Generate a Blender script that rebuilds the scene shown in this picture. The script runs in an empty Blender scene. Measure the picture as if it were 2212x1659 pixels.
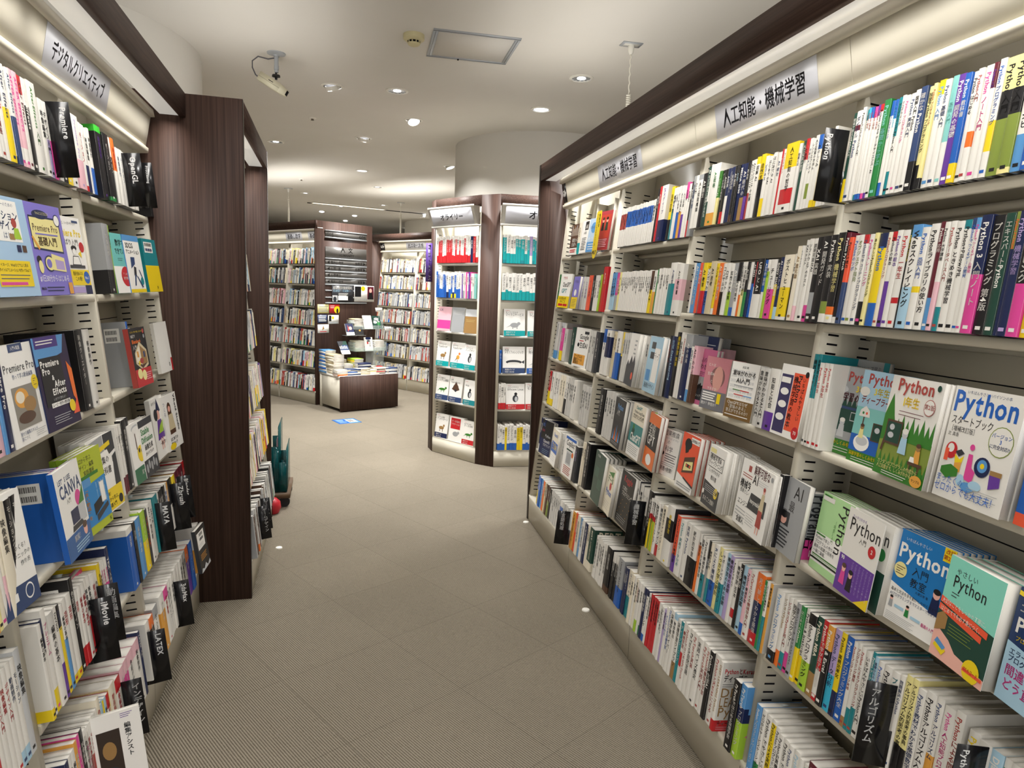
import bpy, math, random
import numpy as np
from mathutils import Matrix, Vector

SC = bpy.context.scene
COL = SC.collection

# ------------------------------------------------------------------ camera
cam_d = bpy.data.cameras.new('camera')
cam_d.sensor_fit = 'HORIZONTAL'; cam_d.sensor_width = 36.0
cam_d.lens = 1470.0 / 2212.0 * 36.0
cam_d.clip_start = 0.02; cam_d.clip_end = 100
cam = bpy.data.objects.new('camera', cam_d); COL.objects.link(cam)
def _cam_axes():
    f, px, py = 1470.0, 1106.0, 829.5
    dz = np.array([737 - px, 11700 - py, f]); dz /= np.linalg.norm(dz)
    dy = np.array([784 - px, 620 - py, f]); dy /= np.linalg.norm(dy)
    dy -= dz * (dy @ dz); dy /= np.linalg.norm(dy)
    Z = -dz; X = np.cross(dy, Z)
    return np.array([X, dy, Z])
_R = _cam_axes()
_m = Matrix.Identity(4)
for i in range(3):
    _m[i][0] = _R[i, 0]; _m[i][1] = -_R[i, 1]; _m[i][2] = -_R[i, 2]
_m[2][3] = 1.55
cam.matrix_world = _m
SC.camera = cam

# ------------------------------------------------------------------ light and exposure
SC.view_settings.view_transform = 'Standard'
SC.view_settings.look = 'None'
SC.view_settings.gamma = 1.0
SC.view_settings.use_curve_mapping = False
SC.view_settings.exposure = 0.16
world = bpy.data.worlds.new('world'); SC.world = world; world.use_nodes = True
_bg = world.node_tree.nodes['Background']
_bg.inputs[0].default_value = (1.0, 0.98, 0.95, 1); _bg.inputs[1].default_value = 1.15
CEIL = 3.0
DOWN = 14.0       # watts of one ceiling downlight
UP_FILL = 2.6         # watts per metre of added fill light thrown up at the ceiling
STRIP = 2.4       # watts per metre of one canopy strip light

# ------------------------------------------------------------------ materials
PAL = dict(W='ebe8e1', w='d2d0cb', K='1c1b1d', k='34363b', N='1c2750', n='344872', B='2461b8', b='5a97cf', L='a9cde2', T='1f8790',
           t='86c9c3', G='2c8443', g='a6cc3a', D='20463a', Y='f0d21e', y='efe49c', O='ec742a', o='e3a345', R='c6252c', r='ad463f', M='65202f',
           P='dd4798', p='ecbcc6', V='673c9c', v='b5a2d2', S='a3a5a7', s='c6c8ca', A='a17d4c', a='d5c6a2', C='eee5d0', E='573d2e', F='ef5c3c',
           Q='39b3d6', X='12a3a6', U='7d75c8', H='f2b8a8', I='f6f4ef', J='3a7d2c', Z='83943f', e='3fc53a')
NAMES = dict(W='white', w='dull white', K='black', k='charcoal', N='navy', n='slate blue', B='blue', b='mid blue', L='pale blue', T='teal', t='mint',
             G='green', g='lime', D='dark green', Y='yellow', y='pale yellow', O='orange', o='amber', R='red', r='brick red', M='maroon', P='magenta',
             p='pale pink', V='purple', v='lilac', S='grey', s='light grey', A='tan', a='beige', C='cream', E='brown', F='vermilion', Q='sky blue',
             X='turquoise', U='violet', H='peach', I='white', J='leaf green', Z='moss green', e='bright green')
def lin(h):
    out = []
    for i in (0, 2, 4):
        c = int(h[i:i + 2], 16) / 255.0
        out.append(c / 12.92 if c <= 0.04045 else ((c + 0.055) / 1.055) ** 2.4)
    return (*out, 1.0)
_mats = {}
def mat(hexcol, rough=0.45, metal=0.0, spec=0.4, name=None):
    if hexcol in PAL: hexcol = PAL[hexcol]
    key = (hexcol, rough, metal, spec)
    if key in _mats: return _mats[key]
    m = bpy.data.materials.new(name or 'print_' + hexcol); m.use_nodes = True
    b = m.node_tree.nodes['Principled BSDF']
    b.inputs['Base Color'].default_value = lin(hexcol)
    b.inputs['Roughness'].default_value = rough; b.inputs['Metallic'].default_value = metal
    b.inputs['Specular IOR Level'].default_value = spec
    _mats[key] = m
    return m
def nodemat(name, rough=0.5, spec=0.4):
    m = bpy.data.materials.new(name); m.use_nodes = True
    nt = m.node_tree; b = nt.nodes['Principled BSDF']
    b.inputs['Roughness'].default_value = rough; b.inputs['Specular IOR Level'].default_value = spec
    return m, nt, b
def noise_col(name, c1, c2, scale, rough, spec=0.4, vec=(1, 1, 1), detail=3.0, bump=0.0, rng=(0.3, 0.7)):
    m, nt, b = nodemat(name, rough, spec)
    tc = nt.nodes.new('ShaderNodeTexCoord'); mp = nt.nodes.new('ShaderNodeMapping'); mp.inputs['Scale'].default_value = vec
    nz = nt.nodes.new('ShaderNodeTexNoise'); nz.inputs['Scale'].default_value = scale; nz.inputs['Detail'].default_value = detail
    cr = nt.nodes.new('ShaderNodeValToRGB'); cr.color_ramp.elements[0].color = lin(c1); cr.color_ramp.elements[1].color = lin(c2)
    cr.color_ramp.elements[0].position, cr.color_ramp.elements[1].position = rng
    nt.links.new(tc.outputs['Object'], mp.inputs[0]); nt.links.new(mp.outputs[0], nz.inputs['Vector'])
    nt.links.new(nz.outputs[0], cr.inputs[0]); nt.links.new(cr.outputs[0], b.inputs['Base Color'])
    if bump:
        bp = nt.nodes.new('ShaderNodeBump'); bp.inputs['Strength'].default_value = bump; bp.inputs['Distance'].default_value = 0.002
        nt.links.new(nz.outputs[0], bp.inputs['Height']); nt.links.new(bp.outputs[0], b.inputs['Normal'])
    return m
M_wood = noise_col('dark_walnut_laminate', '33241e', '57423a', 1.0, 0.5, 0.18, (130, 130, 2.2), 5.0, 0.0, (0.25, 0.75))
M_woodh = noise_col('dark_walnut_laminate_lengthwise', '33241e', '57423a', 1.0, 0.5, 0.18, (130, 2.2, 130), 5.0, 0.0, (0.25, 0.75))
M_cream = noise_col('cream_enamelled_steel', 'd2ccbb', 'd8d2c2', 3.0, 0.38, 0.45)
M_white = noise_col('white_trim', 'e6e3da', 'ebe8e0', 4.0, 0.35, 0.4)
M_gloss_glow = mat('e4e2dc', 0.12, 0, 0.6, 'glossy_white_acrylic_glow'); M_gloss_glow.node_tree.nodes['Principled BSDF'].inputs['Emission Color'].default_value = (1, .95, .86, 1); M_gloss_glow.node_tree.nodes['Principled BSDF'].inputs['Emission Strength'].default_value = 0.35  # faint emission stands in for bounced light on the strip cover
M_slot = mat('17161a', 0.8, 0, 0.1, 'dark_slot')
M_sheet = noise_col('sign_paper', 'cfd0d8', 'd8d9e0', 2.0, 0.3, 0.5)
M_black = mat('141417', 0.22, 0, 0.4, 'black_acrylic')
M_ceil = noise_col('ceiling_paint', 'd8d4cc', 'dcd8d1', 1.5, 0.9, 0.1)
M_colm = noise_col('column_paint', 'd6d3cc', 'dbd8d1', 1.5, 0.85, 0.1)
M_alu = noise_col('anodised_aluminium', 'a4a8ad', 'b4b8bc', 3.0, 0.35, 0.5)
M_chrome = mat('d8dade', 0.12, 1.0, 0.5, 'chrome')
M_rubber = mat('26262a', 0.6)
def page_mat(name, axis):
    m, nt, b = nodemat(name, 0.8, 0.1)
    tc = nt.nodes.new('ShaderNodeTexCoord'); w = nt.nodes.new('ShaderNodeTexWave'); w.bands_direction = axis
    w.inputs['Scale'].default_value = 260.0; w.inputs['Distortion'].default_value = 1.5
    cr = nt.nodes.new('ShaderNodeValToRGB'); cr.color_ramp.elements[0].color = lin('cfcac0'); cr.color_ramp.elements[1].color = lin('eeebe4')
    nt.links.new(tc.outputs['Object'], w.inputs['Vector']); nt.links.new(w.outputs['Fac'], cr.inputs[0]); nt.links.new(cr.outputs[0], b.inputs['Base Color'])
    return m
M_page = page_mat('book_pages', 'X'); M_pagey = page_mat('book_pages_face_out', 'Y'); M_pagez = page_mat('book_pages_lying', 'Z')
def clear_mat(name, tint, alpha_mix, rough=0.05):
    m = bpy.data.materials.new(name); m.use_nodes = True; nt = m.node_tree; nt.nodes.clear()
    o = nt.nodes.new('ShaderNodeOutputMaterial'); mx = nt.nodes.new('ShaderNodeMixShader'); tr = nt.nodes.new('ShaderNodeBsdfTransparent')
    gl = nt.nodes.new('ShaderNodeBsdfPrincipled'); gl.inputs['Base Color'].default_value = lin(tint); gl.inputs['Roughness'].default_value = rough
    tr.inputs[0].default_value = tuple(0.35 + 0.65 * c for c in lin(tint)[:3]) + (1,)
    mx.inputs[0].default_value = alpha_mix
    nt.links.new(tr.outputs[0], mx.inputs[1]); nt.links.new(gl.outputs[0], mx.inputs[2]); nt.links.new(mx.outputs[0], o.inputs[0])
    return m
M_clear = clear_mat('clear_acrylic', 'e8f0ee', 0.16)
M_teal = clear_mat('teal_tinted_acrylic', '0f5a5c', 0.6)
def glow(name, col, s):
    m = bpy.data.materials.new(name); m.use_nodes = True; b = m.node_tree.nodes['Principled BSDF']
    b.inputs['Base Color'].default_value = lin(col); b.inputs['Emission Color'].default_value = lin(col); b.inputs['Emission Strength'].default_value = s
    return m
M_lamp = glow('lamp_lens', 'f6f8ff', 4.0)
M_tube = glow('strip_lamp_diffuser', 'fff4dc', 1.3)
def carpet():
    m, nt, b = nodemat('ribbed_carpet_tiles', 0.95, 0.05)
    L = nt.links.new
    tc = nt.nodes.new('ShaderNodeTexCoord'); mp = nt.nodes.new('ShaderNodeMapping'); mp.inputs['Rotation'].default_value = (0, 0, CARPET_ROT); mp.inputs['Location'].default_value = (-.097, -.114, 0)
    w = nt.nodes.new('ShaderNodeTexWave'); w.bands_direction = 'Y'; w.inputs['Scale'].default_value = 36.0; w.inputs['Distortion'].default_value = 1.2
    w.inputs['Detail'].default_value = 2.0; w.inputs['Detail Scale'].default_value = 6.0
    nz = nt.nodes.new('ShaderNodeTexNoise'); nz.inputs['Scale'].default_value = 260.0; nz.inputs['Detail'].default_value = 2.0
    nb = nt.nodes.new('ShaderNodeTexNoise'); nb.inputs['Scale'].default_value = 1.3; nb.inputs['Detail'].default_value = 3.0
    br = nt.nodes.new('ShaderNodeTexBrick'); br.offset = 0.0; br.inputs['Scale'].default_value = 1.0; br.inputs['Mortar Size'].default_value = 0.0016
    br.inputs['Brick Width'].default_value = 0.5; br.inputs['Row Height'].default_value = 0.5
    br.inputs['Color1'].default_value = (1, 1, 1, 1); br.inputs['Color2'].default_value = (0.96, 0.96, 0.96, 1); br.inputs['Mortar'].default_value = (0.74, 0.74, 0.74, 1)
    a1 = nt.nodes.new('ShaderNodeMath'); a1.operation = 'MULTIPLY_ADD'; a1.inputs[1].default_value = 1.155
    cr = nt.nodes.new('ShaderNodeValToRGB'); cr.color_ramp.elements[0].color = lin('625a4e'); cr.color_ramp.elements[1].color = lin('9d9484')
    cr.color_ramp.elements[0].position = 0.2; cr.color_ramp.elements[1].position = 0.95
    m1 = nt.nodes.new('ShaderNodeMixRGB'); m1.blend_type = 'MULTIPLY'; m1.inputs[0].default_value = 1.0
    m2 = nt.nodes.new('ShaderNodeMixRGB'); m2.blend_type = 'MULTIPLY'; m2.inputs[0].default_value = 0.25
    L(tc.outputs['Object'], mp.inputs[0]); L(mp.outputs[0], w.inputs['Vector']); L(mp.outputs[0], br.inputs['Vector'])
    L(tc.outputs['Object'], nz.inputs['Vector']); L(tc.outputs['Object'], nb.inputs['Vector'])
    sc = nt.nodes.new('ShaderNodeMath'); sc.operation = 'MULTIPLY'; sc.inputs[1].default_value = 0.45
    L(nz.outputs[0], sc.inputs[0]); L(w.outputs['Fac'], a1.inputs[0]); L(sc.outputs[0], a1.inputs[2])
    L(a1.outputs[0], cr.inputs[0]); L(cr.outputs[0], m1.inputs[1]); L(br.outputs[0], m1.inputs[2])
    L(m1.outputs[0], m2.inputs[1]); L(nb.outputs[0], m2.inputs[2]); L(m2.outputs[0], b.inputs['Base Color'])
    bp = nt.nodes.new('ShaderNodeBump'); bp.inputs['Strength'].default_value = 0.5; bp.inputs['Distance'].default_value = 0.003
    L(a1.outputs[0], bp.inputs['Height']); L(bp.outputs[0], b.inputs['Normal'])
    return m
CARPET_ROT = math.radians(58.5)
M_carpet = carpet()

# ------------------------------------------------------------------ glyphs
_gl = {}
def glyph(ch, bold):
    k = (ch, bold)
    if k in _gl: return _gl[k]
    c = bpy.data.curves.new('glyph', 'FONT'); c.body = ch; c.size = 1; c.resolution_u = 1 if ord(ch) > 0x2fff else 2; c.fill_mode = 'FRONT'; c.offset = 0.0 if ord(ch) > 0x2fff else (0.024 if bold else 0.004)
    o = bpy.data.objects.new('glyph', c); COL.objects.link(o)
    e = o.evaluated_get(bpy.context.evaluated_depsgraph_get()); me = e.to_mesh(); me.calc_loop_triangles()
    V = np.empty(len(me.vertices) * 3, np.float32); me.vertices.foreach_get('co', V)
    F = np.empty(len(me.loop_triangles) * 3, np.int32); me.loop_triangles.foreach_get('vertices', F)
    V = V.reshape(-1, 3)[:, :2].copy(); F = F.reshape(-1, 3)
    e.to_mesh_clear(); bpy.data.objects.remove(o); bpy.data.curves.remove(c)
    cjk = ord(ch) > 0x2000
    adv = 1.0 if cjk else ((float(V[:, 0].max()) + 0.06) if len(V) else 0.28)
    if bold and cjk and len(V):
        n = len(V); V = np.concatenate([V + np.array(q, np.float32) for q in ((-.014, -.012), (.014, .012), (-.014, .012), (.014, -.012))]); F = np.concatenate([F + i * n for i in range(4)])
    _gl[k] = (V, F, adv, cjk)
    return _gl[k]
def text_run(s, bold=False):
    """horizontal text, size 1, baseline y=0: (V, F, width)"""
    Vs, Fs, x, n = [], [], 0.0, 0
    for ch in s:
        if ch in ' \u3000': x += 0.3; continue
        V, F, adv, _ = glyph(ch, bold)
        if len(V): Vs.append(V + np.array([x, 0], np.float32)); Fs.append(F + n); n += len(V)
        x += adv
    if not Vs: return np.zeros((0, 2)), np.zeros((0, 3), int), x
    return np.concatenate(Vs), np.concatenate(Fs), x
ROT_IN_COLUMN = 'ー〜～「」（）()[]・…―-'
def text_column(s, bold=False):
    """vertical text, size 1, centred on x=0, starting at y=0 and going down: (V, F, length); Latin is turned sideways"""
    Vs, Fs, y, n = [], [], 0.0, 0
    for ch in s:
        if ch in ' \u3000': y -= 0.35; continue
        V, F, adv, cjk = glyph(ch, bold)
        if cjk and ch not in ROT_IN_COLUMN:
            P = V + np.array([-0.5, y - 0.88], np.float32); y -= 1.0
        else:
            c = 0.36 if not cjk else 0.38
            P = np.stack([V[:, 1] - c, y - V[:, 0]], 1); y -= adv
        if len(V): Vs.append(P); Fs.append(F + n); n += len(V)
    if not Vs: return np.zeros((0, 2)), np.zeros((0, 3), int), -y
    return np.concatenate(Vs), np.concatenate(Fs), -y

# ------------------------------------------------------------------ mesh builder
class MB:
    def __init__(s, xf=None):
        s.V = []; s.n = 0; s.F = []; s.mats = []; s.idx = {}; s.xf = xf
    def mi(s, m):
        if isinstance(m, str): m = mat(m)
        if m.name not in s.idx: s.idx[m.name] = len(s.mats); s.mats.append(m)
        return s.idx[m.name]
    def add(s, V, F, m):
        V = np.asarray(V, np.float64).reshape(-1, 3)
        if s.xf is not None: V = V @ s.xf[0].T + s.xf[1]
        F = np.asarray(F, np.int64)
        s.V.append(V); s.F.append((F + s.n, s.mi(m))); s.n += len(V)
    def poly(s, pts, m): s.add(pts, [list(range(len(pts)))], m)
    def box(s, x0, x1, y0, y1, z0, z1, m, skip=''):
        V = [(x0, y0, z0), (x1, y0, z0), (x1, y1, z0), (x0, y1, z0), (x0, y0, z1), (x1, y0, z1), (x1, y1, z1), (x0, y1, z1)]
        F = dict(b=(0, 3, 2, 1), t=(4, 5, 6, 7), f=(0, 1, 5, 4), r=(1, 2, 6, 5), k=(2, 3, 7, 6), l=(3, 0, 4, 7))
        s.add(V, [F[k] for k in F if k not in skip], m)
    def prism(s, prof, a, b, axis, m):
        """closed 2-D profile (counter-clockwise seen from +axis) swept from a to b along axis 0/1/2"""
        n = len(prof); V = []
        for t in (a, b):
            for p in prof:
                q = list(p); q.insert(axis, t); V.append(q)
        s.add(V, [(i, (i + 1) % n, n + (i + 1) % n, n + i) for i in range(n)], m)
        s.add(V[:n], [list(range(n))[::-1]], m); s.add(V[n:], [list(range(n))], m)
    def ring(s, c, r, seg, m, r2=0.0, y=None, axis='y'):
        a = np.linspace(0, 2 * math.pi, seg, endpoint=False)
        P = [(c[0] + r * math.cos(t), c[1], c[2] + r * math.sin(t)) for t in a]
        s.add(P, [list(range(seg))], m)
    def lathe(s, prof, seg, m, o=(0, 0, 0), cap=True):
        """prof: (r, z) pairs"""
        a = np.linspace(0, 2 * math.pi, seg, endpoint=False); V = []
        for r, z in prof:
            for t in a: V.append((o[0] + r * math.cos(t), o[1] + r * math.sin(t), o[2] + z))
        F = [(i * seg + j, i * seg + (j + 1) % seg, (i + 1) * seg + (j + 1) % seg, (i + 1) * seg + j) for i in range(len(prof) - 1) for j in range(seg)]
        s.add(V, F, m)
        if cap:
            if prof[0][0] > 1e-5: s.add(V[:seg], [list(range(seg))[::-1]], m)
            if prof[-1][0] > 1e-5: s.add(V[-seg:], [list(range(seg))], m)
    def tube(s, pts, r, seg, m, cap=True):
        P = [Vector(p) for p in pts]; V = []; n = len(P); up = Vector((0.123, 0.37, 0.92))
        for i, p in enumerate(P):
            d = (P[min(i + 1, n - 1)] - P[max(i - 1, 0)]).normalized(); u = d.cross(up)
            if u.length < 1e-3: u = d.cross(Vector((1, 0, 0)))
            u.normalize(); v = d.cross(u); rr = r[i] if isinstance(r, (list, tuple)) else r
            for k in range(seg):
                t = 2 * math.pi * k / seg; V.append(tuple(p + u * (rr * math.cos(t)) + v * (rr * math.sin(t))))
        F = [(i * seg + j, i * seg + (j + 1) % seg, (i + 1) * seg + (j + 1) % seg, (i + 1) * seg + j) for i in range(n - 1) for j in range(seg)]
        s.add(V, F, m)
        if cap: s.add(V[:seg], [list(range(seg))[::-1]], m); s.add(V[-seg:], [list(range(seg))], m)
    def flat(s, V2, F, m, o, ex, ey):
        """2-D triangles placed on the plane o + x*ex + y*ey"""
        if len(V2) == 0: return
        o = np.array(o, float); ex = np.array(ex, float); ey = np.array(ey, float)
        s.add(o + V2[:, :1] * ex + V2[:, 1:2] * ey, F, m)
    def text(s, t, m, o, ex, ey, size, align='l', bold=False, maxw=None):
        V, F, w = text_run(t, bold)
        sx = size if not maxw or w * size <= maxw else maxw / w
        off = {'l': 0, 'c': -0.5, 'r': -1}[align] * w * sx
        s.flat(np.stack([V[:, 0] * sx + off, V[:, 1] * size], 1) if len(V) else V, F, m, o, ex, ey)
    def column(s, t, m, o, ex, ey, size, bold=False, maxl=None):
        V, F, l = text_column(t, bold)
        sy = size if not maxl or l * size <= maxl else maxl / l
        s.flat(np.stack([V[:, 0] * size, V[:, 1] * sy], 1) if len(V) else V, F, m, o, ex, ey)
    def build(s, name, parent=None, xf=None):
        me = bpy.data.meshes.new(name)
        V = np.concatenate(s.V) if s.V else np.zeros((0, 3))
        loops, tot, mid = [], [], []
        for F, k in s.F:
            loops.append(F.reshape(-1)); tot.append(np.full(len(F), F.shape[1])); mid.append(np.full(len(F), k))
        loops = np.concatenate(loops); tot = np.concatenate(tot); mid = np.concatenate(mid)
        me.vertices.add(len(V)); me.vertices.foreach_set('co', V.astype(np.float32).reshape(-1))
        me.loops.add(len(loops)); me.loops.foreach_set('vertex_index', loops.astype(np.int32))
        me.polygons.add(len(tot)); st = np.concatenate([[0], np.cumsum(tot)[:-1]])
        me.polygons.foreach_set('loop_start', st.astype(np.int32)); me.polygons.foreach_set('loop_total', tot.astype(np.int32))
        me.polygons.foreach_set('material_index', mid.astype(np.int32))
        for m in s.mats: me.materials.append(m)
        me.update(calc_edges=True)
        o = bpy.data.objects.new(name, me); COL.objects.link(o)
        if parent is not None: o.parent = parent
        if xf is not None: place(o, xf)
        return o
def place(o, xf):
    m = Matrix.Identity(4)
    for i in range(3):
        for j in range(3): m[i][j] = xf[0][i, j]
        m[i][3] = xf[1][i]
    o.matrix_world = m
def smooth(o, ang=40):
    me = o.data; me.polygons.foreach_set('use_smooth', [True] * len(me.polygons))
    try: me.set_sharp_from_angle(angle=math.radians(ang))
    except Exception: pass
    return o
def tag(o, label, cat, group=None, kind=None):
    o['label'] = label; o['category'] = cat
    if group: o['group'] = group
    if kind: o['kind'] = kind
    return o
def empty(name, xf=None, loc=None):
    o = bpy.data.objects.new(name, None); COL.objects.link(o); o.empty_display_size = 0.05
    if xf is not None: place(o, xf)
    if loc is not None: o.location = loc
    return o
def struct(o, label=None):
    o['kind'] = 'structure'
    if label: o['label'] = label
    return o
def frame(o, ex, ey, ez):
    """a frame as (3x3 with axes in columns, origin)"""
    return (np.array([ex, ey, ez], float).T, np.array(o, float))
def sub(fr, p, yaw=0.0, lean=0.0, roll=0.0):
    """frame moved to local p, turned by yaw about z, then leaned back about x, then rolled about y (degrees)"""
    cy, sy = math.cos(math.radians(yaw)), math.sin(math.radians(yaw)); cl, sl = math.cos(math.radians(lean)), math.sin(math.radians(lean))
    cr, sr = math.cos(math.radians(roll)), math.sin(math.radians(roll))
    Rz = np.array([[cy, -sy, 0], [sy, cy, 0], [0, 0, 1]]); Rx = np.array([[1, 0, 0], [0, cl, sl], [0, -sl, cl]]); Ry = np.array([[cr, 0, sr], [0, 1, 0], [-sr, 0, cr]])
    return (fr[0] @ Rz @ Rx @ Ry, fr[1] + fr[0] @ np.array(p, float))
AL = math.radians(5.65); CA, SA = math.cos(AL), math.sin(AL)
# right bookcase run: a = -s grows to the viewer's right, d into the shelves, t up the leaning uprights
RC = frame((1.105, 0, 0), (0, -1, 0), (CA, 0, -SA), (SA, 0, CA))
PH = math.radians(2.63)
_S = np.array([-math.sin(PH), math.cos(PH), 0]); _N = np.array([-math.cos(PH), -math.sin(PH), 0]); _P = np.array([-0.771, 3.422, 0])
LO = _P - _S * (_P @ _S) - _N * 0.014
LC = frame(LO, _S, _N * CA - np.array([0, 0, SA]), _N * SA + np.array([0, 0, CA]))
L3 = (LC[0], LO - _N * 0.236)          # the farther left run stands a little further out into the aisle
def W(fr, p): return fr[0] @ np.array(p, float) + fr[1]

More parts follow.
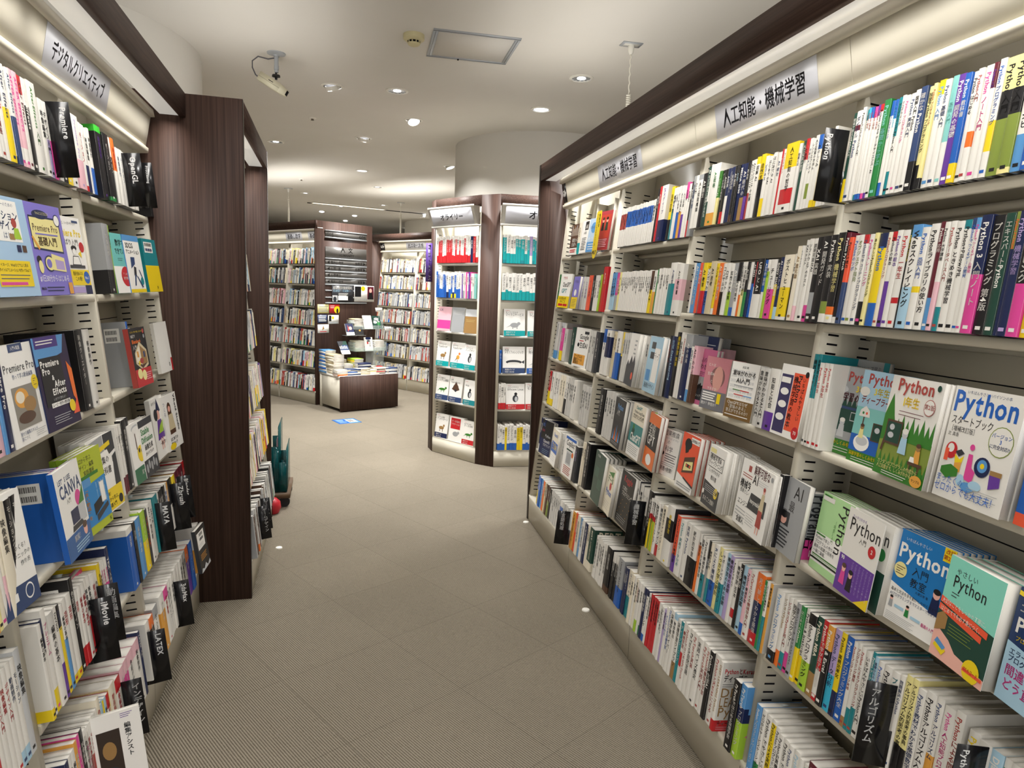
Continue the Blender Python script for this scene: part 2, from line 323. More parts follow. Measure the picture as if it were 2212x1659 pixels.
# ------------------------------------------------------------------ measured book data
ROWS = [
('R', 1.827, -0.025, 180, [
(-16692, 127, 234, 'D.bY26', '現場で使えるPython入門', 'W', ''),
(-16560, 199, 236, 'W.mM78-84', 'ダイテル Python', 'n', 'white book with maroon band, second from the left, top shelf, nearest right bay'),
(-16355, 126, 241, 'W', 'Pythonプログラミング入門', 'K', ''),
(-16223, 74, 233, 'W.bT6.tT12', 'ゼロから Python', 'K', ''),
(-16144, 91, 235, 'W.bB6.tQ12', 'Python 1年生', 'r', ''),
(-16047, 100, 234, 'W.bB6.tB12', 'Python 2年生', 'r', ''),
(-15941, 99, 233, 'W.bP6.tP12', 'Python 3年生', 'r', ''),
(-15836, 108, 235, 'W.bV6.tV12', 'Python 3年生', 'r', ''),
(-15722, 130, 233, 'W.tR8', 'Python による データサイエンス・AI', 'K', 'white book with red top, ninth from the left, top shelf, nearest right bay'),
(-15585, 218, 240, 'G', 'Python 基礎から学ぶ', 't', 'green book with mint lettering, tenth from the left, top shelf, nearest right bay'),
(-15361, 109, 233, 'W.bB14.tB16', 'Pythonプログラミング', 'B', ''),
(-15246, 104, 233, 'W.tB20', 'みんなのPython', 'Q', ''),
(-15136, 128, 235, 'W.bT24.tT40', 'プログラミング Python 入門', 'K', 'white book with teal foot, thirteenth from the left, top shelf, nearest right bay'),
(-15002, 114, 236, 'W.tW8', 'プログラミング', 'K', 'thin white book with white top, fourteenth from the left, top shelf, nearest right bay'),
(-14882, 131, 233, 'W', 'Python プログラミング', 'P', 'white book with magenta lettering, fifteenth from the left, top shelf, nearest right bay'),
(-14746, 165, 234, 'W', 'Python 実践入門', 'n', 'white book with slate blue lettering, sixteenth from the left, top shelf, nearest right bay'),
(-14575, 149, 237, 'W', '図解入門 Python', 'K', 'white book with black lettering, seventeenth from the left, top shelf, nearest right bay'),
(-14420, 196, 240, 'K.tn72', '確かな Python', 'W', 'black book with slate blue top, eighteenth from the left, top shelf, nearest right bay'),
(-14218, 152, 236, 'K.ty76', '独習Python プログラミング', 'K', 'black book with pale yellow top, nineteenth from the left, top shelf, nearest right bay'),
(-14060, 107, 238, 'K.ty90', 'Python プログラミング', 'r', 'thin black book with pale yellow top, twentieth from the left, top shelf, nearest right bay'),
(-13948, 188, 242, 'W.tY14', 'Python 入門', 'b', 'white book with yellow top, twenty-first from the left, top shelf, nearest right bay'),
(-13754, 170, 238, 'W', 'Python 基礎入門', 'n', 'white book with slate blue lettering, twenty-second from the left, top shelf, nearest right bay'),
(-13578, 166, 241, 'W.tt60', 'Python 基礎入門', 't', 'white book with mint top, twenty-third from the left, top shelf, nearest right bay'),
(-13406, 201, 239, 'V', 'Python 開発の基礎', 'I', 'purple book with white lettering, twenty-fourth from the left, top shelf, nearest right bay'),
(-13200, 170, 235, 'B.bY18', 'Python 教科書', 'I', 'blue book with yellow foot, twenty-fifth from the left, top shelf, nearest right bay'),
(-13023, 142, 234, 'W', 'Python はじめる', 'K', 'white book with black lettering, twenty-sixth from the left, top shelf, nearest right bay'),
(-12875, 149, 235, 'W.mO30-44', 'Python入門', 'r', 'white book with orange band, twenty-seventh from the left, top shelf, nearest right bay'),
(-12721, 197, 237, 'W', 'Python ノート入門', 'P', 'white book with magenta lettering, twenty-eighth from the left, top shelf, nearest right bay'),
(-12517, 105, 237, 'W.tM22', 'Python入門', 'V', 'thin white book with maroon top, twenty-ninth from the left, top shelf, nearest right bay'),
(-12406, 158, 241, 'W.mY22-48', 'Python プログラミング', 'B', 'white book with yellow band, thirtieth from the left, top shelf, nearest right bay'),
(-12243, 280, 238, 'Z.tK52.ty28', 'Python入門', 'K', 'moss green book with black top, thirty-first from the left, top shelf, nearest right bay'),
(-11957, 269, 236, 'Z.tK50.ty28.by5', 'Python入門', 'K', 'moss green book with black top, thirty-second from the left, top shelf, nearest right bay'),
(-11681, 235, 243, 'b.tW70.tn12', 'Python 実践レシピ', 'K', 'mid blue book with white top, thirty-third from the left, top shelf, nearest right bay'),
(-11440, 231, 241, 'B', 'Python 機械学習', 'W', 'blue book with white lettering, thirty-fourth from the left, top shelf, nearest right bay'),
(-11204, 185, 241, 'N', 'Python 大全', 'W', '')]),
('R', 1.5, -0.04, 180, [
(-16475, 254, 235, 'K.mZ10-24.bW10', 'Python 実装', 'W', 'black book with moss green band, first from the left, second shelf, nearest right bay'),
(-16215, 275, 239, 'K.bW9.mO9-18', 'Python 機械学習', 'y', 'black book with white foot, second from the left, second shelf, nearest right bay'),
(-15934, 158, 238, 'K.tM14.bW7', 'Python PyTorch', 'W', 'black book with maroon top, third from the left, second shelf, nearest right bay'),
(-15770, 151, 224, 'n.tF52', 'Pythonの教本', 'K', 'slate blue book with vermilion top, fourth from the left, second shelf, nearest right bay'),
(-15613, 175, 228, 'W', 'Pythonのツボ', 'B', 'white book with blue lettering, fifth from the left, second shelf, nearest right bay'),
(-15432, 184, 228, 'W', 'オブジェクト指向', 'Z', 'white book with moss green lettering, sixth from the left, second shelf, nearest right bay'),
(-15242, 172, 227, 'W.tR10', 'Pythonセキュリティプログラミング', 'n', 'white book with red top, seventh from the left, second shelf, nearest right bay'),
(-15064, 176, 227, 'K.tW74', 'Pythonトレーニング', 'P', 'black book with white top, eighth from the left, second shelf, nearest right bay'),
(-14882, 132, 229, 'y', 'あたらしいPythonプログラミング', 'K', 'pale yellow book with black lettering, ninth from the left, second shelf, nearest right bay'),
(-14743, 264, 227, 'B.tY75.tN16', 'Python', 'B', 'blue book with yellow top, tenth from the left, second shelf, nearest right bay'),
(-14473, 134, 228, 'C', 'Pythonプログラミング', 'r', 'cream book with brick red lettering, eleventh from the left, second shelf, nearest right bay'),
(-14333, 151, 228, 'V.tW52.tR10', 'Pythonの絵本', 'K', 'purple book with white top, twelfth from the left, second shelf, nearest right bay'),
(-14176, 163, 230, 'W', 'Pythonの絵本', 'V', 'white book with purple lettering, thirteenth from the left, second shelf, nearest right bay'),
(-14008, 214, 229, 'W.mR25-31', 'Python 一年生', 'R', 'white book with red band, fourteenth from the left, second shelf, nearest right bay'),
(-13788, 80, 229, 'K.tD10', 'Python スクレイピング', 'Y', ''),
(-13702, 289, 238, 'L.mW40-90.tb12', 'Webスクレイピング', 'K', 'pale blue book with white band, sixteenth from the left, second shelf, nearest right bay'),
(-13407, 205, 230, 'W.mY36-42', 'Python 1回入門', 'B', 'white book with yellow band, seventeenth from the left, second shelf, nearest right bay'),
(-13196, 232, 236, 'W', 'Pythonライブラリの使い方', 'K', 'white book with black lettering, eighteenth from the left, second shelf, nearest right bay'),
(-12958, 133, 239, 'b.tM70', 'Python 応用', 'W', 'mid blue book with maroon top, nineteenth from the left, second shelf, nearest right bay'),
(-12819, 130, 237, 'p.tW55', 'Python 大学講座', 'K', 'pale pink book with white top, twentieth from the left, second shelf, nearest right bay'),
(-12683, 144, 238, 'T.tW78', 'Pythonデータベース入門', 'r', 'teal book with white top, twenty-first from the left, second shelf, nearest right bay'),
(-12533, 195, 236, 'W', 'Python ときめき機械学習', 'K', 'white book with black lettering, twenty-second from the left, second shelf, nearest right bay'),
(-12333, 181, 237, 'W.tT8', 'Python+Pillow/PIL', 'K', 'white book with teal top, twenty-third from the left, second shelf, nearest right bay'),
(-12146, 125, 239, 'W.tn10', 'Pythonでつくるゲーム開発', 'B', 'white book with slate blue top, twenty-fourth from the left, second shelf, nearest right bay'),
(-12015, 114, 238, 'W.tb10', 'Pythonでつくるゲーム開発', 'P', 'thin white book with mid blue top, twenty-fifth from the left, second shelf, nearest right bay'),
(-11895, 253, 242, 'P.tN50', 'Python 3 入門ノート', 'W', 'magenta book with navy top, twenty-sixth from the left, second shelf, nearest right bay'),
(-11636, 249, 239, 'K', 'プログラミング 第4版', 'W', 'black book with white lettering, twenty-seventh from the left, second shelf, nearest right bay'),
(-11381, 202, 241, 'D', 'エキスパートPython', 'W', 'dark green book with white lettering, twenty-eighth from the left, second shelf, nearest right bay'),
(-11173, 101, 242, 'N.tZ30', 'Python PYTHON', 'F', 'thin navy book with moss green top, twenty-ninth from the left, second shelf, nearest right bay'),
(-11067, 200, 242, 'N', 'Python 機械学習', 'v', 'navy book with lilac lettering, thirtieth from the left, second shelf, nearest right bay'),
(-10860, 246, 242, 'P.tK58', 'スクレイピング', 'W', 'magenta book with black top, thirty-first from the left, second shelf, nearest right bay'),
(-10608, 198, 244, 'Y.tE50.tg22', 'クローリング', 'W', 'yellow book with brown top, thirty-second from the left, second shelf, nearest right bay'),
(-10404, 219, 242, 'N', 'Python 実践', 'W', '')]),
('R', 0.531, -0.02, 150, [
(-16350, 322, 210, 'W.bK16', 'Python プログラミング', 'b', 'white book with black foot, first from the left, fifth shelf, nearest right bay'),
(-16021, 170, 211, 'W.bO22', 'ビジネスPython', 'A', ''),
(-15846, 177, 208, 'W.bT24', 'ビジネスPython超入門', 'r', 'white book with teal foot, third from the left, fifth shelf, nearest right bay'),
(-15663, 213, 211, 'W.bP28', '独学プログラマー', 'K', 'white book with magenta foot, fourth from the left, fifth shelf, nearest right bay'),
(-15445, 189, 211, 'S', '独学コンピューターサイエンティスト', 'K', 'grey book with black lettering, fifth from the left, fifth shelf, nearest right bay'),
(-15250, 156, 212, 'Y.tG55', 'はじめてのPython', 'W', 'yellow book with green top, sixth from the left, fifth shelf, nearest right bay'),
(-15088, 182, 211, 'Y.tW62', 'Python & JavaScript', 'K', 'yellow book with white top, seventh from the left, fifth shelf, nearest right bay'),
(-14900, 295, 209, 'g.tW62.tK14', 'Pythonプログラミング', 'K', 'lime book with white top, eighth from the left, fifth shelf, nearest right bay'),
(-14599, 234, 215, 'A.tD70', 'Python MBA', 'C', 'tan book with dark green top, ninth from the left, fifth shelf, nearest right bay'),
(-14359, 193, 216, 'W.tR62.bR8', 'Pythonで学び直す高校数学', 'W', 'white book with red top, tenth from the left, fifth shelf, nearest right bay'),
(-14160, 222, 213, 'K.to30', 'Python & Excel', 'W', 'black book with amber top, eleventh from the left, fifth shelf, nearest right bay'),
(-13931, 225, 215, 'Q.tv55', 'Python データ分析', 'n', 'sky blue book with lilac top, twelfth from the left, fifth shelf, nearest right bay'),
(-13701, 171, 217, 'N.tY70', 'Python 業務効率化', 'K', 'navy book with yellow top, thirteenth from the left, fifth shelf, nearest right bay'),
(-13523, 253, 218, 'B', 'Python プログラミング大全', 'W', 'blue book with white lettering, fourteenth from the left, fifth shelf, nearest right bay'),
(-13264, 125, 216, 'W.bA12', 'Pythonプログラミング実践', 'r', 'white book with tan foot, fifteenth from the left, fifth shelf, nearest right bay'),
(-13134, 130, 219, 'W.bT25', 'プログラミング講座', 'r', 'white book with teal foot, sixteenth from the left, fifth shelf, nearest right bay'),
(-12997, 143, 217, 'W.bT30', 'Python によるプログラミング', 'r', 'white book with teal foot, seventeenth from the left, fifth shelf, nearest right bay'),
(-12849, 176, 215, 'W', 'いちばんやさしいPython入門', 'K', 'white book with black lettering, eighteenth from the left, fifth shelf, nearest right bay'),
(-12666, 116, 222, 'T', 'Python データサイエンス', 'W', 'teal book with white lettering, nineteenth from the left, fifth shelf, nearest right bay'),
(-12545, 114, 217, 'L', '基礎からの Python', 'n', 'thin pale blue book, twentieth from the left, fifth shelf, nearest right bay'),
(-12425, 167, 214, 'W', 'Python によるアルゴリズム', 'B', 'white book with blue lettering, twenty-first from the left, fifth shelf, nearest right bay'),
(-12252, 230, 214, 'W', 'Python 基礎', 'K', 'white book with black lettering, twenty-second from the left, fifth shelf, nearest right bay'),
(-12015, 224, 214, 'W', 'プログラミング入門', 'T', 'white book with teal lettering, twenty-third from the left, fifth shelf, nearest right bay'),
(-11785, 135, 218, 'W', '問題解決のPython', 'n', 'white book with slate blue lettering, twenty-fourth from the left, fifth shelf, nearest right bay'),
(-11644, 188, 226, 'K.ty70', 'アルゴリズム的思考の事典', 'K', 'black book with pale yellow top, twenty-fifth from the left, fifth shelf, nearest right bay'),
(-11450, 159, 229, 'K.ty70', 'アルゴリズム的思考の事典', 'K', 'black book with pale yellow top, twenty-sixth from the left, fifth shelf, nearest right bay'),
(-11285, 203, 217, 'W', 'Python教材でわかる基礎数学', 'n', 'white book with slate blue lettering, twenty-seventh from the left, fifth shelf, nearest right bay'),
(-11075, 255, 224, 'W', 'Pythonアルゴリズム入門', 'K', 'white book with black lettering, twenty-eighth from the left, fifth shelf, nearest right bay'),
(-10815, 179, 227, 'o.tW55', 'Python アルゴリズム', 'n', 'amber book with white top, twenty-ninth from the left, fifth shelf, nearest right bay'),
(-10629, 266, 220, 'W', 'Python 人工知能プログラミング', 'P', 'white book with magenta lettering, thirtieth from the left, fifth shelf, nearest right bay'),
(-10357, 215, 227, 'W', 'Pythonによる問題解決', 'r', 'white book with brick red lettering, thirty-first from the left, fifth shelf, nearest right bay')]),
('R', 0.531, -0.015, 150, [
(-10083, 246, 204, 'D.tW30', 'Python 演習', 'Y', 'dark green book with white top, thirty-second from the left, fifth shelf, nearest right bay'),
(-9831, 261, 199, 'W', 'Python 基礎', 'n', 'white book with slate blue lettering, thirty-third from the left, fifth shelf, nearest right bay'),
(-9564, 251, 199, 'P.tL35', 'Django 開発', 'W', ''),
(-9308, 152, 199, 'G.tW10', 'Python', 'g', ''),
(-9149, 149, 200, 'G.tW40', 'Django', 'W', ''),
(-8995, 209, 195, 'g', 'Python Web開発', 'J', '')]),
('R', 0.178, -0.02, 150, [
(-16340, 237, 214, 'b', 'Pythonプログラミングパーフェクト', 'W', 'mid blue book with white lettering, first from the left, bottom shelf, nearest right bay'),
(-16096, 207, 213, 'W.bG24', 'ゼロからサービスケーション', 'K', ''),
(-15883, 239, 210, 'W.bR20', 'Python でやさしい', 'K', ''),
(-15638, 221, 211, 'Y.tW5', 'Pythonによる実務', 'K', ''),
(-15411, 205, 205, 'W', 'Pythonプログラミング 第6版', 'K', ''),
(-15200, 200, 198, 'W', 'Python計算機科学', 'K', ''),
(-14994, 218, 197, 'W', 'Python ではじめる', 'K', ''),
(-14770, 213, 196, 'W', 'Python と理論の統計', 'n', ''),
(-14551, 240, 196, 'W', 'Python 言語 応用', 'L', ''),
(-14305, 161, 191, 'K.tW60', 'Python 分析', 'W', ''),
(-14138, 178, 188, 'W', 'Python データ処理', 'T', ''),
(-13954, 313, 207, 'K.tM50', '基礎テキスト Python', 'W', ''),
(-13635, 377, 191, 'K.tM20', 'Python 統計', 'W', ''),
(-13251, 271, 191, 'W', 'Python 入門', 'n', '')]),
('R', 1.826, -0.03, 148, [
(-25372, 202, 206, 'W', 'AI入門', 'K', ''),
(-25164, 328, 205, 'W.tS10', '人工知能概論', 'K', ''),
(-24831, 302, 205, 'K', 'AI 新生', 'W', ''),
(-24523, 260, 226, 'D', 'AI をビジネスに実装する方法', 'W', ''),
(-24257, 116, 229, 'D.tW60', 'AI をビジネスに', 'W', ''),
(-24135, 589, 226, 'W.bo20', 'AI戦略', 'G', 'thick white book with amber foot, sixth from the left, top shelf, second right bay'),
(-23540, 176, 193, 'y.tJ50', 'ビジネスAI', 'W', ''),
(-23358, 149, 194, 'K', 'データ分析の教科書', 'W', ''),
(-23203, 195, 194, 'K.bR22', 'AI白書', 'W', ''),
(-23003, 184, 194, 'W.tN50', 'AI実装', 'W', ''),
(-22813, 150, 193, 'N', 'ビジネスモデル', 'W', ''),
(-22657, 179, 193, 'N', '深層学習', 'W', ''),
(-22472, 184, 194, 'K.bE12', 'AI 経営', 'W', ''),
(-22282, 114, 193, 'K', 'AI 技術', 'L', ''),
(-22163, 216, 194, 'N', 'MEDIA 2030', 'W', ''),
(-21941, 283, 193, 'A.tN60', 'AI 時代の', 'W', ''),
(-21652, 143, 196, 'V.tK60', 'AI 倫理', 'W', ''),
(-21503, 197, 195, 'r.tW55', 'AIエンジニア', 'K', ''),
(-21300, 193, 194, 'W', 'AIエンジニアの仕事', 'K', ''),
(-21100, 210, 199, 'W.tY12', '図解 AI', 'K', ''),
(-20884, 259, 204, 'K.tY40', '自然言語処理', 'K', ''),
(-20619, 182, 194, 'Y.tW70', 'ビジネス', 'K', ''),
(-20431, 179, 190, 'W', 'はじめてのAI', 'K', ''),
(-20246, 95, 193, 'W', 'データサイエンス', 'K', ''),
(-20145, 181, 196, 'W', 'はじめての AI', 'K', ''),
(-19958, 196, 194, 'W', 'AI 統計', 'n', ''),
(-19756, 85, 200, 'R', 'AI に勝つ', 'W', ''),
(-19666, 126, 198, 'W', 'プレステマシン', 'R', ''),
(-19534, 620, 210, 'W.tY36.mR12-34', '人工知能の哲学', 'K', 'thick white book with yellow top, twenty-ninth from the left, top shelf, second right bay'),
(-18872, 133, 199, 'W', '知能とは', 'K', ''),
(-18733, 158, 204, 'D', '人工知能の哲学', 'W', ''),
(-18569, 134, 207, 'W.tR30', 'AI 現場力', 'K', ''),
(-18428, 148, 205, 'W', 'マネジメント', 'n', ''),
(-18274, 151, 200, 'W.mZ14-36', 'レンジエフリティ', 'K', ''),
(-18117, 149, 207, 'W', '人工知能のきほん', 'K', ''),
(-17962, 172, 205, 'W.tB20.bY10', 'AIのしくみ', 'K', ''),
(-17784, 124, 204, 'Y.tW12', 'AI 図鑑', 'K', ''),
(-17654, 181, 200, 'W', '機械学習', 'K', ''),
(-17467, 139, 198, 'W', '機械学習 図解', 'n', ''),
(-17322, 113, 215, 'W', 'データ分析', 'K', '')]),
('R', 1.498, -0.035, 130, [
(-24329, 143, 190, 'W', 'AI 入門', 'n', ''),
(-24181, 287, 189, 'b', 'AIに負けない仕事', 'W', ''),
(-23888, 218, 189, 'F', 'AI 社会', 'W', ''),
(-23663, 127, 187, 'T', 'AI 経済', 'W', ''),
(-23530, 299, 187, 'R.tY55', 'AI 教育', 'K', ''),
(-23226, 250, 187, 'B.tW55.tY12', 'マンガでわかるAI', 'K', ''),
(-22970, 385, 191, 'a', 'AI 思考', 'K', ''),
(-22579, 189, 182, 'Y.bW12', 'シンギュラリティ', 'K', ''),
(-22384, 226, 183, 'O', 'AI 時代の働き方', 'W', ''),
(-22153, 291, 181, 'K.tW55', 'コンサルティング', 'K', ''),
(-21855, 239, 181, 'W', 'ロボット', 'K', ''),
(-21611, 234, 179, 'g.tW55', '知性の大冒険', 'K', ''),
(-21371, 273, 180, 'S.bB16', 'AI 兵器', 'W', ''),
(-21092, 210, 181, 'W.tK35', '人工知能の可能性', 'K', ''),
(-20876, 136, 181, 'O.tW60', '人工知能の見る夢は', 'K', ''),
(-20734, 203, 181, 'y.tW50', 'いま知能を語る', 'K', ''),
(-20525, 145, 181, 'G.tK55', 'AI 医療', 'W', ''),
(-20374, 150, 179, 'N.tW50', 'AI 人間', 'W', ''),
(-20218, 161, 182, 'B.tK40', 'AI 2041', 'W', ''),
(-20051, 100, 179, 'W.tR45', 'AI 世界', 'W', ''),
(-19945, 375, 188, 'W.tK60', 'UFO と AI', 'W', 'white book with black top, twenty-first from the left, second shelf, second right bay'),
(-19564, 183, 183, 'W.tB55', 'AI革命 開発', 'W', ''),
(-19375, 137, 183, 'g.tW20', '脳とAI', 'K', ''),
(-19232, 310, 183, 'P.tW50', 'チューリング', 'K', 'magenta book with white top, twenty-fourth from the left, second shelf, second right bay'),
(-18916, 178, 183, 'Y.tK42', 'BODY SHARING', 'W', ''),
(-18732, 163, 188, 'N.bL20', 'AI コンピュータ', 'W', ''),
(-18562, 454, 194, 'Y.tC50.bW5', 'ポストヒューマン', 'K', 'thick yellow book with cream top, twenty-seventh from the left, second shelf, second right bay'),
(-18103, 104, 196, 'K.tW30', 'AI 哲学', 'K', ''),
(-17992, 206, 217, 'C', 'AI 進化論', 'A', 'cream book with tan lettering, twenty-ninth from the left, second shelf, second right bay'),
(-17780, 101, 217, 'W.bp20', 'ヒューマノイド', 'K', ''),
(-17673, 158, 233, 'W', 'XAI テスト', 'K', ''),
(-17509, 171, 235, 'W', 'ソフトウェアのテスト', 'K', 'white book with black lettering, thirty-second from the left, second shelf, second right bay'),
(-17333, 183, 235, 'P.tW80', '説明可能なAI', 'K', 'magenta book with white top, thirty-third from the left, second shelf, second right bay'),
(-17144, 239, 237, 'K.mS10-35', 'XAI 実践', 'W', 'black book with grey band, thirty-fourth from the left, second shelf, second right bay'),
(-16900, 352, 237, 'K', 'AI 開発ガイド', 'W', 'black book with white lettering, thirty-fifth from the left, second shelf, second right bay')]),
('R', 1.162, -0.02, 160, [
(-25111, 383, 257, 'K', '機械学習 実装', 'Y', ''),
(-24722, 214, 259, 'W', '画像生成AI', 'K', ''),
(-24502, 211, 251, 'W', 'ChatGPT 活用', 'r', ''),
(-24285, 550, 255, 'N.tS20', 'AIの未来', 'W', 'thick navy book with grey top, fourth from the left, third shelf, second right bay'),
(-23730, 199, 211, 'W.bb22', '生成AI 活用', 'n', ''),
(-23525, 250, 216, 'p.bE50', 'AIの わかる', 'K', '')]),
('R', 0.528, -0.02, 150, [
(-25092, 120, 208, 'Y.tR40.tW30', '機械学習のための数学', 'K', ''),
(-24966, 119, 211, 'Z.tR40.tW30', '機械学習のための確率', 'K', ''),
(-24841, 118, 212, 'Y.tR42.tW32', '機械学習のための線形', 'K', ''),
(-24717, 117, 211, 'g.tR42.tW32', '機械学習の統計', 'K', ''),
(-24594, 127, 211, 'Y.tR42.tW32', '機械学習の基礎', 'K', ''),
(-24460, 191, 210, 'W', '機械学習スタートアップ', 'K', ''),
(-24263, 285, 209, 'W.bR22', '機械学習デザイン', 'K', ''),
(-23972, 362, 216, 'C', '機械学習デザインパターン', 'K', ''),
(-23604, 620, 229, 'W.mK42-78', '機械学習', 'Y', 'thick white book with black band, ninth from the left, fifth shelf, second right bay'),
(-22759, 322, 216, 'V.tF70', 'Pythonではじめる機械学習', 'K', ''),
(-22432, 388, 212, 'W', 'Python 実践データ分析', 'T', ''),
(-22038, 403, 215, 'W', '実践 Python', 'n', 'white book with slate blue lettering, twelfth from the left, fifth shelf, second right bay'),
(-21629, 620, 215, 'K.tW52', '統計的学習の基礎', 'K', 'thick black book with white top, thirteenth from the left, fifth shelf, second right bay')]),
('R', 0.528, -0.02, 150, [
(-20912, 174, 210, 'O.tW20', '機械学習', 'E', ''),
(-20732, 189, 209, 'W', '図解でわかる機械学習', 'K', ''),
(-20537, 220, 207, 'T.tW60', 'Python機械学習入門', 'K', ''),
(-20311, 199, 207, 'S.tK30', 'データ分析', 'K', ''),
(-20105, 146, 207, 'T.tC60', '機械学習入門', 'K', ''),
(-19954, 324, 210, 'B.tW60', 'Rによる機械学習', 'n', 'blue book with white top, nineteenth from the left, fifth shelf, second right bay'),
(-19623, 268, 211, 'y', 'しっかり学ぶ統計', 'K', ''),
(-19350, 230, 209, 'T.tW52', 'サポートベクトルマシン', 'K', ''),
(-19113, 226, 211, 'L', '機械学習のための基礎', 'K', ''),
(-18882, 221, 212, 'v', '機械学習の基礎', 'K', ''),
(-18655, 158, 209, 'W', 'Kaggleで学んで', 'K', ''),
(-18491, 213, 207, 'W.mR12-26', '機械学習 100本', 'K', ''),
(-18272, 166, 208, 'K', 'Kaggle 実践', 'W', ''),
(-18099, 234, 211, 'L', '機械学習図鑑', 'K', 'pale blue book with black lettering, twenty-seventh from the left, fifth shelf, second right bay'),
(-17860, 174, 208, 'p.bB18', 'Python 機械学習', 'K', ''),
(-17680, 278, 216, 'W', 'PyCaretによる機械学習入門', 'r', 'white book with brick red lettering, twenty-ninth from the left, fifth shelf, second right bay'),
(-17396, 413, 219, 'R.tO45.mN18-60', '見て試してわかる最強', 'W', 'red book with orange top, thirtieth from the left, fifth shelf, second right bay'),
(-16977, 109, 210, 'G', '機械学習 実践', 'W', ''),
(-16862, 120, 212, 'T.tW50', 'よくわかる機械学習', 'K', ''),
(-16736, 131, 212, 'o@w', '機械学習 図解', 'K', '')]),
('R', 0.178, -0.028, 170, [
(-25582, 211, 211, 'C', '深層学習', 'K', ''),
(-25366, 181, 211, 'W', '深層学習', 'K', ''),
(-25178, 179, 209, 'C', '深層学習 第2版', 'K', ''),
(-24993, 151, 209, 'W', '深層学習入門', 'r', ''),
(-24837, 200, 209, 'W.bg24', '画像認識', 'K', ''),
(-24631, 172, 209, 'W', '音声認識', 'K', ''),
(-24453, 145, 210, 'W.bG20', '強化学習', 'K', ''),
(-24302, 242, 211, 'N', '強化学習', 'W', ''),
(-24054, 214, 212, 'W.bB14.tN12', 'ディープラーニング', 'K', ''),
(-23834, 186, 207, 'W', '深層学習教科書', 'K', ''),
(-23642, 160, 214, 'R', '深層学習教科書', 'K', ''),
(-23476, 181, 211, 'R', '深層学習教科書', 'K', ''),
(-23288, 156, 212, 'R', '深層学習教科書', 'K', ''),
(-23126, 177, 212, 'R', '深層学習教科書', 'K', ''),
(-22943, 174, 210, 'W', '深層学習', 'K', ''),
(-22763, 172, 208, 'W', '深層学習の数理', 'K', ''),
(-22585, 148, 210, 'W', 'ディープラーニング', 'K', ''),
(-22431, 146, 208, 'v', '深層学習 画像', 'K', ''),
(-22279, 187, 225, 'W', 'ゼロから作る', 'B', ''),
(-22086, 205, 235, 'W', 'Pythonによる深層学習', 'B', ''),
(-21875, 264, 233, 'W', '深層学習ハイパー', 'K', ''),
(-21605, 218, 235, 'W.tL10', '物体検出', 'K', ''),
(-21381, 254, 224, 'A.tW72', '深層学習ライブラリ', 'K', ''),
(-21121, 210, 226, 'T', 'ディープラーニング', 'W', ''),
(-20906, 225, 236, 'W.mR30-52', '機械学習', 'r', ''),
(-20675, 277, 234, 'W', 'PythonではじめるPyTorch', 'r', ''),
(-20392, 271, 235, 'W', 'PyTorch自然言語', 'K', ''),
(-20115, 265, 236, 'W', 'PyTorch実装', 'r', ''),
(-19845, 346, 235, 'W', '実践ベイズ推定', 'K', 'white book with black lettering, twenty-ninth from the left, bottom shelf, second right bay'),
(-19493, 268, 234, 'W', 'PyTorch実践入門', 'r', 'white book with brick red lettering, thirtieth from the left, bottom shelf, second right bay'),
(-19219, 229, 232, 'W', 'Python深層強化学習', 'r', ''),
(-18985, 240, 232, 'K', 'Python 生成AI', 'W', ''),
(-18738, 377, 236, 'W', 'PythonとKerasによる', 'r', 'white book with brick red lettering, thirty-third from the left, bottom shelf, second right bay'),
(-18355, 196, 233, 'W.bR16', 'DEEP LEARNING Python', 'A', '')]),
('R', 0.178, -0.028, 170, [
(-17465, 343, 225, 'K', 'PyTorchではじめる深層学習', 'W', 'black book with white lettering, thirty-fifth from the left, bottom shelf, second right bay'),
(-17116, 305, 231, 'g.tN50.tb30', 'PyTorch プログラミング', 'W', 'lime book with navy top, thirty-sixth from the left, bottom shelf, second right bay')]),
('R', 1.8, -0.02, 140, [
(-33392, 202, 188, 'W.mr45-85.tW15', '人工知能', 'K', ''),
(-33184, 202, 190, 'W.mr45-85.tW15', 'AI活用', 'K', ''),
(-32976, 202, 191, 'W.mr45-85.tW15', '人工知能入門', 'K', ''),
(-32768, 202, 190, 'W.mr45-85.tW15', 'AI活用', 'K', ''),
(-32560, 179, 191, 'W.mB48-88.tW12', '生成AI', 'K', ''),
(-32375, 179, 190, 'W.mB48-88.tW12', 'データ科学', 'K', ''),
(-32189, 179, 190, 'W.mB48-88.tW12', 'データ科学', 'K', ''),
(-32004, 179, 191, 'W.mB48-88.tW12', '生成AI', 'K', ''),
(-31819, 179, 192, 'W.mB48-88.tW12', '人工知能', 'K', ''),
(-31633, 179, 191, 'W.mB48-88.tW12', '生成AI', 'K', ''),
(-31448, 179, 190, 'W.mB48-88.tW12', 'AIの教科書', 'K', ''),
(-31263, 179, 190, 'W.mB48-88.tW12', '知能と社会', 'K', ''),
(-31077, 179, 191, 'W.mB48-88.tW12', 'AI活用', 'K', ''),
(-30892, 179, 188, 'W.mB48-88.tW12', '知能と社会', 'K', ''),
(-30707, 179, 191, 'W.mB48-88.tW12', '人工知能', 'K', ''),
(-30521, 179, 192, 'W.mB48-88.tW12', 'AIの教科書', 'K', ''),
(-30336, 179, 189, 'W.mB48-88.tW12', 'AI経営', 'K', ''),
(-30151, 179, 192, 'W.mB48-88.tW12', 'AIの教科書', 'K', ''),
(-29966, 179, 191, 'W.mB48-88.tW12', '生成AI', 'K', ''),
(-29780, 179, 190, 'W.mB48-88.tW12', 'AI活用', 'K', ''),
(-29595, 179, 189, 'W.mB48-88.tW12', 'データ科学', 'K', ''),
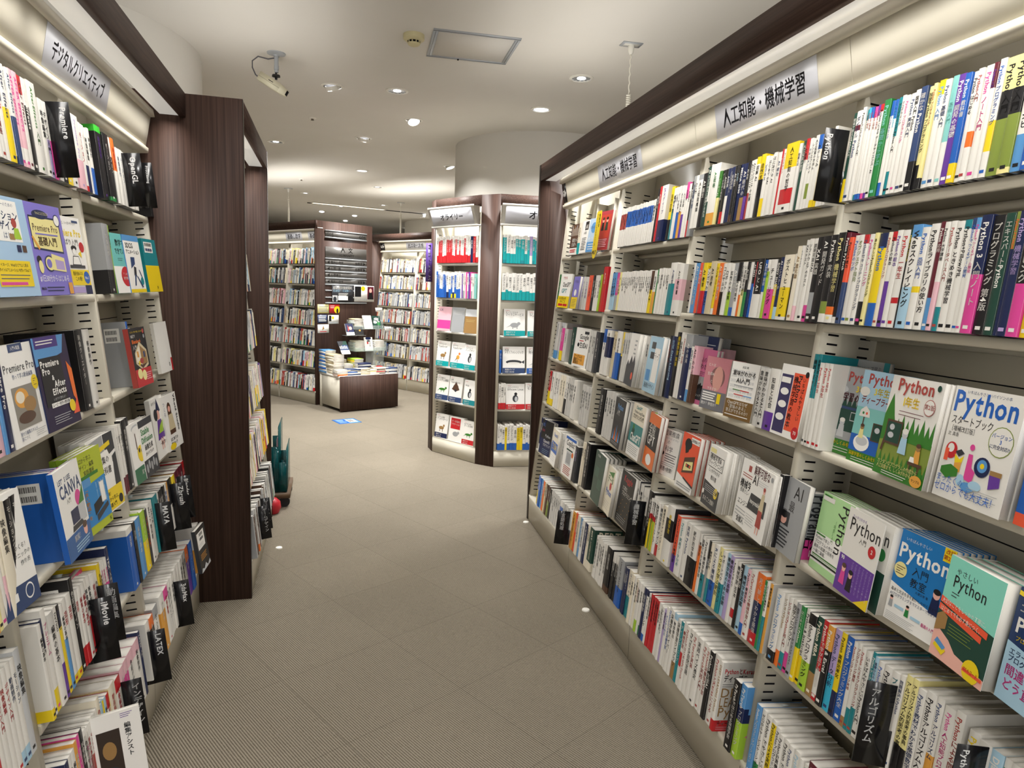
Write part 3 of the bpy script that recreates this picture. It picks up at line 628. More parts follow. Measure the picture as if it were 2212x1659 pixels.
(-29410, 241, 191, 'W', '機械学習', 'K', ''),
(-29162, 189, 234, 'K', '機械学習', 'W', ''),
(-28967, 187, 241, 'R', 'AI実装', 'W', ''),
(-28774, 620, 242, 'N.tW62', 'JAXディープ', 'V', 'thick navy book with white top, twenty-fifth from the left, top shelf, third right bay'),
(-27823, 284, 225, 'K.tY62', '自然言語', 'K', ''),
(-27533, 257, 215, 'T.tW40', '機械学習', 'K', ''),
(-27270, 144, 214, 'W', 'AI経営', 'K', ''),
(-27120, 144, 213, 'W', 'AI経営', 'K', ''),
(-26970, 184, 215, 'B.tW50', 'データ科学', 'K', ''),
(-26779, 202, 215, 'o.tW50', '人工知能入門', 'K', ''),
(-26571, 199, 212, 'V.tW55', '人工知能', 'K', ''),
(-26366, 197, 223, 'W.tP30', 'AI活用', 'K', ''),
(-26163, 194, 214, 'W', '生成AI', 'K', ''),
(-25963, 191, 220, 'R.tK70', 'AI活用', 'W', ''),
(-25767, 284, 237, 'S', '万部陽一郎', 'n', '')]),
('R', 1.482, -0.02, 130, [
(-33421, 335, 187, 'L.tb60', 'AIの教科書', 'K', ''),
(-33080, 335, 189, 'L.tb60', 'AIの教科書', 'K', ''),
(-32739, 388, 188, 'S.tP60', '人工知能', 'W', ''),
(-32345, 242, 189, 'y', 'データ科学', 'K', ''),
(-32097, 189, 189, 'W', 'AI活用', 'K', ''),
(-31902, 189, 190, 'W', 'AIの教科書', 'K', ''),
(-31707, 189, 189, 'W', 'AI活用', 'K', ''),
(-31512, 189, 191, 'W', '人工知能入門', 'K', ''),
(-31317, 189, 188, 'W', '人工知能', 'K', ''),
(-31122, 189, 188, 'W', '生成AI', 'K', ''),
(-30927, 189, 190, 'W', 'AI活用', 'K', ''),
(-30732, 189, 192, 'W', 'AI経営', 'K', ''),
(-30537, 189, 192, 'W', '知能と社会', 'K', ''),
(-30342, 189, 190, 'W', '人工知能', 'K', ''),
(-30147, 189, 190, 'W', '人工知能入門', 'K', ''),
(-29952, 189, 192, 'W', '生成AI', 'K', ''),
(-29757, 189, 189, 'W', 'AIの教科書', 'K', ''),
(-29562, 189, 189, 'W', 'AIの教科書', 'K', ''),
(-29367, 189, 191, 'W', '人工知能', 'K', ''),
(-29171, 189, 189, 'W', '生成AI', 'K', ''),
(-28976, 189, 189, 'W', 'AIの教科書', 'K', ''),
(-28781, 189, 192, 'W', '人工知能入門', 'K', ''),
(-28586, 314, 188, 'Y.tE45', '人工知能入門', 'K', ''),
(-28266, 331, 190, 'o.tW50', '生成AI', 'K', ''),
(-27929, 136, 192, 'G', '生成AI', 'W', ''),
(-27787, 173, 196, 'W', 'AI活用', 'K', ''),
(-27608, 173, 196, 'W', '知能と社会', 'K', ''),
(-27430, 173, 197, 'W', '知能と社会', 'K', ''),
(-27251, 173, 196, 'W', '人工知能', 'K', ''),
(-27073, 173, 194, 'W', '生成AI', 'K', ''),
(-26894, 173, 195, 'W', 'AIの教科書', 'K', ''),
(-26716, 620, 217, 'T.tW40', 'AI経営', 'n', 'thick teal book with white top, thirty-second from the left, second shelf, third right bay'),
(-26070, 620, 210, 'W.mp30-70', 'AIの教科書', 'K', 'thick white book with pale pink band, thirty-third from the left, second shelf, third right bay')]),
('R', 1.147, -0.01, 170, [
(-33689, 478, 235, 'W.tB30', '強化学習', 'n', ''),
(-33205, 620, 233, 'W.mN40-85', '新聞データ分析', 'K', ''),
(-32209, 194, 229, 'a', 'ディープラーニング', 'K', ''),
(-32009, 194, 228, 'a', '強化学習', 'K', ''),
(-31809, 620, 236, 'B.tW45', '統計学習', 'K', ''),
(-31083, 264, 235, 'K.tY50', '深層学習', 'W', ''),
(-30812, 237, 234, 'w', '画像認識', 'S', ''),
(-30569, 237, 234, 'w', '深層学習', 'S', ''),
(-30326, 237, 237, 'w', '強化学習', 'S', ''),
(-30083, 620, 238, 'b.tW55', '数理モデル', 'n', ''),
(-29140, 197, 233, 'w', '画像認識', 'K', ''),
(-28937, 197, 234, 'w', '強化学習', 'K', ''),
(-28734, 197, 233, 'w', '画像認識', 'K', ''),
(-28530, 197, 233, 'w', 'ディープラーニング', 'K', ''),
(-28327, 197, 235, 'w', '強化学習', 'K', ''),
(-28124, 197, 234, 'w', '画像認識', 'K', ''),
(-27921, 620, 241, 'L.tw40', '深層ニューラルネットワーク', 'K', 'thick pale blue book, seventeenth from the left, third shelf, third right bay'),
(-26560, 377, 243, 'W', 'ディープラーニング', 'K', ''),
(-26177, 237, 149, 'W.mE40-70', '深層学習', 'K', ''),
(-25934, 211, 253, 'K', '生成モデル', 'r', ''),
(-25717, 398, 253, 'N', '生成 Deep Learning', 'L', '')]),
('R', 0.847, -0.01, 170, [
(-32954, 620, 234, 'K', '推薦システム', 'W', ''),
(-32094, 349, 233, 'w', '画像認識', 'k', ''),
(-31739, 349, 236, 'w', '生成モデル', 'k', ''),
(-31385, 349, 236, 'w', '画像認識', 'k', ''),
(-31030, 349, 235, 'w', '生成モデル', 'k', ''),
(-30675, 620, 224, 'K', '言語モデル', 'O', ''),
(-29566, 620, 224, 'k.tw60', 'ディープラーニング', 'k', ''),
(-28637, 620, 226, 'k.tw60', '生成モデル', 'k', ''),
(-27707, 620, 226, 'k.tw60', '深層学習', 'k', 'thick charcoal book with dull white top, ninth from the left, fourth shelf, third right bay'),
(-26778, 567, 226, 'E.tO60', 'AI全般', 'W', 'thick brown book with orange top, tenth from the left, fourth shelf, third right bay'),
(-26205, 180, 226, 'g', '生成モデル', 'K', ''),
(-26019, 131, 239, 'w', '生成モデル', 'K', ''),
(-25881, 131, 241, 'w', '生成モデル', 'K', '')]),
('R', 0.527, -0.01, 165, [
(-34370, 211, 236, 'C', '最適化', 'K', ''),
(-34153, 211, 236, 'C', '機械学習', 'K', ''),
(-33936, 620, 245, 'K', '画像認識モデル革命', 'W', ''),
(-32260, 620, 246, 'D', '確率と統計', 'W', ''),
(-31056, 165, 236, 'w', '確率と統計', 'K', ''),
(-30885, 165, 233, 'w', '機械学習', 'K', ''),
(-30713, 165, 236, 'w', '機械学習入門', 'K', ''),
(-30542, 165, 235, 'w', '機械学習', 'K', ''),
(-30371, 620, 220, 'C', 'データ分析', 'K', ''),
(-29620, 225, 228, 'w', '確率と統計', 'K', ''),
(-29389, 225, 231, 'w', '最適化', 'K', ''),
(-29159, 225, 229, 'w', 'データ分析', 'K', ''),
(-28928, 225, 231, 'w', 'データ分析', 'K', ''),
(-28698, 620, 241, 'K', 'プログラミング', 'r', ''),
(-27272, 350, 237, 'W', '最適化', 'K', ''),
(-26917, 350, 236, 'W', '機械学習', 'K', ''),
(-26561, 369, 229, 'W', '機械学習', 'K', ''),
(-26186, 296, 224, 'K.tW50', 'データ分析', 'W', ''),
(-25884, 296, 226, 'K.tW50', '機械学習', 'W', ''),
(-25582, 460, 229, 'K', '機械学習入門', 'W', ''),
(-25116, 222, 219, 'W', '機械学習入門', 'K', '')]),
('R', 0.178, -0.02, 150, [
(-34157, 505, 207, 'o', '大規模言語モデル', 'K', ''),
(-33646, 360, 213, 'F', '言語処理', 'W', ''),
(-33280, 385, 212, 'C', '自然言語処理', 'K', ''),
(-32888, 377, 211, 'b', '大規模言語モデル', 'W', ''),
(-32505, 370, 212, 'W', '自然言語処理', 'K', ''),
(-32129, 423, 211, 'N', '大規模言語モデル', 'W', ''),
(-31701, 174, 211, 'C', '大規模言語モデル', 'K', ''),
(-31521, 174, 213, 'C', '言語処理', 'K', ''),
(-31341, 620, 216, 'D.bC20', 'BERT に自然言語', 'C', ''),
(-30277, 288, 210, 'W', '大規模言語モデル', 'K', ''),
(-29983, 288, 210, 'W', '自然言語処理', 'K', ''),
(-29689, 288, 209, 'W', '言語処理', 'K', ''),
(-29395, 288, 208, 'W', '大規模言語モデル', 'K', ''),
(-29101, 288, 211, 'W', '自然言語処理', 'K', ''),
(-28807, 620, 214, 'K.bE14', '自然言語', 'W', ''),
(-28056, 173, 211, 'K.tW20', '大規模言語モデル', 'W', ''),
(-27877, 173, 212, 'K.tW20', '言語処理', 'W', ''),
(-27698, 173, 214, 'K.tW20', '自然言語処理', 'W', ''),
(-27518, 173, 211, 'K.tW20', '大規模言語モデル', 'W', ''),
(-27339, 620, 217, 'B.tS60', 'Unityではじめる', 'K', ''),
(-26608, 141, 203, 'N', '言語処理', 'W', ''),
(-26462, 141, 203, 'N', '言語処理', 'W', ''),
(-26315, 141, 207, 'N', '大規模言語モデル', 'W', ''),
(-26168, 464, 210, 'T.tC55', 'はじめてのディープ', 'n', '')]),
('R', 1.795, -0.02, 130, [
(-41805, 620, 187, 'E', '検索生成AI', 'W', ''),
(-40295, 482, 187, 'C.bX36', '生成AI', 'K', ''),
(-39807, 620, 192, 'W', 'AI 知能', 'K', ''),
(-38448, 280, 188, 'W', 'AI活用', 'n', ''),
(-38162, 620, 189, 'b.tL65', 'ChatGPT', 'n', '')]),
('R', 1.467, -0.02, 150, [
(-43171, 312, 212, 'G.bY25', '人工知能', 'W', ''),
(-42853, 620, 214, 'Y.tW35', 'できる ChatGPT', 'K', ''),
(-39943, 620, 192, 'U.bY30', '人工知能', 'W', ''),
(-38775, 567, 189, 'w', 'AI経営', 'V', ''),
(-38202, 567, 190, 'w', 'データ科学', 'V', ''),
(-37630, 567, 188, 'w', 'AIの教科書', 'V', ''),
(-37057, 620, 196, 'F', 'データ科学', 'K', ''),
(-36347, 340, 194, 'K', '知能と社会', 'W', ''),
(-36001, 422, 195, 'W', 'AIの教科書', 'K', ''),
(-35573, 422, 194, 'W', '知能と社会', 'K', ''),
(-35145, 211, 198, 'g', 'AI経営', 'K', ''),
(-34928, 620, 239, 'R', 'AI完全', 'W', '')]),
('R', 1.14, -0.01, 150, [
(-42631, 620, 236, 'w.bb22', 'Diffusion', 'n', ''),
(-41265, 548, 202, 'Y.tP70', 'AI活用', 'W', ''),
(-40711, 620, 201, 'w', '生成AI', 'K', ''),
(-39223, 620, 219, 'D', '人工知能', 'W', ''),
(-38448, 620, 223, 'W.bY28', '生成AI 最新', 'K', ''),
(-35809, 325, 222, 'w', '知能と社会', 'K', ''),
(-35478, 325, 219, 'w', 'AI活用', 'K', ''),
(-35147, 325, 221, 'w', '知能と社会', 'K', ''),
(-34815, 620, 219, 'k', '人工知能入門', 'W', '')]),
('R', 0.838, -0.01, 150, [
(-42572, 440, 216, 'Y.tR60', '機械学習', 'W', ''),
(-42126, 620, 216, 'W.bY20', '統計的学習', 'K', ''),
(-41313, 565, 219, 'W', '機械学習入門', 'K', ''),
(-40742, 565, 220, 'W', '統計的学習', 'K', ''),
(-40171, 537, 221, 'C', '統計的学習', 'K', ''),
(-39629, 537, 223, 'C', '統計的学習', 'K', ''),
(-39086, 517, 224, 'K.tW60', 'データ分析', 'K', ''),
(-38564, 279, 222, 'w', '確率と統計', 'k', ''),
(-38278, 279, 222, 'w', '最適化', 'k', ''),
(-37993, 279, 220, 'w', '確率と統計', 'k', ''),
(-37708, 279, 222, 'w', '確率と統計', 'k', ''),
(-37422, 620, 225, 'W', '画像 最適化', 'K', ''),
(-35760, 255, 221, 'w', '機械学習入門', 'k', ''),
(-35499, 255, 220, 'w', '統計的学習', 'k', ''),
(-35238, 255, 219, 'w', '最適化', 'k', ''),
(-34977, 255, 220, 'w', 'データ分析', 'k', ''),
(-34716, 255, 219, 'w', '統計的学習', 'k', '')]),
('R', 0.512, -0.01, 150, [
(-43208, 248, 220, 'W.tN80', '人工知能', 'W', ''),
(-42954, 248, 219, 'W.tN80', '生成AI', 'W', ''),
(-42699, 620, 222, 'N', 'OpenAI プログラミング', 'W', ''),
(-40179, 620, 215, 'B.tC45', '生成AI', 'W', ''),
(-39069, 480, 216, 'w', 'AIの教科書', 'k', ''),
(-38583, 480, 214, 'w', 'AI活用', 'k', ''),
(-38096, 480, 215, 'w', 'データ科学', 'k', ''),
(-37610, 620, 225, 'W.bp20', 'Copilot', 'K', ''),
(-35704, 620, 202, 'k', 'AI経営', 'v', '')]),
('R', 0.178, -0.01, 140, [
(-41968, 352, 190, 'Y.tB50', 'データ科学', 'W', ''),
(-41610, 463, 189, 'B', '生成AI', 'W', ''),
(-41141, 453, 189, 'b', 'AIの教科書', 'W', ''),
(-40682, 388, 189, 'O', 'AI活用', 'W', ''),
(-40287, 382, 189, 'a', 'AI経営', 'K', ''),
(-39900, 375, 192, 'E', '生成AI', 'W', ''),
(-39519, 368, 190, 'Z.tE50', '知能と社会', 'W', ''),
(-39144, 414, 185, 'K', '生成AI', 'W', ''),
(-38724, 317, 191, 'w', 'AI経営', 'k', ''),
(-38401, 317, 189, 'w', 'データ科学', 'k', ''),
(-38079, 317, 189, 'w', 'AI経営', 'k', ''),
(-37756, 317, 188, 'w', '生成AI', 'k', ''),
(-37433, 317, 190, 'w', '生成AI', 'k', ''),
(-37110, 317, 190, 'w', 'データ科学', 'k', ''),
(-36787, 509, 186, 'B.tW20', '人工知能', 'W', ''),
(-36272, 373, 184, 'w', '人工知能入門', 'k', ''),
(-35893, 373, 186, 'w', '知能と社会', 'k', ''),
(-35515, 373, 187, 'w', 'データ科学', 'k', ''),
(-35136, 373, 183, 'w', 'データ科学', 'k', ''),
(-34758, 620, 182, 'p.tW60', '知能と社会', 'K', '')]),
('L', 1.832, -0.03, 180, [
(18276, 285, 237, 'W', 'After Effects', 'r', ''),
(18567, 358, 235, 'N', 'After Effects', 'W', ''),
(18931, 323, 235, 'K.bT10', '映像制作', 'W', ''),
(19260, 150, 235, 'W', '映像編集', 'K', ''),
(19416, 247, 236, 'W', 'After Effects標準講座', 'r', 'white book with brick red lettering, fifth from the left, top shelf, nearer left bay'),
(19669, 227, 234, 'W.tN40', 'After Effects', 'R', ''),
(19903, 291, 234, 'Y.tW45', 'After Effects', 'N', 'yellow book with white top, seventh from the left, top shelf, nearer left bay'),
(20199, 110, 237, 'W.bN8', 'After Effects', 'n', ''),
(20315, 215, 233, 'n.tW50', 'After Effects', 'n', 'slate blue book with white top, ninth from the left, top shelf, nearer left bay'),
(20536, 221, 237, 'p.mW5-20', 'AFTER EFFECTS', 'P', 'pale pink book with white band, tenth from the left, top shelf, nearer left bay'),
(20763, 242, 237, 'p.mW5-20', 'AFTER EFFECTS', 'P', 'pale pink book with white band, eleventh from the left, top shelf, nearer left bay'),
(21011, 249, 235, 'W.tR20', 'After Effects', 'M', 'white book with red top, twelfth from the left, top shelf, nearer left bay'),
(21266, 273, 236, 'K.tW30', 'After Effects', 'W', 'black book with white top, thirteenth from the left, top shelf, nearer left bay'),
(21545, 524, 238, 'W', 'AfterEffects 入門', 'J', 'thick white book with leaf green lettering, fourteenth from the left, top shelf, nearer left bay')]),
('L', 1.832, -0.03, 165, [
(22198, 264, 208, 'W', '映像編集', 'K', 'white book with black lettering, first from the left, top shelf, farther left bay'),
(22469, 272, 209, 'v.tW50', 'デザイン入門', 'K', 'lilac book with white top, second from the left, top shelf, farther left bay'),
(22747, 280, 211, 'P.tW50', '映像編集', 'W', 'magenta book with white top, third from the left, top shelf, farther left bay'),
(23033, 288, 207, 'W', '映像制作', 'K', 'white book with black lettering, fourth from the left, top shelf, farther left bay'),
(23326, 399, 205, 'K', '映像制作', 'W', 'black book with white lettering, fifth from the left, top shelf, farther left bay'),
(23732, 458, 206, 'Y.tK55', '編集の基本', 'W', 'thick yellow book with black top, sixth from the left, top shelf, farther left bay'),
(24196, 389, 233, 'W', 'Premiere', 'K', 'white book with black lettering, seventh from the left, top shelf, farther left bay'),
(24680, 620, 226, 'p.tW60', 'Premiere Pro', 'v', 'thick pale pink book with white top, eighth from the left, top shelf, farther left bay'),
(25306, 283, 215, 'W.bR8', 'モーション', 'R', ''),
(25596, 291, 213, 'N.tW60', 'モーション', 'W', ''),
(25892, 273, 210, 'W', '映像編集', 'K', ''),
(26171, 227, 214, 'B.tW60', '映像制作', 'K', ''),
(27162, 620, 247, 'K.te9', '映像制作', 'V', 'thick black book with bright green top, thirteenth from the left, top shelf, farther left bay'),
(27853, 620, 235, 'K.bG6', 'モーション', 'W', 'thick black book with green foot, fourteenth from the left, top shelf, farther left bay'),
(28479, 275, 232, 'K.tW30', 'モーション', 'W', ''),
(28760, 329, 234, 'W.tO50', '映像編集', 'R', '')]),
('L', 1.832, -0.03, 165, [
(29258, 437, 210, 'W', '映像制作', 'n', ''),
(29701, 437, 212, 'W', 'モーション', 'n', ''),
(30144, 437, 210, 'W', '編集の基本', 'n', ''),
(30587, 437, 213, 'W', 'モーション', 'n', ''),
(31030, 437, 211, 'W', '色彩デザイン', 'n', ''),
(33807, 620, 206, 'K', '映像編集', 'Y', ''),
(34767, 620, 224, 'K.tO60', '編集の基本', 'W', ''),
(35393, 496, 224, 'k', '編集の基本', 'W', '')]),
('L', 1.503, -0.03, 180, [
(26150, 620, 236, 'S.bK34', '映像制作', 'W', 'thick grey book with black foot, first from the left, second shelf, farther left bay'),
(26776, 167, 234, 'g', '動画制作', 'K', '')]),
('L', 1.16, -0.03, 180, [
(16161, 322, 227, 'p', 'Premiere Pro', 'E', ''),
(16489, 463, 224, 'a.bp30', '動画編集レッスン', 'K', 'thick beige book with pale pink foot, second from the left, third shelf, nearer left bay'),
(16958, 152, 224, 'b.tR40', 'モーション', 'W', ''),
(17116, 290, 229, 'N', 'Premiere Pro', 'W', 'navy book with white lettering, fourth from the left, third shelf, nearer left bay')]),
('L', 1.16, -0.02, 180, [
(22502, 620, 241, 'K', '映像クリエイター', 'W', 'thick black book with white lettering, fifth from the left, third shelf, nearer left bay'),
(23128, 481, 238, 'W', '映像制作', 'K', 'thick white book with black lettering, sixth from the left, third shelf, nearer left bay')]),
('L', 1.16, -0.02, 180, [
(27742, 195, 240, 'Y.tB50@S!', '造形', 'W', ''),
(27943, 137, 215, 'W', 'モーション', 'P', '')]),
('L', 0.832, -0.04, 185, [
(14656, 492, 252, 'o', 'デザイン', 'E', ''),
(15154, 157, 247, 'y.tC50', '映像編集', 'K', 'pale yellow book with cream top, second from the left, fourth shelf, nearer left bay'),
(15317, 194, 247, 'C', 'デザイン入門', 'P', 'cream book with magenta lettering, third from the left, fourth shelf, nearer left bay'),
(15517, 131, 244, 'W', '映像編集', 'P', ''),
(15654, 98, 245, 'C.bp40', 'デザイン入門', 'P', ''),
(15758, 389, 247, 'C', '映像編集', 'K', 'cream book with black lettering, sixth from the left, fourth shelf, nearer left bay'),
(16153, 294, 245, 'K', 'モーショングラフィックス', 'W', 'black book with white lettering, seventh from the left, fourth shelf, nearer left bay'),
(16453, 267, 246, 'K', 'モーショングラフィックス', 'W', 'black book with white lettering, eighth from the left, fourth shelf, nearer left bay'),
(16726, 170, 247, 'k', 'モーション', 'p', 'charcoal book with pale pink lettering, ninth from the left, fourth shelf, nearer left bay')]),
('L', 0.832, -0.03, 180, [
(18937, 229, 233, 'B.tP40@B!', 'Canva デザイン', 'W', 'blue book with magenta top, tenth from the left, fourth shelf, nearer left bay'),
(19172, 140, 233, 'b.tP40@B', 'Canva デザイン', 'W', 'mid blue book with magenta top, eleventh from the left, fourth shelf, nearer left bay'),
(19318, 142, 234, 'B.tP40@B', 'Canva デザイン', 'W', 'blue book with magenta top, twelfth from the left, fourth shelf, nearer left bay')]),
('L', 0.832, -0.02, 180, [
(24623, 131, 234, 'W', 'モーション', 'K', ''),
(24760, 168, 233, 'W.bM25', '造形', 'K', ''),
(24934, 171, 236, 'W.bM25', '編集の基本', 'K', ''),
(25111, 173, 235, 'W.bM25', '色彩デザイン', 'K', ''),
(25290, 548, 243, 'K', '動画制作', 'W', 'thick black book with white lettering, fifth from the left, fourth shelf, farther left bay'),
(25843, 280, 243, 'K', '映像制作', 'W', '')]),
('L', 0.524, -0.03, 170, [
(16805, 163, 237, 'W.bY12', '編集の基本', 'K', 'white book with yellow foot, first from the left, fifth shelf, nearer left bay'),
(16974, 180, 240, 'W.tN30', '動画制作', 'K', 'white book with navy top, second from the left, fifth shelf, nearer left bay'),
(17159, 225, 258, 'W.bY22!', 'プレミアム', 'P', 'white book with yellow foot, third from the left, fifth shelf, nearer left bay'),
(17390, 317, 234, 'W.tw20', '編集の基本', 'K', 'white book with dull white top, fourth from the left, fifth shelf, nearer left bay'),
(17713, 196, 236, 'W.bV38', 'DaVinci', 'K', 'white book with purple foot, fifth from the left, fifth shelf, nearer left bay'),
(17916, 201, 231, 'Y.tK25', 'DaVinci', 'N', 'yellow book with black top, sixth from the left, fifth shelf, nearer left bay'),
(18123, 176, 223, 'b.tW40', '編集の基本', 'K', 'mid blue book with white top, seventh from the left, fifth shelf, nearer left bay'),
(18304, 294, 227, 'W.bY10', '造形', 'R', 'white book with yellow foot, eighth from the left, fifth shelf, nearer left bay'),
(18604, 294, 227, 'W.bY10', '造形', 'R', 'white book with yellow foot, ninth from the left, fifth shelf, nearer left bay'),
(18904, 242, 258, 'K!', '色彩デザイン', 'W', 'black book with white lettering, tenth from the left, fifth shelf, nearer left bay'),
(19152, 208, 213, 'W.bR25', '造形', 'R', 'white book with red foot, eleventh from the left, fifth shelf, nearer left bay'),
(19366, 208, 214, 'W.bR25', '編集の基本', 'R', 'white book with red foot, twelfth from the left, fifth shelf, nearer left bay'),
(19581, 260, 213, 'W', '編集の基本', 'R', 'white book with red lettering, thirteenth from the left, fifth shelf, nearer left bay'),
(19847, 224, 215, 'R.tW50', '映像編集', 'K', 'red book with white top, fourteenth from the left, fifth shelf, nearer left bay'),
(20077, 224, 214, 'R.tW50', '映像編集', 'K', 'red book with white top, fifteenth from the left, fifth shelf, nearer left bay'),
(20308, 300, 207, 'r.tW55', '動画制作', 'R', 'brick red book with white top, sixteenth from the left, fifth shelf, nearer left bay'),
(20614, 230, 204, 'W', '色彩デザイン', 'K', 'white book with black lettering, seventeenth from the left, fifth shelf, nearer left bay'),
(20850, 195, 217, 'Y!', '色彩デザイン', 'K', ''),
(21051, 158, 204, 'W', '映像編集', 'M', ''),
(21214, 148, 214, 'P.tW35', '色彩デザイン', 'P', ''),
(21369, 148, 210, 'P.tW35', '映像制作', 'P', ''),
(21523, 148, 210, 'P.tW35', '動画制作', 'P', ''),
(21678, 255, 234, 'N', 'TEX 入門', 'W', 'navy book with white lettering, twenty-third from the left, fifth shelf, nearer left bay')]),
('L', 0.524, -0.03, 170, [
(23884, 620, 211, 'B.tW10', '造形', 'W', 'thick blue book with white top, first from the left, fifth shelf, farther left bay'),
(24510, 238, 214, 'K', '造形', 'W', ''),
(24755, 592, 213, 'b', '編集の基本', 'W', 'thick mid blue book with white lettering, third from the left, fifth shelf, farther left bay'),
(25352, 136, 221, 'W.tg30', '編集の基本', 'K', ''),
(25495, 480, 217, 'Y.tg50', 'デザイン入門', 'W', 'thick yellow book with lime top, fifth from the left, fifth shelf, farther left bay'),
(25980, 294, 210, 'k', 'デザイン入門', 'O', ''),
(26280, 511, 217, 'W', 'MAYA 教科書', 'K', 'thick white book with black lettering, seventh from the left, fifth shelf, farther left bay'),
(26797, 395, 214, 'W', 'MAYA', 'K', ''),
(27268, 620, 218, 'T', 'デザイン入門', 'W', 'thick teal book with white lettering, ninth from the left, fifth shelf, farther left bay'),
(27894, 283, 219, 'W', '色彩デザイン', 'K', ''),
(28183, 220, 214, 'K', '造形', 'W', ''),
(28408, 220, 215, 'K', '動画制作', 'W', ''),
(28634, 220, 216, 'K', '編集の基本', 'W', ''),
(28860, 220, 215, 'K', 'モーション', 'W', ''),
(29086, 372, 215, 'W', '映像編集', 'B', ''),
(29464, 251, 211, 'o', '色彩デザイン', 'W', ''),
(29759, 620, 214, 'W.tK50', '編集の基本', 'K', ''),
(30385, 512, 211, 'Y', '動画制作', 'K', ''),
(30903, 549, 214, 'K.tM30', '動画制作', 'W', ''),
(31458, 549, 215, 'K.tM30', '編集の基本', 'W', ''),
(32013, 549, 214, 'K.tM30', '造形', 'W', ''),
(32569, 469, 218, 'N.tR30', 'デザイン入門', 'W', '')]),
('L', 0.178, -0.03, 165, [
(16337, 219, 206, 'W.tC30', 'モーション', 'K', ''),
(16562, 219, 206, 'W.tC30', '動画制作', 'K', ''),
(16787, 219, 204, 'W.tC30', '映像制作', 'K', ''),
(17013, 445, 204, 'K', '映像制作', 'R', ''),
(17509, 620, 214, 'P', '映像制作', 'K', 'thick magenta book with black lettering, fifth from the left, bottom shelf, farther left bay'),
(18135, 298, 209, 'W', 'モーション', 'P', ''),
(18438, 523, 199, 'W.bY10', 'モーション', 'K', 'thick white book with yellow foot, seventh from the left, bottom shelf, farther left bay'),
(18967, 239, 199, 'W', 'モーション', 'T', ''),
(19212, 239, 199, 'W', '編集の基本', 'T', ''),
(19457, 239, 200, 'W', 'モーション', 'T', ''),
(19701, 536, 211, 'Y', 'モーション', 'r', 'thick yellow book with brick red lettering, eleventh from the left, bottom shelf, farther left bay'),
(20243, 501, 216, 'C', '動画制作', 'R', 'thick cream book with red lettering, twelfth from the left, bottom shelf, farther left bay'),
(20749, 526, 203, 'W.tR20', '映像編集', 'R', 'thick white book with red top, thirteenth from the left, bottom shelf, farther left bay'),
(21281, 419, 210, 'P.tp20', '造形', 'W', 'magenta book with pale pink top, fourteenth from the left, bottom shelf, farther left bay'),
(21707, 419, 209, 'P.tp20', 'モーション', 'W', 'magenta book with pale pink top, fifteenth from the left, bottom shelf, farther left bay'),
(22132, 616, 210, 'W.tp20', '色彩デザイン', 'K', 'thick white book with pale pink top, sixteenth from the left, bottom shelf, farther left bay'),
(22754, 616, 211, 'W.tp20', '映像制作', 'K', 'thick white book with pale pink top, seventeenth from the left, bottom shelf, farther left bay'),
(23376, 193, 223, 'N', 'LATEX 入門', 'W', '')]),
('L', 0.178, -0.03, 165, [
(24226, 442, 207, 'W', 'モーション', 'K', 'white book with black lettering, nineteenth from the left, bottom shelf, farther left bay'),
(24675, 459, 205, 'K.tO20', '色彩デザイン', 'W', 'thick black book with orange top, twentieth from the left, bottom shelf, farther left bay'),
(25294, 620, 209, 'W.tS20', '3D CG', 'K', 'thick white book with grey top, twenty-first from the left, bottom shelf, farther left bay'),
(26125, 620, 216, 'o.tW30', '映像制作', 'W', 'thick amber book with white top, twenty-second from the left, bottom shelf, farther left bay'),
(26783, 620, 210, 'W.tP20', '映像編集', 'R', 'thick white book with magenta top, twenty-third from the left, bottom shelf, farther left bay'),
(27409, 287, 211, 'W', '色彩デザイン', 'K', ''),
(27702, 287, 211, 'W', '色彩デザイン', 'K', ''),
(27995, 287, 211, 'W', '映像編集', 'K', ''),
(28287, 287, 210, 'W', '映像制作', 'K', ''),
(28580, 331, 216, 'K.tW40', 'モーション', 'W', ''),
(28917, 331, 215, 'K.tW40', '色彩デザイン', 'W', ''),
(29254, 331, 214, 'K.tW40', '色彩デザイン', 'W', ''),
(29590, 450, 213, 'W', '映像制作', 'K', ''),
(30046, 450, 216, 'W', '映像編集', 'K', ''),
(30502, 450, 213, 'W', '造形', 'K', ''),
(30957, 576, 216, 'V.tO30', '動画制作', 'W', ''),
(31540, 598, 216, 'B', 'デザイン入門', 'W', ''),
(33478, 620, 230, 'o.tW50', 'デザイン', 'K', ''),
(34184, 620, 225, 'N.tW20', 'デザイン入門', 'W', '')]),
('L', 0.178, -0.03, 170, [
(16900, 214, 225, 'W.tN30', '映像制作', 'K', ''),
(17120, 174, 226, 'b.tW50', '映像制作', 'K', ''),
(17300, 214, 227, 'W', '編集の基本', 'K', ''),
(17520, 194, 236, 'o!', '映像制作', 'W', ''),
(17720, 174, 240, 'P', '色彩デザイン', 'W', ''),
(17900, 214, 241, 'K!', '映像編集', 'W', ''),
(18120, 224, 226, 'W', '色彩デザイン', 'K', ''),
(18350, 169, 221, 'r.tW40', '編集の基本', 'R', ''),
(18525, 169, 222, 'r.tW40', 'モーション', 'R', ''),
(18700, 169, 227, 'W', '編集の基本', 'K', ''),
(18875, 169, 223, 'W', '編集の基本', 'K', ''),
(19050, 144, 225, 'Y.tW60', '動画制作', 'K', ''),
(19200, 244, 245, 'C!', '色彩デザイン', 'R', 'cream book with red lettering, thirteenth from the left, bottom shelf, nearer left bay'),
(19450, 161, 214, 'W.tL20', 'デザイン入門', 'K', ''),
(19617, 161, 215, 'W.tL20', '映像編集', 'K', ''),
(19783, 161, 213, 'W.tL20', '編集の基本', 'K', ''),
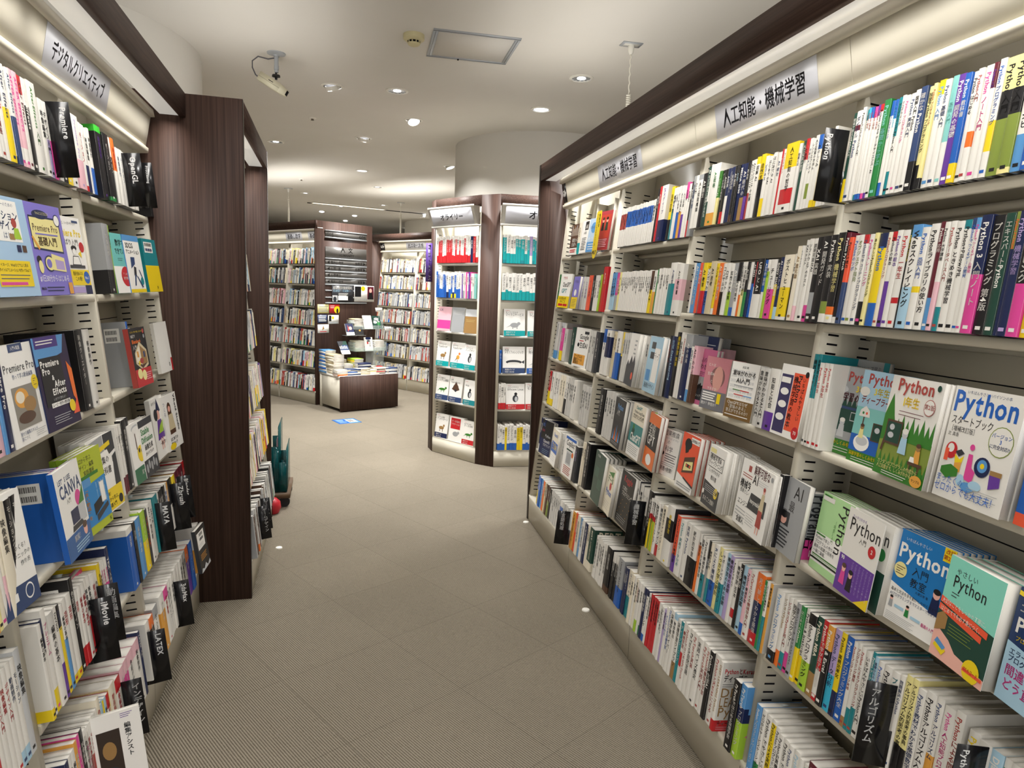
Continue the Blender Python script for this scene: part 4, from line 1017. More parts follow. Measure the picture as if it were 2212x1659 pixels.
(19950, 194, 213, 'W.tR20', '色彩デザイン', 'R', '')]),
('L', 0.524, -0.03, 175, [
(12400, 214, 224, 'W', 'デザイン入門', 'K', ''),
(12620, 214, 224, 'N', '映像制作', 'W', ''),
(12840, 204, 227, 'K', 'デザイン入門', 'W', ''),
(13050, 194, 225, 'b.tW40', '動画制作', 'K', ''),
(13250, 194, 224, 'N.tG20', 'モーション', 'W', ''),
(13450, 204, 230, 'W.tK20', '映像編集', 'K', ''),
(13660, 194, 227, 'B.tW55', '造形', 'K', ''),
(13860, 184, 226, 'N', '編集の基本', 'L', ''),
(14050, 194, 226, 'W.tJ30', 'デザイン入門', 'K', ''),
(14250, 164, 225, 'R.tW60', 'モーション', 'K', ''),
(14420, 174, 231, 'W.bY10', 'モーション', 'K', ''),
(14600, 194, 232, 'W', 'デザイン入門', 'R', 'white book, twelfth from the left, fifth shelf, left bay at the frame edge'),
(14800, 194, 232, 'W', '映像編集', 'R', 'white book, thirteenth from the left, fifth shelf, left bay at the frame edge'),
(15000, 194, 232, 'W', 'デザイン入門', 'R', 'white book, fourteenth from the left, fifth shelf, left bay at the frame edge'),
(15200, 194, 234, 'W.bL15', '動画制作', 'n', 'white book, fifteenth from the left, fifth shelf, left bay at the frame edge'),
(15400, 194, 233, 'W.bL15', 'モーション', 'n', 'white book, sixteenth from the left, fifth shelf, left bay at the frame edge'),
(15600, 244, 241, 's!', '映像編集', 'K', 'light grey book, seventeenth from the left, fifth shelf, left bay at the frame edge')]),
('R', 1.157, -0.02, 150, [
(-16643, 191, 256, 'W.tT48', '機械学習 Python', 'K', 'white book with teal top, first from the left, third shelf, nearest right bay'),
(-16446, 138, 257, 'W.tT48', '深層学習 Python', 'K', 'white book with teal top, second from the left, third shelf, nearest right bay'),
(-16302, 160, 235, 'W', 'Python 2年生', 'R', 'white book with red lettering, third from the left, third shelf, nearest right bay'),
(-16136, 186, 236, 'W', 'Python 3年生', 'R', 'white book with red lettering, fourth from the left, third shelf, nearest right bay'),
(-15944, 145, 236, 'W', 'Python 3年生', 'R', 'white book with red lettering, fifth from the left, third shelf, nearest right bay')]),
('R', 0.844, -0.02, 130, [
(-16262, 330, 189, 'W.bP28@S', '独学プログラマー', 'K', 'white book with magenta foot, first from the left, fourth shelf, nearest right bay')]),
('R', 1.162, -0.02, 130, [
(-19059, 248, 187, 'w', '意味がわかるAI入門', 'K', ''),
(-18805, 291, 187, 'w', '意味がわかるAI入門', 'K', 'dull white book with black lettering, eighth from the left, third shelf, second right bay'),
(-18509, 471, 189, 'W.bV30', '知能と社会', 'K', 'thick white book with purple foot, ninth from the left, third shelf, second right bay')]),
('R', 0.842, -0.03, 150, [
(-17061, 197, 215, 'K', 'AIビジネス', 'W', 'black book with white lettering, first from the left, fourth shelf, second right bay')]),
]
FACES = [
('R', 1.157, -1.7034, 0.182, 0.257, 0.085, 4.5, 0, 0, 0.015, 'colab', 'grey cover with teal edges behind the cartoon schoolbook covers', 2.0),
('R', 1.157, -1.6408, 0.182, 0.235, 0.025, 2.5, 0, 0, 0.012, 'kiso3', 'schoolbook cover with blackboard and mountains, green foot, half hidden', 2.0),
('R', 1.157, -1.4968, 0.182, 0.235, 0.005, -3.0, 0, 0, 0.012, 'deep3', 'schoolbook cover with sea, parasol and globe seat, green foot', 2.0),
('R', 1.157, -1.3716, 0.182, 0.235, -0.02, -9.5, 1, 1, 0.013, 'ichi', 'schoolbook cover with easel blackboard and forest meadow, green foot', 2.0),
('R', 1.157, -1.1853, 0.182, 0.235, -0.03, -8.0, 2, 2, 0.02, 'start', 'white cover with big blue letters and toy blocks', 2.0),
('R', 1.157, -0.9893, 0.182, 0.235, -0.04, -10.0, 1, 0, 0.02, 'bluebk', 'blue cover cut by the frame edge on the third shelf', 2.0),
('R', 0.844, -1.5551, 0.148, 0.21, 0, -8.5, 3, 3, 0.016, 'midori', 'pale green cover with white lower panel', 2.0),
('R', 0.844, -1.4162, 0.148, 0.21, -0.03, -10.0, 0, 0, 0.002, 'sukkiri', 'white cover with purple lower half and yellow corner', 2.0),
('R', 0.844, -1.404, 0.148, 0.21, -0.014, -10.0, 3, 3, 0.022, 'sukkiri2', 'white cover with dark green foot behind the purple one', 2.0),
('R', 0.844, -1.2585, 0.148, 0.21, -0.02, 0.0, 5, 3, 0.016, 'kyoshitsu', 'blue and white cover with a small suited man', 2.0),
('R', 0.844, -1.1007, 0.148, 0.21, -0.045, -10.0, 2, 2, 0.032, 'yasashii', 'mint green and dark green cover with orange bands', 2.0),
('R', 0.844, -0.9462, 0.148, 0.21, -0.05, -10.0, 1, 0, 0.03, 'engineer', 'navy cover with pink writing at the frame edge', 2.0),
('R', 1.162, -2.478, 0.182, 0.257, 0.03, 2.5, 0, 0, 0.018, 'navybk', 'navy topped cover behind the pink covers', 2.0),
('R', 1.162, -2.3828, 0.148, 0.21, 0.0, 2.0, 1, 0, 0.014, 'pinkai', 'pink cover with a dark crowd picture', 2.0),
('R', 1.162, -2.2494, 0.13, 0.188, -0.02, 10.0, 3, 0, 0.015, 'hito', 'pink cover with a blurred face and grey foot', 2.0),
('R', 1.162, -2.0677, 0.13, 0.188, -0.025, 10.0, 1, 0, 0.018, 'imi', 'white cover with bold black title and brown band', 2.0),
('R', 1.162, -1.802, 0.148, 0.21, -0.02, -4.5, 1, 0, 0.016, 'kyohon', 'orange and purple cover leaning at the end of the third shelf', 2.0),
('R', 0.842, -2.5385, 0.13, 0.188, -0.01, 10.0, 1, 0, 0.025, 'inga', 'white cover with thin grey title about causality', 2.0),
('R', 0.842, -2.338, 0.148, 0.21, -0.02, -3.0, 4, 0, 0.018, 'cassette', 'orange cover with a drawn cassette tape', 2.0),
('R', 0.842, -2.1302, 0.148, 0.21, -0.02, -9.0, 4, 0, 0.022, 'kikai', 'white cover with dark grey lower half and yellow disc', 2.0),
('R', 0.842, -1.9349, 0.148, 0.21, -0.01, -10.0, 2, 0, 0.018, 'kikai2', 'white cover with dark title and red disc, half hidden', 2.0),
('R', 0.842, -1.8409, 0.148, 0.21, -0.03, -10.0, 2, 0, 0.014, 'kaishaku', 'white cover with a standing woman beside a dark box', 2.0),
('R', 0.842, -1.7162, 0.152, 0.215, -0.01, -10.0, 0, 0, 0.016, 'greyai', 'grey cover with a small portrait beside the upright', 2.0),
('R', 0.847, -2.8428, 0.182, 0.235, -0.02, -6.0, 3, 0, 0.02, 'chain', 'cream and teal cover with a perched parrot', 2.0),
('R', 0.847, -3.0455, 0.17, 0.225, -0.02, -7.5, 2, 0, 0.018, 'lang', 'black cover with orange flames', 2.0),
('R', 0.847, -2.6544, 0.17, 0.225, -0.02, -10.0, 1, 0, 0.015, 'zenpan', 'orange and black cover near the end of the fourth shelf', 2.0),
('R', 0.527, -3.2039, 0.18, 0.245, -0.02, -6.5, 4, 0, 0.02, 'darkg', 'dark green cover with faint squares', 2.0),
('R', 0.527, -3.0287, 0.155, 0.22, -0.02, -8.5, 2, 0, 0.02, 'creamc', 'cream cover with a red disc', 2.0),
('R', 0.527, -2.8537, 0.182, 0.24, -0.02, -4.0, 4, 0, 0.018, 'kaggle', 'black cover with red title and star map', 2.0),
('R', 1.147, -2.9903, 0.17, 0.238, -0.02, -10.0, 2, 0, 0.018, 'mount', 'white cover with dark blue mountains', 2.0),
('R', 1.147, -2.7712, 0.182, 0.24, -0.02, -7.0, 1, 0, 0.02, 'palebl', 'pale blue cover with grey blocks', 2.0),
('R', 0.512, -4.2522, 0.16, 0.222, -0.02, 10.0, 1, 0, 0.016, 'openai', 'navy cover at the far end of the fifth shelf', 2.0),
('R', 0.512, -3.9818, 0.152, 0.215, -0.02, -4.5, 3, 0, 0.016, 'bluew', 'blue and white cover on the fifth shelf', 2.0),
('R', 0.512, -3.7271, 0.17, 0.225, -0.02, 2.0, 3, 0, 0.016, 'copilot', 'white newspaper style cover with blue top strip', 2.0),
('R', 1.467, -4.2507, 0.152, 0.215, -0.03, 10.0, 0, 0, 0.014, 'dekiru', 'white cover with green letters and yellow foot', 2.0),
('R', 1.467, -3.9343, 0.13, 0.19, -0.04, -2.0, 1, 0, 0.016, 'lilac', 'lilac cover with yellow foot', 2.0),
('R', 1.14, -3.8128, 0.17, 0.225, -0.02, 10.0, 1, 0, 0.018, 'seisei', 'white cover with orange lower band', 2.0),
('R', 1.14, -4.2986, 0.182, 0.235, 0.0, 0.0, 0, 0, 0.014, 'diffu', 'pale grey cover with thin serif title', 2.0),
('R', 1.795, -4.148, 0.13, 0.188, -0.03, 4.5, 0, 0, 0.02, 'brown', 'brown photographic cover at the far end', 2.0),
('R', 1.795, -3.9432, 0.13, 0.19, -0.03, -0.5, 1, 0, 0.018, 'whiteA', 'white cover with a black square letter', 2.0),
('R', 1.795, -3.7999, 0.13, 0.19, -0.035, 5.5, 1, 0, 0.018, 'chat', 'pale blue cover with a blue disc', 2.0),
('R', 1.795, -3.622, 0.148, 0.21, -0.04, 6.5, 0, 0, 0.016, 'redm', 'red cover with two standing figures in a clear sleeve', 2.0),
('L', 1.503, 1.7622, 0.182, 0.235, -0.02, 8.0, 0, 0, 0.016, 'blackbk', 'black cover with red and yellow shapes at the frame edge', 2.0),
('L', 1.503, 1.7932, 0.182, 0.235, -0.03, -5.5, 0, 0, 0.016, 'motion', 'pale blue cover with yellow lower band', 2.0),
('L', 1.503, 1.9774, 0.182, 0.235, -0.045, -6.0, 0, 0, 0.014, 'prem', 'violet cover with a camcorder drawing', 2.0),
('L', 1.503, 2.1908, 0.17, 0.225, -0.03, -6.0, 0, 0, 0.016, 'yokubari', 'white cover with yellow title and yellow band', 2.0),
('L', 1.503, 2.7322, 0.152, 0.215, -0.02, -6.0, 0, 0, 0.016, 'sugaku', 'mint cover with red speech bubble', 2.0),
('L', 1.503, 2.8418, 0.152, 0.215, -0.035, -6.0, 0, 0, 0.014, 'dcg', 'white cover with a dark blue figure, teal border', 2.0),
('L', 1.503, 3.0687, 0.152, 0.215, -0.045, -6.0, 0, 0, 0.014, 'tealy', 'teal and yellow back cover at the end of the second shelf', 2.0),
('L', 1.16, 1.7427, 0.182, 0.235, -0.03, -0.5, 0, 0, 0.02, 'premw', 'white cover with a golden cloud picture', 2.0),
('L', 1.16, 1.9163, 0.182, 0.24, -0.035, -4.5, 1, 1, 0.018, 'premk', 'dark purple cover with a fiery edge and blue top', 2.0),
('L', 1.16, 2.7021, 0.152, 0.215, -0.045, -6.0, 0, 0, 0.018, 'blend', 'black and red cover with a little room diorama', 2.0),
('L', 1.16, 3.1305, 0.152, 0.215, -0.03, -6.0, 0, 0, 0.014, 'whitered', 'white cover with a red strip at the end of the third shelf', 2.0),
('L', 0.832, 1.5021, 0.182, 0.257, -0.03, -6.0, 1, 1, 0.016, 'whiteblue', 'white cover with a dark blue foot on the fourth shelf', 2.0),
('L', 0.832, 1.8616, 0.182, 0.235, -0.052, 1.5, 0, 0, 0.014, 'canva', 'white and blue cover with a plant and laptop', 2.0),
('L', 0.832, 2.0222, 0.182, 0.235, -0.035, -6.0, 2, 0, 0.016, 'zero', 'lime and blue cover about making videos', 2.0),
('L', 0.832, 2.2008, 0.182, 0.24, -0.02, -6.0, 3, 0, 0.018, 'henshu', 'white and yellow cover with grey photographs', 2.0),
('L', 0.832, 2.5722, 0.152, 0.215, -0.03, -4.5, 1, 0, 0.018, 'er3', 'white cover with a yellow figure and green foot', 2.0),
('L', 0.832, 2.6636, 0.148, 0.21, -0.04, -3.5, 1, 0, 0.018, 'stable', 'white cover with green letters and dark photographs', 2.0),
('L', 0.832, 2.9399, 0.18, 0.245, -0.02, -1.5, 0, 0, 0.018, 'witch', 'white cover with a dark haired figure in a hat', 2.0),
('L', 0.832, 3.0746, 0.182, 0.235, -0.03, -6.0, 1, 0, 0.018, 'vroid', 'white cover with a long haired figure in beige', 2.0),
('L', 0.524, 1.9368, 0.152, 0.215, -0.0, 0.5, 0, 0, 0.016, 'pinkclk', 'magenta cover with a white alarm clock', 2.0),
('L', 0.3002, 3.017, 0.13, 0.19, -0.1, -6.0, 0, 0, 0.016, 'bagged', 'black packaged booklet with a white barcode label at the end of the left bottom shelf', 2.0),
('L', 0.1455, 1.8565, 0.115, 0.257, -0.03, -76.0, 0, 0, 0.012, 'assist', 'white bagged magazine pack leaning out at the lower left', 2.0),
]
DIVIDERS = [
('R', -1.6919, -0.085, 1.8254, 0.065, 0.1943, 'Python', 'black divider with white writing ending the second right bay top shelf', 78.0, 0.0, 'e2e2e2', None, 0.22),
('R', -2.5648, -0.085, 0.516, 0.067, 0.1898, '機械学習', 'black divider beside the yellow and green spines of the fifth shelf', 78.0, 0.0, 'e2e2e2', None, 0.45),
('R', -3.476, -0.085, 0.1721, 0.07, 0.1891, '言語処理', 'black divider hanging low near the far right base', 78.0, 0.0, 'e2e2e2', None, 0.45),
('R', -1.1964, -0.085, 0.5305, 0.063, 0.1921, 'アルゴリズム', 'large black divider on the fifth shelf of the nearest right bay', 68.0, 0.0, 'e2e2e2', None, 0.35),
('R', -0.9627, -0.085, 0.6042, 0.06, 0.1305, 'Python', 'black divider cut by the bottom edge at the nearest right bay', 78.0, 0.0, 'e2e2e2', None, 0.3),
('L', 2.2827, -0.012, 1.8376, 0.07, 0.2087, 'Premiere', 'black divider at the middle of the left top shelf', -80.0, 0.0, 'e2e2e2', None, 0.76),
('L', 3.0027, -0.012, 1.8343, 0.079, 0.201, 'OpenGL', 'black divider near the end of the left top shelf', -80.0, 0.0, 'e2e2e2', None, 0.66),
('L', 3.338, -0.012, 1.8642, 0.048, 0.1913, 'Proccessing', 'last black divider of the left top shelf', -80.0, 0.0, 'e2e2e2', None, 0.55),
('L', 3.1175, -0.012, 0.5229, 0.072, 0.1897, 'Blender', 'farther black divider of the left fifth shelf', -80.0, 0.0, 'e2e2e2', None, 0.75),
('L', 3.0075, -0.012, 0.5098, 0.074, 0.2019, 'Zbrush', 'middle black divider of the left fifth shelf', -80.0, 0.0, 'e2e2e2', None, 0.72),
('L', 2.7378, -0.012, 0.5226, 0.071, 0.1907, 'MAYA', 'nearer black divider of the left fifth shelf', -80.0, 0.0, 'e2e2e2', None, 0.72),
('L', 1.9986, -0.012, 0.4886, 0.068, 0.1851, 'iMovie', 'large glossy black divider in front of its twin, lower left', -80.0, 0.0, 'e2e2e2', None, 0.72),
('L', 2.0573, -0.012, 0.5128, 0.069, 0.1742, '動画編集', 'black divider half hidden behind the large glossy divider, lower left', -80.0, 0.0, 'e2e2e2', None, 0.72),
('L', 2.8452, -0.012, 0.1577, 0.069, 0.1932, '3dsMax', 'farther black divider of the left bottom shelf', -80.0, 0.0, 'e2e2e2', None, 0.72),
('L', 2.4274, -0.012, 0.1623, 0.07, 0.1915, 'LATEX', 'middle black divider of the left bottom shelf', -80.0, 0.0, 'e2e2e2', None, 0.68),
('L', 2.1245, -0.012, 0.167, 0.069, 0.1833, 'インデザイン', 'nearer black divider of the left bottom shelf', -80.0, 0.0, 'e2e2e2', None, 0.76),
('L', 1.914, -0.012, 0.1865, 0.067, 0.1455, '印刷', 'black divider at the bottom frame edge, lower left', -80.0, 0.0, 'e2e2e2', None, 0.72),
('L3', 3.6999, -0.012, 0.1942, 0.071, 0.1818, 'ゲームデザイン', 'nearer black divider beyond the wide dark side panel', -80.0, 0.0, 'e2e2e2', None, 0.72),
('L3', 3.8375, -0.012, 0.1994, 0.066, 0.1783, 'ゲームデザイン', 'farther black divider beyond the wide dark side panel', -80.0, 0.0, 'e2e2e2', None, 0.72),
]
BEHIND = ['', 'first copy right behind the {}', 'second copy behind the {}', 'third copy behind the {}', 'fourth copy behind the {}', 'fifth copy behind the {}']
# ------------------------------------------------------------------ cover pictures (0..1 across and up the cover)
def T(x, y, s, t, c='K', al='l', b=True, mw=None): return ('t', x, y, s, t, c, al, b, mw)
def Vt(x, y, s, t, c='K', b=True, ml=None): return ('v', x, y, s, t, c, b, ml)
def Rr(x0, y0, x1, y1, c): return ('r', x0, y0, x1, y1, c)
def Cc(x, y, r, c): return ('e', x, y, r, r, c)
def El(x, y, rx, ry, c): return ('e', x, y, rx, ry, c)
def Pg(c, *p): return ('p', p, c)
def lines(x0, x1, y0, n, dy, c, h=0.006): return [Rr(x0, y0 - i * dy, x1 - (0.04 * ((i * 7) % 3)), y0 - i * dy + h, c) for i in range(n)]
def man(x, y, s, skin='H', coat='N', hair='E'):
    """a small standing printed figure"""
    return [Pg(coat, (x - s * .5, y), (x + s * .5, y), (x + s * .35, y + s * 1.0), (x - s * .35, y + s * 1.0)), El(x, y + s * 1.22, s * .36, s * .3, skin), El(x, y + s * 1.38, s * .38, s * .18, hair)]
def trees(x0, x1, y, n, s, c):
    return [Pg(c, (x0 + (x1 - x0) * i / (n - 1) - s * .5, y), (x0 + (x1 - x0) * i / (n - 1) + s * .5, y), (x0 + (x1 - x0) * i / (n - 1), y + s * (1.3 + .3 * (i % 2)))) for i in range(n)]
def school(bg, title, extra):
    return [T(.5, .85, .2, 'Python', 'r', 'c', True, .72), T(.5, .74, .125, title, 'Y', 'c', True, .6), *extra]
COVERS = dict(
 colab=('S', 'T', [Rr(.9, 0, 1, 1, 'T'), T(.06, .9, .075, 'Google Colaboratoryで学ぶ', 'k', 'l', False, .8)]),
 kiso3=('n', 'W', [Rr(0, .55, 1, 1, 'S'), Rr(0, 0, 1, .17, 'J'), *trees(.2, .95, .55, 9, .1, 'D'), T(.36, .84, .2, 'Python', 'r', 'l', True, .6), T(.55, .73, .12, '3年生', 'Y', 'l'), T(.12, .62, .14, '機械学習のしくみ', 'M', 'l', True, .85), El(.24, .74, .17, .05, 's'),
   Rr(.0, .3, .3, .52, 'E'), Rr(.02, .33, .13, .5, 'a'), Rr(.16, .33, .28, .5, 'a'), Rr(.32, .27, 1, .52, 'D'), Rr(.55, .4, .78, .5, 's'), Rr(.56, .41, .77, .49, 'D'), Rr(0, .17, 1, .27, 'S'), *man(.42, .2, .14, 's', 's', 'W'), T(.06, .11, .065, '機械学習のしくみをつかもう', 'Y', 'l', True, .85), El(.16, .06, .08, .03, 'L'), *lines(.3, .9, .07, 2, .03, 'W')]),
 deep3=('t', 'W', [Rr(0, .6, 1, 1, 'L'), Rr(0, .1, 1, .3, 'B'), Rr(0, 0, 1, .12, 'J'), T(.12, .86, .2, 'Python', 'r', 'l', True, .7), T(.28, .75, .12, '3年生', 'Y', 'l'), T(.06, .65, .12, 'ディープラーニング', 'r', 'l', True, .85), El(.1, .77, .1, .05, 'W'),
   Pg('W', (.08, .5), (.3, .5), (.28, .57), (.19, .62), (.1, .57)), El(.16, .54, .02, .015, 'G'), El(.23, .54, .02, .015, 'F'), Rr(.18, .35, .2, .5, 'E'), El(.24, .22, .16, .09, 'I'), El(.24, .24, .12, .05, 's'), *man(.2, .27, .1, 'A', 'y', 'E'), Rr(.4, .27, .62, .46, 'E'), Rr(.42, .28, .6, .45, 'D'), El(.5, .39, .05, .03, 's'), *man(.82, .2, .12, 'H', 'W', 's'), T(.04, .07, .06, '深層学習のしくみを体験してみよう', 'Y', 'l', True, .9), *lines(.1, .85, .045, 2, .025, 'W')]),
 ichi=('W', 'W', [Rr(0, 0, 1, .42, 'Z'), Pg('J', (0, .34), (.0, .6), (.1, .82), (.2, .6), (.28, .46), (.3, .38)), *trees(.3, .98, .38, 8, .16, 'J'), Rr(0, 0, 1, .14, 'J'), *trees(.0, 1, .1, 12, .09, 'J'), T(.5, .86, .22, 'Python', 'r', 'c', True, .72), T(.3, .72, .14, '1年生', 'Y', 'l'), Cc(.82, .75, .1, 'r'), Cc(.82, .75, .092, 'W'), T(.82, .735, .07, '第2版', 'r', 'c'), El(.92, .94, .035, .03, 'D'), *lines(.28, .75, .66, 2, .035, 'M'),
   Pg('E', (.06, .24), (.1, .24), (.18, .56), (.14, .56)), Rr(.1, .32, .42, .56, 'E'), Rr(.12, .34, .4, .54, 'D'), El(.22, .49, .05, .03, 's'), El(.22, .41, .06, .03, 's'), *man(.5, .26, .16, 's', 'L', 'W'), *man(.8, .22, .12, 'A', 'o', 'E'), Rr(.66, .19, .92, .22, 'E'), Rr(.7, .13, .72, .2, 'E'), Rr(.86, .13, .88, .2, 'E'), Pg('I', (.68, .22), (.78, .22), (.76, .27), (.69, .27)), T(.08, .115, .062, 'カンタンなプログラムの作成から', 'y', 'l', True, .8), T(.08, .07, .062, '人工知能まで、しくみがわかる！', 'y', 'l', True, .75), *lines(.2, .7, .045, 2, .022, 'W'), El(.88, .06, .11, .055, 'o'), T(.88, .05, .04, 'サンプル', 'K', 'c')]),
 start=('W', 'W', [T(.5, .945, .045, 'いちばんやさしいパイソンの本', 'n', 'c', False, .9), T(.02, .78, .34, 'Python', 'B', 'l', True, .93), T(.04, .67, .115, 'スタートブック', 'K', 'l', False, .62), T(.04, .605, .07, '［増補改訂版］', 'K', 'l', False, .42), T(.04, .56, .05, '辻 真吾', 'K', 'l', False), Cc(.8, .6, .165, 'Z'), Cc(.8, .6, .155, 'W'), T(.8, .63, .055, 'バージョン', 'B', 'c'), T(.8, .585, .06, '3', 'B', 'c'), T(.8, .54, .05, 'に完全対応!!', 'n', 'c'),
   El(.15, .43, .09, .075, 'R'), El(.14, .45, .05, .04, 'W'), Rr(.06, .33, .12, .44, 'F'), Pg('k', (.22, .43), (.3, .46), (.36, .43), (.28, .39)), Pg('Y', (.22, .41), (.3, .37), (.36, .41), (.34, .33), (.24, .33)), Pg('o', (.24, .33), (.34, .35), (.34, .26), (.25, .25)), Pg('P', (.42, .44), (.48, .44), (.5, .33), (.56, .3), (.54, .2), (.42, .22)), Cc(.45, .5, .035, 'P'), El(.64, .36, .11, .085, 'N'), El(.64, .37, .07, .055, 'b'), Cc(.64, .37, .03, 'Y'), Pg('V', (.76, .33), (.9, .36), (.92, .24), (.78, .2)), Rr(.76, .32, .92, .36, 'A'), Pg('J', (.06, .27), (.2, .31), (.32, .28), (.32, .22), (.16, .18), (.06, .22)), El(.38, .2, .06, .05, 'L'), El(.5, .16, .1, .04, 'b'), El(.6, .19, .09, .04, 'L'), T(.02, .145, .1, 'まったくの', 'B', 'l', False, .42), *lines(.5, .93, .155, 6, .018, 'S', .004), T(.02, .065, .115, 'ゼロからでも大丈夫！', 'B', 'l', False, .92)]),
 bluebk=('B', 'B', [Rr(0, 0, 1, .1, 'F'), T(.1, .55, .12, 'Python', 'W'), *lines(.1, .8, .4, 4, .07, 'L', .02)]),
 midori=('P:b5e0a0', 'P:b5e0a0', [Rr(0, 0, .0, .0, 'W'), Rr(0, .1, 1, .48, 'I'), Rr(.0, .03, 1, .1, 'P:b5e0a0'), Vt(.78, .95, .34, 'Python', 'K', False, .62), Vt(.55, .72, .07, '［完全］入門', 'J', False, .4), Rr(.03, .9, .4, .96, 'W'), Rr(.05, .955, .3, .975, 'J'), T(.05, .4, .075, 'Pythonで学ぶ', 'k', 'l', False, .7), T(.05, .34, .075, 'プログラムの作り方、', 'k', 'l', False, .75), T(.05, .28, .075, '最新の知識と技術を', 'k', 'l', False, .75), T(.05, .22, .075, '一冊に凝縮。', 'k', 'l', False, .6), Rr(.05, .45, .35, .47, 'J'), Rr(.05, .185, .95, .2, 'J'), Rr(.0, .13, .9, .15, 'K'), *lines(.05, .9, .17, 2, .02, 'J', .005)]),
 sukkiri=('W', 'W', [Rr(0, 0, 1, .44, 'V'), T(.12, .9, .06, 'スッキリわかる', 'V', 'l', False, .8), T(.1, .75, .31, 'Python', 'K', 'l', False, .88), T(.44, .66, .1, '入門', 'K', 'l', False), Cc(.82, .64, .1, 'R'), T(.82, .62, .09, '2', 'W', 'c'), T(.06, .38, .09, '90', 'I', 'l'), Pg('Y', (.62, 0), (1, 0), (1, .14)), *[Vt(.92 - .1 * i, .42, .05, 'プログラミングの楽しさ', 'v', False, .34) for i in range(6)], *man(.2, .1, .16, 'H', 'P', 'E'), *man(.42, .07, .16, 'H', 'K', 'K')]),
 sukkiri2=('W', 'W', [Rr(0, 0, 1, .46, 'D'), T(.95, .75, .31, 'Python', 'K', 'r', False, .88), Cc(.82, .64, .1, 'G')]),
 kyoshitsu=('B:1f7ac0', 'B:1f7ac0', [Pg('I', (0, 0), (1, 0), (1, .28), (0, .42)), Rr(.8, .86, 1, 1, 'Y'), T(.9, .945, .075, '改訂', 'R', 'c'), T(.9, .885, .075, '第2版', 'R', 'c'), T(.12, .9, .06, 'いちばんやさしい', 'W', 'l', False, .5), T(.04, .71, .31, 'Python', 'I', 'l', True, .93), T(.5, .58, .15, '入門', 'K', 'c', False), T(.5, .46, .15, '教室', 'K', 'c', False), Cc(.14, .57, .12, 'y'), *lines(.06, .22, .6, 4, .025, 'E', .008), T(.6, .41, .045, '大澤文孝 著', 'K', 'c', False), *man(.84, .3, .17, 'H', 'N', 'K'), T(.05, .33, .06, '基本と文法を手を動かしながら覚えて', 'K', 'l', False, .86), T(.05, .28, .06, 'AIプログラミングまでマスターできます！', 'n', 'l', False, .9), *man(.1, .15, .08, 'H', 'S', 'K'), *man(.42, .13, .08, 'H', 'G', 'K'), Rr(.18, .17, .36, .2, 'L'), Rr(.5, .14, .68, .17, 'L'), T(.7, .13, .06, '最適の入門書', 'P', 'l', True, .28), *lines(.05, .6, .09, 5, .018, 'S', .004)]),
 yasashii=('t:8adbc6', 'I', [Pg('D', (.0, .0), (1, .0), (1, .5), (.0, .58)), Pg('H', (0, 0), (1, 0), (1, .09), (.45, .14), (.3, .22), (.0, .3)), T(.16, .85, .1, 'やさしい', 'k', 'l', False, .5), T(.14, .72, .24, 'Python', 'K', 'l', False, .62), *lines(.16, .3, .66, 2, .03, 'k', .008), Pg('F', (0, .53), (.9, .44), (.9, .5), (0, .59)), Pg('F', (0, .455), (.82, .375), (.82, .435), (0, .515)), T(.03, .535, .075, '大切なことをしっかり丁寧に。', 'W', 'l', False, .85), T(.03, .455, .075, 'はじめてでも必ず身につく。', 'W', 'l', False, .78), Pg('A', (0, .24), (.2, .3), (.2, .42), (.1, .45), (0, .4)), *lines(.25, .7, .37, 4, .03, 'Z', .006), Pg('Y', (.05, .1), (.24, .05), (.3, .11), (.1, .17)), Pg('b', (.06, .14), (.24, .1), (.28, .14), (.1, .19)), Cc(.78, .09, .15, 'Y'), Rr(.64, .06, .98, .09, 'F'), T(.78, .07, .07, '100のコード', 'R', 'c', True, .26)]),
 engineer=('N:14315f', 'N:14315f', [Pg('L', (0, .0), (1, 0), (1, .42), (0, .52)), Pg('Y', (0, .93), (1, .87), (1, .91), (0, .97)), T(.06, .8, .13, 'エンジニアの', 'W', 'l', True, .8), T(.06, .62, .26, 'Python', 'W', 'l', True, .9), T(.1, .55, .07, 'プログラム', 'Y', 'l', True, .6), T(.06, .42, .09, 'エラーの原因から', 'n', 'l', True, .85), T(.06, .36, .09, 'プログラミングまで', 'n', 'l', True, .85), T(.06, .24, .15, '間違ったら', 'P', 'l', True, .85), T(.06, .12, .15, 'どう直す？', 'P', 'l', True, .85)]),
 navybk=('N', 'W', [Rr(.02, .85, .3, .88, 'F'), *lines(.35, .9, .87, 1, .05, 's', .01), Rr(0, 0, 1, .8, 'S')]),
 pinkai=('P:d06f98', 'P:d06f98', [Rr(.1, .08, .95, .5, 'k'), Rr(.1, .34, .95, .5, 'S'), *[El(.15 + .07 * i, .3 + .02 * (i % 3), .04, .05, 'K') for i in range(11)], T(.12, .76, .17, '「AIの', 'k', 'l', False), T(.35, .64, .17, 'わかる', 'k', 'l', False), *lines(.15, .6, .58, 3, .03, 'k'), T(.12, .14, .08, '「空間シック', 'W', 'l')]),
 hito=('P:cf8791', 'P:cf8791', [Rr(0, 0, 1, .36, 'S:77777c'), El(.55, .62, .3, .3, 'E:8a6262'), El(.57, .6, .2, .24, 'H:d9a095'), T(.1, .82, .1, 'ヒトは', 'W', 'l', False), T(.12, .65, .1, '生成AI', 'W', 'l', False), T(.28, .51, .1, 'と', 'W', 'l', False), T(.2, .37, .1, 'できるか', 'W', 'l', False), *lines(.06, .62, .3, 4, .045, 'I', .025), Rr(.68, .14, .82, .33, 'Y'), T(.06, .08, .1, '敵か？伴侶か？', 'I', 'l', False, .86)]),
